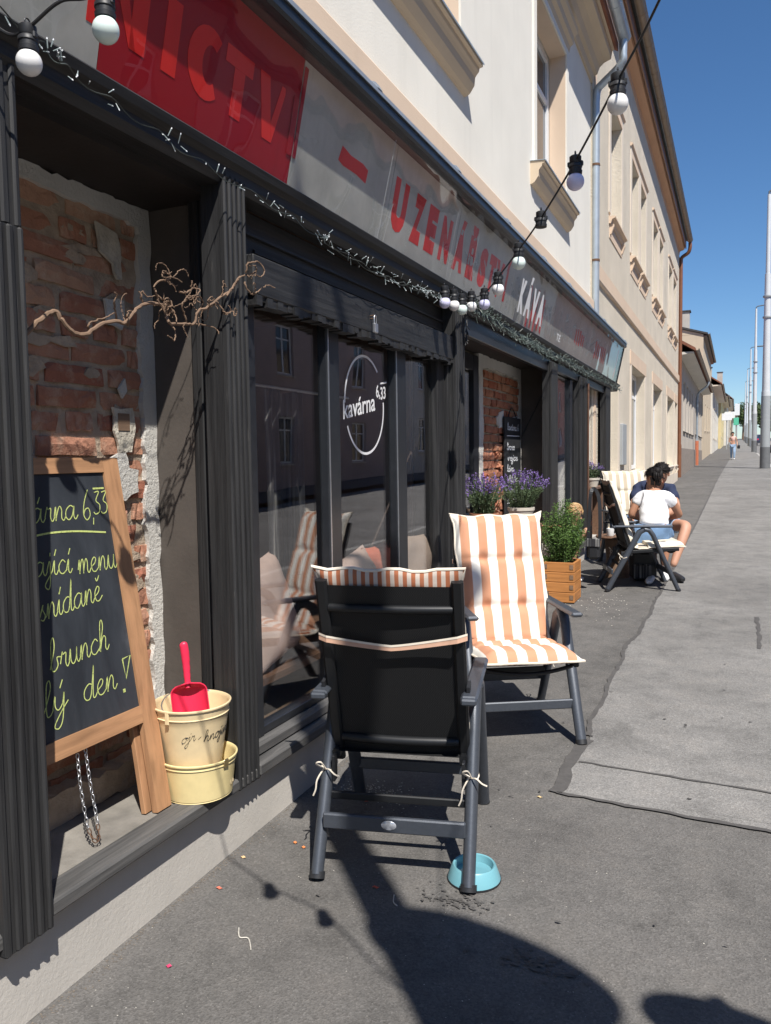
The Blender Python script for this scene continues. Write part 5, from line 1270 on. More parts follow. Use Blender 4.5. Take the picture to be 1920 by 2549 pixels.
# ================================================================== STRINGS OF BULBS
def bulb_string(label, path, bulbs, r, seed):
    t = thing('bulb_string', label, 'string lights', tuple(path[0]), 0, 'festoon bulb strings')
    part('cable', MB().tube(catmull(path, 10), .0042, 6), M['cable'], t)
    for (x, y, z, kind) in bulbs:   # z = centre of the bulb
        k = r / .034; c = V(x, y, z + r * .82)
        so_ = part('socket', MB().lathe([(.001, 0), (.026 * k, 0), (.027 * k, .012 * k), (.0245 * k, .014 * k), (.0245 * k, .024 * k), (.027 * k, .026 * k), (.026 * k, .036 * k), (.021 * k, .040 * k), (.023 * k, .044 * k), (.023 * k, .066 * k), (.018 * k, .070 * k), (.001, .071 * k)], c, 14), M['plastic_black'], t)
        part('hook', MB().tube([c + V(0, .009 * k * cos(a), .078 * k + .009 * k * sin(a)) for a in [i * 2 * pi / 10 for i in range(10)]], .0022 * k, 5), M['plastic_black'], so_)
        part('clip', MB().bbox((-.03 * k, -.008 * k, .03 * k), (.03 * k, .008 * k, .048 * k), .003, Matrix.Translation(c)), M['plastic_black'], so_)
        if kind:
            pr = [(max(.0008, r * sin(a)), -r * cos(a)) for a in [pi * i / 14 * .86 for i in range(15)]] + [(.019 * k, r * .98)]
            part('bulb', MB().lathe(pr, (x, y, z), 24), M['bulb_' + kind], so_)
    return t
rp = [(.10, 4.62, 2.60), (.115, 4.80, 2.61), (.125, 4.96, 2.62), (.12, 5.17, 2.655), (.29, 4.93, 2.63), (.49, 4.54, 2.63), (.73, 4.08, 2.65), (.93, 3.71, 2.685), (1.17, 3.26, 2.755), (1.39, 2.83, 2.84), (1.54, 2.54, 2.905), (1.9, 1.85, 3.13), (2.4, .9, 3.55), (2.88, -.03, 4.05)]
bulb_string('right string of bulbs rising from the middle shopfront pillar to the kerb, one socket empty', [V(*p) for p in rp],
    [(.125, 4.64, 2.535, 'l'), (.13, 4.80, 2.545, 'w'), (.13, 4.955, 2.545, 'm'), (.13, 5.16, 2.60, 'w'), (.29, 4.93, 2.56, 'l'), (.49, 4.54, 2.56, 'w'), (.73, 4.08, 2.585, 'm'), (.93, 3.71, 2.615, ''), (1.17, 3.26, 2.675, 'l'), (1.39, 2.83, 2.765, 'w'), (1.9, 1.85, 3.05, 'w')], .035, 1)
lpth = [(.08, 1.36, 2.70), (.14, 1.44, 2.625), (.22, 1.436, 2.615), (.33, 1.43, 2.645), (.45, 1.445, 2.655), (.9, 1.24, 2.66), (1.475, .976, 2.685), (1.752, .883, 2.72), (2.3, .45, 3.1), (2.88, -.07, 4.0)]
bulb_string('left string of bulbs leaving the sign corner towards the kerb', [V(*p) for p in lpth],
    [(.22, 1.436, 2.535, 'w'), (.45, 1.445, 2.562, 'm'), (1.475, .976, 2.60, 'w'), (1.752, .883, 2.64, 'w')], .030, 2)
# fairy lights along the head of the shopfront
def fairy(label, path, n, length, mat, wire, seed, spread, twist=2):
    q = random.Random(seed); t = thing('fairy_lights', label, 'fairy lights', tuple(path[0]), 0, 'fairy light garlands under the sign')
    P = catmull(path, 14); w = MB()
    for k in range(twist):
        ph = q.uniform(0, 6); w.tube([p + V(.008 * cos(i * .7 + ph + k * 2), 0, .010 * sin(i * .7 + ph + k * 2)) for i, p in enumerate(P)], .0022, 4)
    part('wire', w, M[wire], t, kind='stuff')
    m = MB(); tips = MB()
    for i in range(n):
        s = q.uniform(0, len(P) - 1.001); k = int(s); p = P[k].lerp(P[k + 1], s - k)
        d = V(q.uniform(.0, 1), q.gauss(0, .7), q.gauss(-.1, .8)).normalized(); L = length * q.uniform(.6, 1.3); a = p + V(q.gauss(.004, spread * .3), 0, q.gauss(0, spread * .5))
        m.tube([a, a + d * L], [.0013, .0019], 5); tips.tube([a + d * L, a + d * (L + .005)], [.0024, .0012], 5)
    part('light', m, M[mat], t, kind='stuff'); part('light_tip', tips, M['fairy_tip' if mat == 'fairy_clear' else 'fairy_tip_green'], t, kind='stuff')
M['fairy_tip_green'] = simple('greenish_tip', (.30, .36, .33), .2, 0)
M['fairy_tip'] = simple('clear_tip', (.85, .88, .90), .15, 0, coat=.5)
fairy('sparse clear fairy lights under the red sign panel', [(.10, 1.25, 2.72), (.10, 1.548, 2.685), (.095, 1.69, 2.650), (.095, 1.977, 2.622), (.095, 2.325, 2.595), (.09, 2.806, 2.58), (.09, 3.17, 2.552)], 56, .022, 'fairy_clear', 'fairy_wire', 1, .02)
fairy('clear fairy lights sagging over the main window shutter', [(.09, 3.10, 2.556), (.09, 3.64, 2.528), (.09, 4.10, 2.54), (.10, 4.5, 2.56), (.10, 4.85, 2.585), (.10, 5.2, 2.61)], 120, .030, 'fairy_clear', 'fairy_wire', 2, .03)
fairy('dense green fairy light garland running to the end of the sign', [(.09, 5.25, 2.63), (.09, 5.6, 2.63), (.095, 6.39, 2.575), (.095, 7.0, 2.585), (.10, 7.54, 2.565), (.10, 8.5, 2.60), (.10, 9.53, 2.59), (.10, 10.8, 2.61), (.10, 12.9, 2.61)], 800, .038, 'fairy_green', 'fairy_wire', 3, .045, 4)
def lead(label, pts, seed):
    q = random.Random(seed); P = catmull(pts, 10); m = MB()
    for k in range(2): m.tube([p + V(0, .008 * sin(i * .8 + k * 3), .008 * cos(i * .8 + k * 3)) for i, p in enumerate(P)], .003, 5)
    for i in range(14):
        p = P[int(q.uniform(0, len(P) - 1))]; m.tube([p, p + V(q.uniform(-.01, .02), q.uniform(-.02, .02), -.03)], .0028, 4)
    solo('light_cable', m, M['cable'], label, 'cable')
lead('black light cable slanting across the recess before the big side window', [(-.36, 8.44, 1.80), (-.20, 8.46, 2.12), (-.02, 8.45, 2.50)], 4)
lead('black light cable slanting across the last recess at the end of the shopfront', [(-.45, 12.08, 1.55), (-.25, 12.09, 2.05), (-.02, 12.08, 2.55)], 5)
lead('black light cable draped on the pillar right of the main window', [(.05, 5.30, 2.60), (.06, 5.27, 2.45), (.055, 5.24, 2.36)], 6)
# ================================================================== HAZEL BRANCH
hz = thing('hazel_branch', 'twisted bare hazel branch fixed across the brick recess to the pillar', 'branch', (-.12, 1.665, 1.94))
BR = [[(-0.12, 1.6, 1.90), (-0.12, 1.665, 1.938), (-0.111, 1.694, 1.964), (-0.102, 1.746, 2.014), (-0.093, 1.782, 2.036), (-0.084, 1.799, 2.013), (-0.075, 1.828, 1.982), (-0.066, 1.872, 1.978), (-0.057, 1.931, 2.017), (-0.048, 1.985, 2.034), (-0.039, 2.021, 2.034), (-0.03, 2.053, 2.075), (-0.02, 2.092, 2.102), (-0.011, 2.154, 2.114), (-0.002, 2.178, 2.083), (0.007, 2.181, 2.054), (0.016, 2.254, 2.059), (0.025, 2.291, 2.067), (0.034, 2.305, 2.111), (0.043, 2.353, 2.133), (0.052, 2.42, 2.18), (0.061, 2.472, 2.214), (0.07, 2.517, 2.27)],
[(0.07, 2.43, 2.184), (0.074, 2.466, 2.224), (0.079, 2.502, 2.262), (0.083, 2.538, 2.28), (0.087, 2.575, 2.293), (0.091, 2.598, 2.308), (0.096, 2.578, 2.319), (0.1, 2.535, 2.309)],
[(0.09, 2.528, 2.283), (0.098, 2.527, 2.315), (0.107, 2.554, 2.326), (0.115, 2.585, 2.328), (0.123, 2.604, 2.301), (0.132, 2.564, 2.273), (0.14, 2.515, 2.271)],
[(0.08, 2.534, 2.252), (0.087, 2.53, 2.228), (0.093, 2.562, 2.211), (0.1, 2.581, 2.22), (0.107, 2.608, 2.24), (0.113, 2.644, 2.258), (0.12, 2.679, 2.252)],
[(-0.06, 2.005, 2.038), (-0.05, 1.987, 2.075), (-0.04, 1.974, 2.095), (-0.03, 1.977, 2.112), (-0.02, 1.953, 2.118)],
[(-0.08, 1.905, 1.997), (-0.073, 1.895, 2.013), (-0.065, 1.928, 2.031), (-0.057, 1.958, 2.044), (-0.05, 1.983, 2.061)],
[(-0.05, 2.043, 2.029), (-0.042, 2.046, 2.052), (-0.035, 2.052, 2.071), (-0.027, 2.024, 2.07), (-0.02, 2.008, 2.049)],
[(-0.03, 2.104, 2.105), (-0.022, 2.078, 2.121), (-0.015, 2.078, 2.141), (-0.008, 2.093, 2.127), (0.0, 2.12, 2.133)],
[(-0.02, 2.168, 2.117), (-0.014, 2.144, 2.146), (-0.008, 2.131, 2.167), (-0.002, 2.146, 2.188), (0.004, 2.176, 2.196), (0.01, 2.192, 2.21), (0.016, 2.163, 2.216), (0.022, 2.133, 2.202), (0.028, 2.14, 2.193), (0.034, 2.177, 2.202), (0.04, 2.214, 2.192)],
[(-0.02, 2.155, 2.144), (-0.01, 2.175, 2.132), (0.0, 2.193, 2.137), (0.01, 2.195, 2.114), (0.02, 2.159, 2.102), (0.03, 2.141, 2.117)],
[(-0.02, 2.21, 2.066), (-0.01, 2.223, 2.047), (0.0, 2.221, 2.021), (0.01, 2.2, 1.998), (0.02, 2.155, 2.008)],
[(-0.01, 2.291, 2.067), (-0.003, 2.276, 2.099), (0.003, 2.257, 2.125), (0.01, 2.282, 2.161), (0.017, 2.305, 2.152), (0.023, 2.288, 2.129), (0.03, 2.303, 2.116)],
[(0.0, 2.248, 2.169), (0.01, 2.275, 2.173), (0.02, 2.303, 2.192), (0.03, 2.322, 2.187), (0.04, 2.292, 2.163), (0.05, 2.222, 2.139)],
[(0.0, 2.323, 2.073), (0.01, 2.377, 2.076), (0.02, 2.424, 2.069), (0.03, 2.431, 2.048)],
[(0.03, 2.37, 2.137), (0.04, 2.409, 2.153), (0.05, 2.43, 2.135), (0.06, 2.442, 2.123), (0.07, 2.464, 2.133), (0.08, 2.458, 2.116)],
[(0.0, 2.355, 2.122), (0.01, 2.364, 2.153), (0.02, 2.335, 2.167), (0.03, 2.3, 2.155), (0.04, 2.311, 2.139)],
[(-0.02, 2.211, 2.09), (-0.007, 2.211, 2.104), (0.007, 2.216, 2.084), (0.02, 2.202, 2.059)]]
q = random.Random(8)
for i in range(30):
    src = BR[q.choice([0, 0, 0, 0, 1, 3, 8, 9, 11, 12, 14])]; p = Vector(src[q.randrange(max(0, 9 if src is BR[0] else 0), len(src))]); P = [tuple(p)]; d = V(q.gauss(0, .4), q.gauss(0, 1), q.gauss(.2, .9)).normalized(); w = q.uniform(-1, 1)
    for k in range(q.randrange(4, 8)):
        d = (d + V(q.gauss(0, .25), q.gauss(0, .7), q.gauss(0, .7)) + V(0, -d.z, d.y) * w).normalized(); p = p + d * q.uniform(.010, .020); P.append(tuple(p))
    BR.append(P)
for i, b in enumerate(BR):
    P = catmull(b, 5); n = len(P); P = [p + V(q.gauss(0, .0012), q.gauss(0, .0012), q.gauss(0, .0012)) for p in P]
    r0, r1 = (.0080, .0032) if i == 0 else ((.0034, .0015) if i < 17 else (.0017, .0009))
    part('stem' if i == 0 else 'twig', MB().tube(P, [r0 + (r1 - r0) * (k / n) ** .8 * 1.0 + (q.uniform(0, .0012) if i == 0 else q.uniform(0, .0007)) for k in range(n)], 7), M['bark'], hz)
# padlock on the shutter
pl = thing('padlock', 'small steel padlock hanging from the shutter box over the window', 'padlock', (.06, 3.76, 2.24))
part('body', MB().bbox((.045, 3.742, 2.235), (.063, 3.782, 2.285), .004), M['steel'], pl)
part('shackle', MB().tube([V(.054, 3.762 + .013 * cos(a), 2.283 + (.03 if 0 < a < pi else 0) + .013 * max(0, sin(a))) for a in [-.001] + [pi * i / 8 for i in range(1, 8)] + [pi + .001]], .0032, 8), M['steel'], pl)
part('staple', MB().tube([V(.024, 3.762, 2.325), V(.05, 3.762, 2.326), V(.054, 3.762, 2.318), V(.05, 3.762, 2.31), V(.024, 3.762, 2.31)], .003, 6), M['rust'], pl)
# ================================================================== INSIDE THE WINDOW
bench = thing('window_seat', 'wooden window seat inside the main window', 'bench', (-.4, 4, .40))
part('seat', MB().bbox((-.62, 2.66, .58), (-.13, 5.34, .62), .005), M['board_wood'], bench); part('front_panel', MB().box((-.60, 2.66, .40), (-.57, 5.34, .579)), M['room_floor'], bench)
def pillow(name, label, c, w, h, th, mat, rx=0, rz=0, ry=0):
    t = bpy.data.objects.new(name, None); bpy.data.objects.remove(t)
    Mx = Matrix.Translation(c) @ Matrix.Rotation(rz, 4, 'Z') @ Matrix.Rotation(rx, 4, 'Y') @ Matrix.Rotation(ry, 4, 'X'); m = MB(); q = random.Random(hash(label) % 999)
    a, b = q.uniform(0, 6), q.uniform(0, 6)
    def fn(s):
        def g(u, v):
            x, y = 2 * u - 1, 2 * v - 1; e = max(0, (1 - x ** 4) * (1 - y ** 4)) ** .5
            pin = 1 - .07 * (1 - (abs(x) * abs(y)) ** 2) * (max(abs(x), abs(y)) ** 4)
            k = th / 2 * e * (1 + .12 * sin(4 * x + a) * sin(5 * y + b) + .05 * sin(11 * x * y + a))
            return Mx @ V(s * k, x * w / 2 * pin, y * h / 2 * pin)
        return g
    m.grid(fn(1), 18, 18); m.grid(fn(-1), 18, 18); return solo(name, m, M[mat], label, 'pillow', 'pillows on the window seat')
pillow('pillow', 'dusty pink pillow at the left end of the window seat', V(-.26, 3.13, .87), .52, .50, .16, 'pink_fabric', -.25, .12, .1)
pillow('pillow', 'wide beige pillow slumped in the middle of the window seat', V(-.24, 4.02, .82), .60, .42, .17, 'pink_fabric', -.3, -.1, .18)
pillow('pillow', 'coral pillow tucked between the two beige pillows', V(-.24, 4.44, .83), .44, .46, .14, 'coral_fabric', -.22, .1, 0)
pillow('pillow', 'upright beige pillow at the right end of the window seat', V(-.18, 4.80, .84), .46, .50, .16, 'beige_fabric', -.12, -.15, -.08)
cu = thing('curtain', 'dark striped cloth hanging inside the left pane', 'curtain', (-.32, 3.45, 1.9))
def cur(u, v): return V(-.34 + .03 * sin(u * 26) * (1 - .3 * v), 3.30 + .34 * u + .02 * v, 1.93 - .95 * v + .01 * sin(u * 9))
part('cloth', MB().grid(cur, 60, 10), M['curtain'], cu)
part('rod', MB().tube([V(-.33, 2.68, 1.945), V(-.33, 4.2, 1.945)], .008, 8), M['steel'], cu)
for i, (y, x) in enumerate([(2.95, -.5), (3.55, -.6)]):
    b = thing('pendant_lamp', ['clear glass pendant lamp inside, behind the left pane', 'clear glass pendant lamp inside, next to the mullion'][i], 'lamp', (x, y, 2.6), 0, 'pendant lamps in the cafe')
    part('cord', MB().tube([V(x, y, 2.64), V(x, y, 2.16)], .004, 6), M['cable'], b); part('holder', MB().tube([V(x, y, 2.16), V(x, y, 2.10)], .018, 10), M['brass'], b); part('bulb', MB().ball((x, y, 2.06), .045, 16, 10), M['far_glass'], b)
it = thing('cafe_table', 'small round wooden table inside the cafe', 'table', (-1.7, 4.0, .4))
part('top', MB().lathe([(.001, .72), (.34, .72), (.35, .735), (.34, .75), (.001, .75)], (-1.7, 4.0, .4), 32), M['board_wood'], it); part('leg', MB().tube([V(-1.7, 4, .42), V(-1.7, 4, 1.12)], .03, 10), M['plastic_black'], it); part('foot', MB().lathe([(.001, .03), (.2, .02), (.22, 0)], (-1.7, 4, .4), 24), M['plastic_black'], it)
# ================================================================== CHALK MENU BY THE DOOR
mn = thing('menu_board', 'narrow black chalk menu board hanging on the brick pier', 'menu board', (-.33, 7.98, 1.2))
part('board', MB().bbox((-.345, 7.66, .98), (-.325, 8.28, 1.99), .004), M['slate2'], mn)
part('hanger', MB().tube(catmull([(-.335, 7.80, 1.99), (-.34, 7.97, 2.09), (-.335, 8.14, 1.99)], 6), .006, 6), M['cable'], mn)
mp_ = lambda y, z: V(-.3235, y, z)
for s, a, b, z in [('kavárna 6', 7.74, 8.18, 1.86), ('lívance', 7.72, 8.02, 1.66), ('vejce', 7.74, 8.14, 1.55), ('káva', 7.72, 7.98, 1.44), ('chleba', 7.72, 8.16, 1.33), ('hummus', 7.74, 8.12, 1.22), ('domácí', 7.72, 8.08, 1.12)]:
    handwrite(mn, s, a, b, z, z, .034, mp_, .011, 'chalk_w', 'chalk_word', V(1, 0, 0), .1, 3)
part('chalk_line', MB().ribbon([mp_(7.72, 1.80), mp_(8.22, 1.805)], .008, V(1, 0, 0)), M['chalk_w'], mn)
# ================================================================== PLANTER, POTS AND PLANTS
px0, px1, py0, py1 = .085, .385, 7.50, 7.85; pz = gz(7.65)
pb = thing('planter_box', 'square wooden planter box of horizontal boards beside the striped chair', 'planter', (.235, 7.675, pz))
for i in range(4):
    a, b = pz + .006 + i * .097, pz + .006 + i * .097 + .093; e = .004 * (i % 2)
    part('board', MB().bbox((px0, py0 - .001, a), (px1, py0 + .024, b), .004), M['planter'], pb); part('board', MB().bbox((px0, py1 - .024, a), (px1, py1, b), .004), M['planter'], pb)
    part('board', MB().bbox((px1 - .024, py0 + .0245, a), (px1 - .001, py1 - .0245, b), .004), M['planter_y'], pb); part('board', MB().bbox((px0 + .001, py0 + .0245, a), (px0 + .024, py1 - .0245, b), .004), M['planter_y'], pb)
    for (x, y) in ((px1 - .045, py0 - .0055), (px0 + .005, py0 - .0055)): part('end_grain', MB().box((x, y, a + .03), (x + .035, y + .006, b - .02)), M['bark'], pb)
part('soil', MB().box((px0 + .025, py0 + .025, pz + .02), (px1 - .025, py1 - .025, pz + .36)), M['soil'], pb)
M['leaf'] = leafmat('fresh_foliage', (.045, .10, .022), (.13, .22, .05)); M['leaf_lav'] = leafmat('grey_foliage', (.06, .10, .05), (.14, .19, .10)); M['lav'] = leafmat('lavender_bloom', (.13, .075, .27), (.27, .17, .46)); M['stem'] = simple('green_stem', (.09, .13, .05), .7, .2, 20)
def leaf(m, p, d, L, w, q):
    s = d.cross(V(q.gauss(0, 1), q.gauss(0, 1), q.gauss(0, 1))).normalized() * w; k = V(0, 0, -L * .12)
    m.add([p, p + d * L * .5 + s, p + d * L + k, p + d * L * .5 - s], [(0, 1, 2, 3)])
def bushy(name, label, c, R, H, n, seed, leafm, ll=.022, lw=.0035, per=64, lean=(0, 0)):
    t = thing(name, label, 'plant', c); q = random.Random(seed); st = MB(); lf = MB()
    for i in range(n):
        a = q.uniform(0, 2 * pi); r = R * sqrt(q.random()); h = H * q.uniform(.55, 1.05) * (1 - .35 * (r / R) ** 2)
        p0 = V(c[0] + .35 * r * cos(a), c[1] + .35 * r * sin(a), c[2]); p3 = V(c[0] + r * cos(a) + lean[0] * h, c[1] + r * sin(a) + lean[1] * h, c[2] + h)
        p1 = p0.lerp(p3, .4) + V(q.gauss(0, .02), q.gauss(0, .02), .04); P = catmull([p0, p1, p3], 5); st.tube(P, [.003 - .002 * k / len(P) for k in range(len(P))], 4)
        for j in range(per):
            s = q.uniform(.18, 1) * (len(P) - 1.01); k = int(s); p = P[k].lerp(P[k + 1], s - k); d = V(q.gauss(0, 1), q.gauss(0, 1), q.gauss(.35, .7)).normalized()
            p = p + d * q.uniform(0, .022); leaf(lf, p, d, ll * q.uniform(.6, 1.5), lw * q.uniform(.7, 1.4), q)
    part('stem', st, M['stem'], t, kind='stuff'); part('foliage', lf, M[leafm], t, kind='stuff'); return t
bushy('leafy_shrub', 'bright green feathery shrub growing in the wooden planter', (.235, 7.675, pz + .355), .235, .62, 120, 12, 'leaf', .030, .0040, 80)
bushy('trailing_herb', 'trailing green herb at the left side of the planter', (.10, 7.60, pz + .33), .10, .12, 16, 13, 'leaf', .02, .004, 50, (-.6, -.6))
def lavender(label, c, R, H, n, seed, potm='pot', pr=(.085, .115, .16)):
    px, py, z0 = c; pt = thing('flower_pot', label[0], 'flower pot', c, 0, 'flower pots at the cafe')
    part('body', MB().lathe([(.001, .0), (pr[0], 0), (pr[1], pr[2] - .03), (pr[1] + .007, pr[2] - .028), (pr[1] + .008, pr[2]), (pr[1] - .006, pr[2]), (pr[1] - .01, pr[2] - .02), (.001, pr[2] - .02)], c, 28), M[potm], pt)
    part('soil', MB().lathe([(.001, pr[2] - .012), (pr[1] - .011, pr[2] - .016)], c, 20), M['soil'], pt)
    t = thing('lavender', label[1], 'plant', (px, py, z0 + pr[2]), 0, 'lavender plants at the cafe'); q = random.Random(seed); st = MB(); lf = MB(); fl_ = MB(); zb_ = z0 + pr[2] - .015
    for i in range(n):
        a = q.uniform(0, 2 * pi); r = R * sqrt(q.random()); h = H * q.uniform(.7, 1.05) * (1 - .25 * (r / R) ** 2)
        p0 = V(px + .3 * r * cos(a), py + .3 * r * sin(a), zb_); p3 = V(px + r * cos(a), py + r * sin(a), zb_ + h); P = catmull([p0, p0.lerp(p3, .5) + V(0, 0, .02), p3], 4)
        st.tube(P, .0016, 4); d = (P[-1] - P[-3]).normalized()
        for k in range(26):
            s = q.uniform(0, .62) * (len(P) - 1.01); kk = int(s); p = P[kk].lerp(P[kk + 1], s - kk); e = (d * .6 + V(q.gauss(0, .7), q.gauss(0, .7), q.gauss(.2, .5))).normalized(); leaf(lf, p, e, .034, .003, q)
        if q.random() < .8:
            for k in range(12):
                p = P[-1] - d * (.055 * k / 12) + V(q.gauss(0, .0045), q.gauss(0, .0045), 0); e = (d + V(q.gauss(0, .8), q.gauss(0, .8), q.gauss(0, .5))).normalized(); leaf(fl_, p, e, .016, .0055, q)
    part('stem', st, M['stem'], t, kind='stuff'); part('foliage', lf, M['leaf_lav'], t, kind='stuff'); part('bloom', fl_, M['lav'], t, kind='stuff')
tb = thing('plant_table', 'plain wooden plant stand in the door recess under the lavender pots', 'table', (-.1, 6.75, gz(6.7)))
part('top', MB().bbox((-.34, 6.05, .93), (.12, 7.32, .965), .005), M['board_wood'], tb)
for (x, y) in ((-.31, 6.08), (.09, 6.08), (-.31, 7.29), (.09, 7.29)): part('leg', MB().bar(V(x, y, gz(y) - .01), V(x, y, .929), .045, .045), M['board_wood'], tb)
lavender(('pale pot with dashes holding the lavender nearer the planter', 'purple lavender in the pale pot behind the sunlit cushion'), (-.02, 7.08, .967), .26, .36, 130, 31)
lavender(('terracotta pot holding the lavender nearest the window pillar', 'purple lavender in the terracotta pot next to the window pillar'), (-.12, 6.25, .967), .21, .35, 105, 32, 'terracotta')
sh = thing('plant_shelf', 'narrow shelf in the last recess carrying a lavender pot', 'shelf', (-.05, 10.9, .9))
part('top', MB().bbox((-.30, 10.5, 1.14), (.08, 11.5, 1.17), .004), M['board_wood'], sh)
for y in (10.55, 11.45): part('support', MB().box((-.28, y - .03, gz(y)), (.05, y + .03, 1.139)), M['board_wood'], sh)
lavender(('small pale pot on the far shelf', 'small purple lavender on the far shelf before the beige cushion'), (.0, 10.85, 1.172), .17, .24, 60, 33, 'pot', (.07, .095, .12))
ct = thing('board_table', 'low table of a brown board on a white block beside the planter', 'table', (.02, 8.1, gz(8.1)))
part('top', MB().bbox((-.18, 7.92, .815), (.24, 8.5, .845), .004), M['board_wood'], ct); part('block', MB().bbox((-.12, 7.98, .19), (.17, 8.24, .814), .01), M['step_stone'], ct)
def rag(u, v):
    return V(-.06 + .26 * u, 7.95 + .30 * v, .850 + .030 * abs(sin(7 * u + 3 * v)) * abs(sin(5 * v + 1)) + .015 * sin(19 * u * v + 2) ** 2)
solo('red_cloth', MB().grid(rag, 22, 22), M['cloth_red'], 'crumpled pale red cloth on the brown board table', 'cloth')
# bag on the back of the side-on chair, mug, rucksack
bg = thing('shoulder_bag', 'black shoulder bag hanging by its strap from the chair back', 'bag', (.46, 8.2, .6))
part('body', MB().bbox((.395, 8.15, .53), (.515, 8.25, .735), .025), M['plastic_black'], bg)
part('flap', MB().bbox((.388, 8.14, .66), (.522, 8.155, .745), .006), M['curtain'], bg)
part('strap', MB().ribbon(catmull([(.40, 8.2, .72), (.405, 8.2, .95), (.42, 8.2, 1.20), (.45, 8.24, 1.25), (.50, 8.22, 1.15), (.515, 8.2, .9), (.51, 8.2, .72)], 6), .035, V(.1, -1, 0)), M['plastic_black'], bg)
rk = thing('rucksack', 'dark rucksack standing under the woman’s chair', 'bag', (.86, 8.95, gz(9)))
part('body', MB().bbox((.72, 8.85, gz(9) + .002), (1.0, 9.05, gz(9) + .36), .06), M['slate2'], rk); part('pocket', MB().bbox((.76, 8.82, gz(9) + .03), (.96, 8.86, gz(9) + .2), .02), M['curtain'], rk)
tb2 = thing('stump_table', 'low round wooden table between the seated couple', 'table', (.62, 9.15, gz(9.1)))
part('top', MB().lathe([(.001, .44), (.22, .44), (.23, .455), (.22, .47), (.001, .47)], (.55, 9.15, gz(9.1)), 28), M['board_wood'], tb2); part('trunk', MB().tube([V(.55, 9.15, gz(9.1)), V(.56, 9.15, gz(9.1) + .2), V(.55, 9.15, gz(9.1) + .439)], [.15, .12, .13], 14), M['bark'], tb2)
mg = thing('mug', 'white mug on the low round table beside the bag', 'mug', (.50, 9.02, gz(9.1) + .471))
part('body', MB().lathe([(.001, 0), (.034, 0), (.04, .01), (.042, .085), (.038, .085), (.036, .01), (.001, .008)], (.50, 9.02, gz(9.1) + .471), 20), M['white_frame'], mg)
part('handle', MB().tube([V(.54 + .022 * sin(a), 9.02, gz(9.1) + .515 + .024 * cos(a)) for a in [pi * i / 8 for i in range(9)]], .005, 6), M['white_frame'], mg)
# fallen petals and bits
PT = [(.19, 2.62, 'orange petal close to the plinth left of the chair'), (.06, 2.45, 'tan leaf scrap at the foot of the plinth'), (.10, 2.24, 'pale red petal near the plinth crack'), (.24, 2.60, 'orange petal beside the rear left chair foot'), (.30, 3.05, 'red petal in the shade under the chair'), (1.0, 3.36, 'tan leaf scrap by the corner of the pale asphalt'), (.21, 1.83, 'pink petal on the pavement near the wall corner'), (.62, 2.45, 'red petal under the rear stretcher')]
mp_c = [(.66, .22, .07), (.62, .42, .22), (.60, .16, .10), (.66, .22, .07), (.60, .10, .04), (.62, .46, .24), (.60, .05, .14), (.5, .1, .06)]
for (x, y, lb), c in zip(PT, mp_c):
    a = q.uniform(0, 6); m = MB(); z = gz(y) + .003
    P = [V(x + .010 * cos(a + i * 1.05) * (1.0 if i % 3 else 1.5), y + .007 * sin(a + i * 1.05), z + .004 * (i % 2)) for i in range(6)]
    m.add([V(x, y, z)] + P, [(0, i + 1, (i + 1) % 6 + 1) for i in range(6)])
    solo('petal', m, simple('petal_colour', c, .8, .1, 50), lb, 'petal', 'petals on the pavement')
for (pts, lb) in [([(.30, 2.07), (.33, 2.03), (.36, 2.035), (.40, 1.99)], 'pale curled twig on the pavement left of the chair'), ([(.70, 2.43), (.715, 2.39), (.735, 2.375)], 'thin pale stalk beside the bowl')]:
    solo('twig', MB().tube(catmull([(x, y, gz(y) + .004) for x, y in pts], 5), .002, 5), M['grit'], lb, 'twig')
# ================================================================== PEOPLE
def skin(J, Ed, sub=2):
    """one continuous surface grown from joints {name:(pos,radius)} and edges"""
    names = list(J); idx = {n: i for i, n in enumerate(names)}
    me = bpy.data.meshes.new('s'); me.from_pydata([tuple(J[n][0]) for n in names], [(idx[a], idx[b]) for a, b in Ed], [])
    o = bpy.data.objects.new('s', me); COL.objects.link(o); o.modifiers.new('k', 'SKIN').use_smooth_shade = True
    for i, n in enumerate(names):
        r = J[n][1]; r = r if isinstance(r, tuple) else (r, r); sv = me.skin_vertices[0].data[i]; sv.radius = r; sv.use_root = (i == 0)
    s = o.modifiers.new('d', 'SUBSURF'); s.levels = sub; s.render_levels = sub
    dg = bpy.context.evaluated_depsgraph_get(); m2 = bpy.data.meshes.new_from_object(o.evaluated_get(dg))
    mb = MB(); mb.add([v.co.copy() for v in m2.vertices], [list(p.vertices) for p in m2.polygons], True)
    bpy.data.objects.remove(o); bpy.data.meshes.remove(me); bpy.data.meshes.remove(m2); return mb
M['skin'] = simple('skin', (.50, .27, .18), .55, .06, 20); M['skin2'] = simple('tanned_skin', (.42, .21, .13), .55, .06, 20)
M['hair_dark'] = simple('dark_hair', (.012, .010, .010), .6, .3, 40, .5, 90, spec=.2, stretch=(1, 1, .2)); M['hair_blond'] = simple('blond_hair', (.52, .33, .16), .45, .3, 40, .5, 90)
M['tee_white'] = simple('white_tee', (.80, .80, .82), .9, .04, 6, .4, 14, bd=.02); M['tee_navy'] = simple('navy_tee', (.022, .032, .075), .9, .15, 6, .4, 14, bd=.02)
M['denim'] = simple('denim', (.13, .22, .36), .9, .25, 12, .5, 60); M['denim_pale'] = simple('pale_denim', (.30, .42, .58), .9, .15, 12, .5, 60)
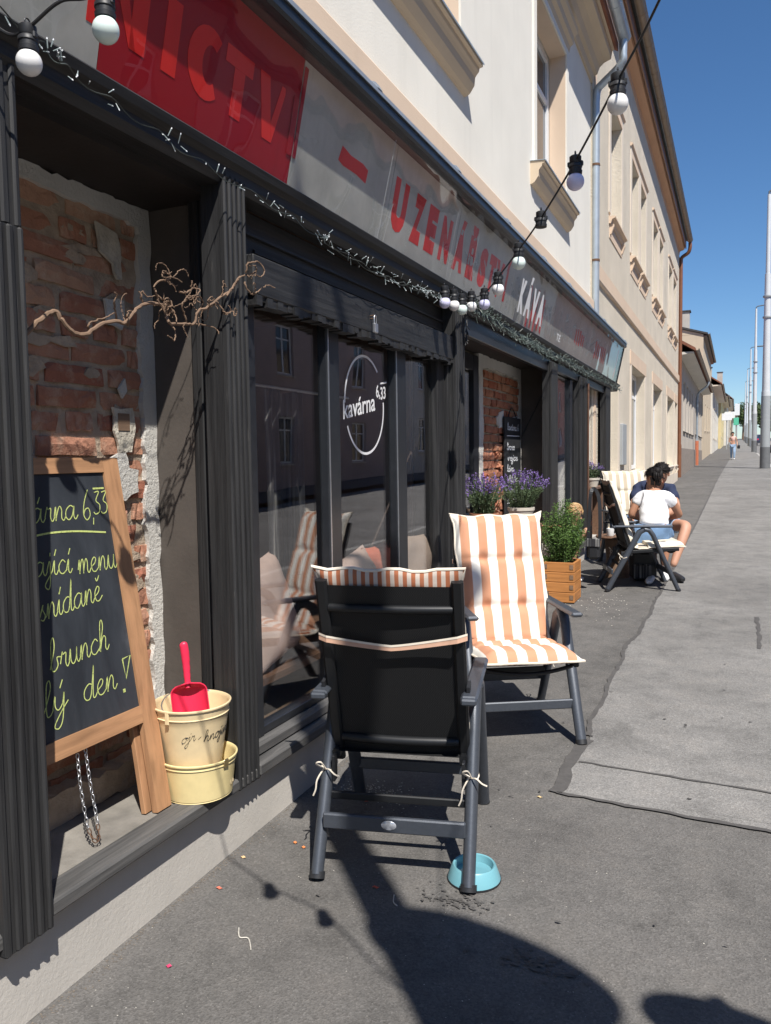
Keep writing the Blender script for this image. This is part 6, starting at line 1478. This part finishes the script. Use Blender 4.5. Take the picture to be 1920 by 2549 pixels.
M['grey_top'] = simple('blue_grey_jersey', (.10, .14, .17), .9, .15, 10); M['pink_top'] = simple('pale_pink_top', (.72, .46, .40), .9, .1, 10); M['shoe_w'] = simple('white_shoe', (.75, .75, .76), .6, .05, 20); M['shoe_b'] = simple('black_shoe', (.018, .018, .02), .5, .1, 20)
from mathutils import noise as mnoise
def folds(mb, amp=.008, s=9.0):
    # cloth folds: push vertices along a stretched noise
    c = Vector((0, 0, 0))
    for p in mb.v: c += p
    c /= len(mb.v)
    for i, p in enumerate(mb.v):
        d = p - c; d.z *= .2
        if d.length < 1e-5: continue
        mb.v[i] = p + d.normalized() * amp * (mnoise.noise(V(p.x * s, p.y * s, p.z * s * 2.2)) + .6 * mnoise.noise(p * s * 2.7))
    return mb
def hand(mb, w, d, up, s=1.0):
    d = Vector(d).normalized(); up = Vector(up); up = (up - d * up.dot(d)).normalized(); sd = d.cross(up)
    mb.tube([w - d * .01, w + d * .035 * s, w + d * .075 * s], [.022 * s, .030 * s, .032 * s], 8, flat=.55)
    for k, L in ((-1.5, .062), (-.5, .074), (.5, .070), (1.5, .054)):
        b = w + d * .07 * s + sd * .0135 * k * s
        mb.tube([b, b + d * L * .5 * s - up * .006, b + d * L * .8 * s - up * .022 * s, b + d * L * .9 * s - up * .036 * s], [.0085 * s, .008 * s, .0075 * s, .0055 * s], 6)
    b = w + d * .025 * s - sd * .022 * s; mb.tube([b, b - sd * .025 * s + d * .02 * s - up * .008, b - sd * .032 * s + d * .048 * s - up * .018 * s], [.010 * s, .0095 * s, .007 * s], 6)
def face(par, c, f, up, s, skinm, eye=True):
    f = Vector(f).normalized(); up = (Vector(up) - f * Vector(up).dot(f)).normalized(); r = f.cross(up); c = Vector(c)
    for k in (-1, 1):
        e = part('eye', MB().ball(c + f * .082 * s + r * .032 * s * k, .010 * s, 8, 6), M['shoe_b'], par)
        part('ear', MB().ball(c + r * .078 * s * k - up * .012 * s - f * .005, .024 * s, 8, 6, (.5, 1, 1.3)), M[skinm], par)
    part('nose', MB().tube([c + f * .082 * s + up * .005 * s, c + f * .107 * s - up * .028 * s, c + f * .085 * s - up * .036 * s], [.007 * s, .013 * s, .008 * s], 8), M[skinm], par)
    part('mouth', MB().tube([c + f * .083 * s - up * .058 * s + r * k * .022 * s for k in (-1, 0, 1)], [.003 * s, .006 * s, .003 * s], 6), M['coral_fabric'], par)
def head_joints(J, Ed, neck, c, f, up, s=1.0):
    f = Vector(f).normalized(); up = Vector(up).normalized(); c = Vector(c)
    J['jaw'] = (c - up * .065 * s + f * .018 * s, (.058 * s, .064 * s)); J['skull'] = (c + up * .01 * s, (.077 * s, .090 * s)); J['crown'] = (c + up * .075 * s - f * .01 * s, (.062 * s, .074 * s))
    Ed += [(neck, 'jaw'), ('jaw', 'skull'), ('skull', 'crown')]
def hair_cap(par, c, f, up, s, mat, extra=None, low=-.2):
    f = Vector(f).normalized(); up = (Vector(up) - f * Vector(up).dot(f)).normalized(); r = f.cross(up); c = Vector(c); m = MB(); q = random.Random(5)
    def fn(u, v):
        a = 2 * pi * u; t = v; # from crown down; longer at the back
        back = .5 - .5 * cos(a); lo = 1.0 + .95 * back
        th = t * lo; x = sin(th) * (1 - .10 * t * (1 - back)); n = .006 * sin(14 * a + 3 * sin(5 * v)) * v
        return c + (f * cos(a) * x * .096 + r * sin(a) * x * .087 + up * (cos(th) * .108 + .012)) * s * (1 + n * 4) - f * .012 * s
    m.grid(fn, 40, 12); 
    base = list(m.v)
    for i in range(230):   # locks lying over the cap
        p = base[q.randrange(41 * 2, len(base))]; o = (p - c); n_ = o.normalized(); fl = (-f * .45 - up * .75 + r * q.uniform(-.35, .35)); fl = (fl - n_ * fl.dot(n_)).normalized(); L = q.uniform(.03, .06) * s
        P = [p + n_ * .001, p + fl * L * .5 + n_ * q.uniform(.0005, .002), p + fl * L + n_ * q.uniform(-.006, .001)]; m.tube(P, [.0045 * s, .004 * s, .0008], 4)
    if extra: extra(m, c, f, r, up)
    return part('hair', m, M[mat], par)
# --- woman in the white tee, sitting with her back to the camera
hx, hy, hz_ = .985, 8.74, .765
wm = thing('person', 'person with dark tied hair in white t-shirt and denim shorts, back to the camera', 'person', (hx, hy, gz(hy)), 0, 'people at the cafe')
up = V(-.05, .28, 1).normalized(); hc = V(.955, 9.01, 1.335); fd = V(-.45, .8, -.42).normalized(); hup = V(-.1, .45, .9)
J = {'pelvis': (V(hx, hy, hz_), (.135, .115)), 'waist': (V(hx - .005, hy + .06, .90), (.112, .088)), 'chest': (V(.975, 8.86, 1.04), (.125, .10)), 'neck0': (V(.965, 8.94, 1.165), .07), 'neck': (V(.96, 8.975, 1.225), .048)}
Ed = [('pelvis', 'waist'), ('waist', 'chest'), ('chest', 'neck0'), ('neck0', 'neck')]
head_joints(J, Ed, 'neck', hc, fd, hup)
arms = {'l': [V(.815, 8.93, 1.125), V(.735, 8.90, .935), V(.86, 9.16, .875)], 'r': [V(1.135, 8.92, 1.12), V(1.225, 9.04, .935), V(1.06, 9.26, .885)]}
for k, (a, b, c) in arms.items():
    J['s' + k] = (a, .055); J['e' + k] = (b, .042); J['w' + k] = (c, .028); J['m' + k] = (a.lerp(b, .5), .047); J['n' + k] = (b.lerp(c, .4), .040)
    Ed += [('neck0', 's' + k), ('s' + k, 'm' + k), ('m' + k, 'e' + k), ('e' + k, 'n' + k), ('n' + k, 'w' + k)]
legs = {'l': [V(.895, hy + .02, .74), V(.90, 9.17, .72), V(.955, 8.90, .34), V(.95, 8.80, .275)], 'r': [V(1.08, hy + .02, .74), V(1.10, 9.17, .73), V(1.06, 9.12, .36), V(1.07, 9.06, .28)]}
for k, (a, b, c, d) in legs.items():
    J['h' + k] = (a, .088); J['t' + k] = (a.lerp(b, .5), .080); J['k' + k] = (b, .058); J['c' + k] = (b.lerp(c, .35), .054); J['a' + k] = (c, .034)
    Ed += [('pelvis', 'h' + k), ('h' + k, 't' + k), ('t' + k, 'k' + k), ('k' + k, 'c' + k), ('c' + k, 'a' + k)]
b = skin(J, Ed); hand(b, arms['l'][2], V(.3, .9, -.1), V(0, 0, 1), .9); hand(b, arms['r'][2], V(-.6, .7, -.1), V(0, 0, 1), .9)
part('body', b, M['skin2'], wm); face(wm, hc, fd, hup, .92, 'skin2')
TJ = {n: (J[n][0], tuple(x + .014 for x in (J[n][1] if isinstance(J[n][1], tuple) else (J[n][1],) * 2))) for n in ('pelvis', 'waist', 'chest', 'neck0')}
TJ['pelvis'] = (V(hx, hy + .01, .79), (.17, .135)); TJ['waist'] = (TJ['waist'][0], (.155, .12)); TJ['chest'] = (TJ['chest'][0], (.17, .125)); TE = [('pelvis', 'waist'), ('waist', 'chest'), ('chest', 'neck0')]
for k in 'lr':
    a, e = arms[k][0], arms[k][1]; TJ['s' + k] = (a, .07); TJ['m' + k] = (a.lerp(e, .48), .064); TE += [('neck0', 's' + k), ('s' + k, 'm' + k)]
part('t_shirt', folds(skin(TJ, TE, 3), .012), M['tee_white'], wm)
SJ = {'pelvis': (V(hx, hy, .755), (.152, .125))}; SE = []
for k in 'lr':
    a, e = legs[k][0], legs[k][1]; SJ['h' + k] = (a, .105); SJ['t' + k] = (a.lerp(e, .55), .098); SE += [('pelvis', 'h' + k), ('h' + k, 't' + k)]
part('shorts', folds(skin(SJ, SE, 3), .008, 12), M['denim'], wm)
def wild(m, c, f, r, u):
    q = random.Random(9); k = c - f * .085 + u * .035
    m.ball(k - f * .02, .042, 12, 8, (1, 1, 1.1))
    for i in range(16):
        a = i * .39; d = (-f * .5 + r * cos(a) + u * sin(a) * .8).normalized(); m.tube(catmull([k - f * .02, k + d * .038 - f * .02, k + d * .052 - u * .03 - f * .012, k + d * .045 - u * .075], 4), [.011] * 4 + [.009] * 4 + [.006] * 4 + [.002], 5)
    for i in range(12):
        s = q.uniform(-1, 1); b_ = c + r * s * .06 - u * .03 - f * .07; m.tube(catmull([b_, b_ - u * .04 - f * .012, b_ - u * .09 + r * q.uniform(-.02, .02)], 4), [.008] * 8 + [.002], 4)
hair_cap(wm, hc, fd, hup, 1.0, 'hair_dark', wild)
def shoe(par, heel, toe, mat, w=.042):
    heel = Vector(heel); toe = Vector(toe); d = (toe - heel).normalized(); s = MB()
    s.tube([heel - d * .02, heel + d * .03 + V(0, 0, .012), heel.lerp(toe, .5) + V(0, 0, .006), toe - d * .03, toe + d * .012], [w * .7, w * .95, w, w * .95, w * .45], 12, flat=.8); return part('shoe', s, M[mat], par)
g_ = gz(8.8); shoe(wm, (.955, 8.92, g_ + .04), (.94, 8.68, g_ + .032), 'shoe_w'); shoe(wm, (1.06, 9.14, g_ + .045), (1.10, 8.94, g_ + .035), 'shoe_w')
# --- man in navy, leaning over opposite her
mx, my = .76, 9.93
mn_ = thing('person', 'person with short black hair in navy t-shirt and pale denim shorts, facing the camera', 'person', (mx, my, gz(my)), 0, 'people at the cafe')
hc = V(1.00, 9.46, 1.375); fd = V(.05, -.75, -.66).normalized(); hup = V(.0, -.5, .85)
J = {'pelvis': (V(mx, my, .77), (.15, .12)), 'waist': (V(.80, 9.84, .92), (.14, .10)), 'chest': (V(.85, 9.70, 1.10), (.165, .11)), 'neck0': (V(.92, 9.60, 1.225), .085), 'neck': (V(.965, 9.53, 1.28), .058)}
Ed = [('pelvis', 'waist'), ('waist', 'chest'), ('chest', 'neck0'), ('neck0', 'neck')]; head_joints(J, Ed, 'neck', hc, fd, hup, 1.04)
arms = {'l': [V(.73, 9.62, 1.20), V(.70, 9.42, .98), V(.82, 9.26, .90)], 'r': [V(1.08, 9.62, 1.19), V(1.17, 9.44, .99), V(1.06, 9.24, .92)]}
for k, (a, b, c) in arms.items():
    J['s' + k] = (a, .066); J['m' + k] = (a.lerp(b, .5), .056); J['e' + k] = (b, .048); J['n' + k] = (b.lerp(c, .4), .045); J['w' + k] = (c, .032)
    Ed += [('neck0', 's' + k), ('s' + k, 'm' + k), ('m' + k, 'e' + k), ('e' + k, 'n' + k), ('n' + k, 'w' + k)]
legs = {'l': [V(.66, 9.88, .75), V(.63, 9.42, .80), V(.66, 9.52, .37)], 'r': [V(.88, 9.86, .75), V(1.285, 9.32, .80), V(1.155, 9.08, .36)]}
for k, (a, b, c) in legs.items():
    J['h' + k] = (a, .098); J['t' + k] = (a.lerp(b, .5), .088); J['k' + k] = (b, .066); J['c' + k] = (b.lerp(c, .35), .060); J['a' + k] = (c, .038)
    Ed += [('pelvis', 'h' + k), ('h' + k, 't' + k), ('t' + k, 'k' + k), ('k' + k, 'c' + k), ('c' + k, 'a' + k)]
b = skin(J, Ed); hand(b, arms['l'][2], V(.6, -.6, -.1), V(0, 0, 1)); hand(b, arms['r'][2], V(-.7, -.6, -.1), V(0, 0, 1)); part('body', b, M['skin'], mn_); face(mn_, hc, fd, hup, 1.0, 'skin')
TJ = {n: (J[n][0], tuple(x + .016 for x in (J[n][1] if isinstance(J[n][1], tuple) else (J[n][1],) * 2))) for n in ('pelvis', 'waist', 'chest', 'neck0')}; TE = [('pelvis', 'waist'), ('waist', 'chest'), ('chest', 'neck0')]
for k in 'lr':
    a, e = arms[k][0], arms[k][1]; TJ['s' + k] = (a, .084); TJ['m' + k] = (a.lerp(e, .7), .074); TE += [('neck0', 's' + k), ('s' + k, 'm' + k)]
part('t_shirt', folds(skin(TJ, TE, 3), .012), M['tee_navy'], mn_)
SJ = {'pelvis': (V(mx, my, .765), (.165, .13))}; SE = []
for k in 'lr':
    a, e = legs[k][0], legs[k][1]; SJ['h' + k] = (a, .115); SJ['t' + k] = (a.lerp(e, .80), .098); SE += [('pelvis', 'h' + k), ('h' + k, 't' + k)]
part('shorts', folds(skin(SJ, SE, 3), .008, 12), M['denim_pale'], mn_); hair_cap(mn_, hc, fd, hup, 1.05, 'hair_dark')
g_ = gz(9.1); shoe(mn_, (1.15, 9.10, g_ + .05), (1.27, 8.88, g_ + .035), 'shoe_b', .048); shoe(mn_, (.66, 9.54, gz(9.5) + .05), (.70, 9.30, gz(9.4) + .035), 'shoe_b', .048)
# --- toddler behind the shrub
cx_, cyy = .14, 8.72; g_ = gz(cyy)
kd = thing('person', 'small blond child in a blue grey top standing behind the planter shrub', 'person', (cx_, cyy, g_), 0, 'people at the cafe')
hc = V(.17, 8.70, g_ + .755); fd = V(.85, .1, -.45).normalized(); hup = V(.4, 0, .9)
J = {'pelvis': (V(cx_, cyy, g_ + .34), (.085, .08)), 'chest': (V(cx_ + .01, cyy, g_ + .52), (.085, .075)), 'neck': (V(cx_ + .015, cyy, g_ + .635), .036)}
Ed = [('pelvis', 'chest'), ('chest', 'neck')]; head_joints(J, Ed, 'neck', hc, fd, hup, .88)
for k, s in (('l', -1), ('r', 1)):
    a = V(cx_ + .01, cyy + .10 * s, g_ + .57); e = V(cx_ + .09, cyy + .13 * s, g_ + .47); w = V(cx_ + .17, cyy + .07 * s, g_ + .60)
    J['s' + k] = (a, .038); J['e' + k] = (e, .030); J['w' + k] = (w, .022); Ed += [('chest', 's' + k), ('s' + k, 'e' + k), ('e' + k, 'w' + k)]
    J['h' + k] = (V(cx_, cyy + .05 * s, g_ + .30), .055); J['k' + k] = (V(cx_ + .01, cyy + .055 * s, g_ + .17), .042); J['a' + k] = (V(cx_, cyy + .055 * s, g_ + .05), .030); Ed += [('pelvis', 'h' + k), ('h' + k, 'k' + k), ('k' + k, 'a' + k)]
b = skin(J, Ed); hand(b, J['wl'][0], V(.5, .2, .8), V(1, 0, 0), .6); hand(b, J['wr'][0], V(.5, -.2, .8), V(1, 0, 0), .6); part('body', b, M['skin'], kd); face(kd, hc, fd, hup, .82, 'skin')
TJ = {'pelvis': (J['pelvis'][0], (.10, .095)), 'chest': (J['chest'][0], (.10, .09))}; TE = [('pelvis', 'chest')]
for k in 'lr': TJ['s' + k] = (J['s' + k][0], .05); TJ['e' + k] = (J['e' + k][0], .042); TE += [('chest', 's' + k), ('s' + k, 'e' + k)]
part('top', folds(skin(TJ, TE), .006, 14), M['grey_top'], kd); hair_cap(kd, hc, fd, hup, .90, 'hair_blond')
for s in (-1, 1): shoe(kd, (cx_ - .02, cyy + .055 * s, g_ + .03), (cx_ + .10, cyy + .055 * s, g_ + .025), 'shoe_w', .03)
# --- woman walking towards the camera far up the pavement
wx, wy = 1.60, 52.5; g_ = gz(wy)
wk = thing('person', 'person in pale pink top and light blue jeans walking down the pavement far away', 'person', (wx, wy, g_), 0, 'people on the pavement')
hc = V(wx - .02, wy - .03, g_ + 1.56); fd = V(0, -1, -.1); hup = V(0, 0, 1)
J = {'pelvis': (V(wx, wy, g_ + .92), (.14, .11)), 'waist': (V(wx, wy, g_ + 1.08), (.11, .09)), 'chest': (V(wx, wy, g_ + 1.27), (.13, .10)), 'neck0': (V(wx, wy, g_ + 1.38), .06), 'neck': (V(wx - .01, wy, g_ + 1.44), .045)}
Ed = [('pelvis', 'waist'), ('waist', 'chest'), ('chest', 'neck0'), ('neck0', 'neck')]; head_joints(J, Ed, 'neck', hc, fd, hup)
for k, s in (('l', -1), ('r', 1)):
    a = V(wx + .165 * s, wy, g_ + 1.34); e = V(wx + .23 * s, wy + .03, g_ + 1.08); w = V(wx + (.25 if s > 0 else .12) * s, wy - .12, g_ + (.88 if s > 0 else 1.10))
    J['s' + k] = (a, .05); J['e' + k] = (e, .038); J['w' + k] = (w, .026); Ed += [('neck0', 's' + k), ('s' + k, 'e' + k), ('e' + k, 'w' + k)]
    h_ = V(wx + .09 * s, wy, g_ + .86); kn = V(wx + .09 * s, wy - .12 * s - .05, g_ + .48); an = V(wx + .08 * s, wy - .22 * s + .05, g_ + .09)
    J['h' + k] = (h_, .09); J['k' + k] = (kn, .062); J['a' + k] = (an, .04); Ed += [('pelvis', 'h' + k), ('h' + k, 'k' + k), ('k' + k, 'a' + k)]
b = skin(J, Ed, 1); hand(b, J['wl'][0], V(.3, -.5, -.5), V(0, -1, .2)); hand(b, J['wr'][0], V(0, -.2, -1), V(0, -1, 0)); part('body', b, M['skin'], wk); face(wk, hc, fd, hup, .92, 'skin')
part('top', skin({'waist': (J['waist'][0], (.125, .105)), 'chest': (J['chest'][0], (.145, .115)), 'neck0': (J['neck0'][0], .075), 'sl': (J['sl'][0], .065), 'sr': (J['sr'][0], .065)}, [('waist', 'chest'), ('chest', 'neck0'), ('neck0', 'sl'), ('neck0', 'sr')], 1), M['pink_top'], wk)
LJ = {'pelvis': (J['pelvis'][0], (.15, .12))}; LE = []
for k in 'lr':
    for n in 'hka': LJ[n + k] = (J[n + k][0], J[n + k][1] + .014)
    LE += [('pelvis', 'h' + k), ('h' + k, 'k' + k), ('k' + k, 'a' + k)]
part('jeans', skin(LJ, LE, 1), M['denim_pale'], wk); hair_cap(wk, hc, fd, hup, 1.0, 'rust_hair' if 'rust_hair' in M else 'hair_dark')
for s in (-1, 1): p = J['a' + ('l' if s < 0 else 'r')][0]; shoe(wk, (p.x, p.y + .03, p.z - .045), (p.x, p.y - .17, p.z - .05), 'shoe_w')
hb = thing('handbag', 'dark handbag on the arm of the far walking person', 'bag', (wx + .30, wy - .05, g_ + .8))
part('body', MB().bbox((wx + .24, wy - .16, g_ + .66), (wx + .40, wy + .06, g_ + .88), .03), M['shoe_b'], hb); part('strap', MB().tube(catmull([(wx + .32, wy - .12, g_ + .87), (wx + .28, wy - .05, g_ + 1.06), (wx + .32, wy + .02, g_ + .87)], 6), .01, 6), M['shoe_b'], hb)
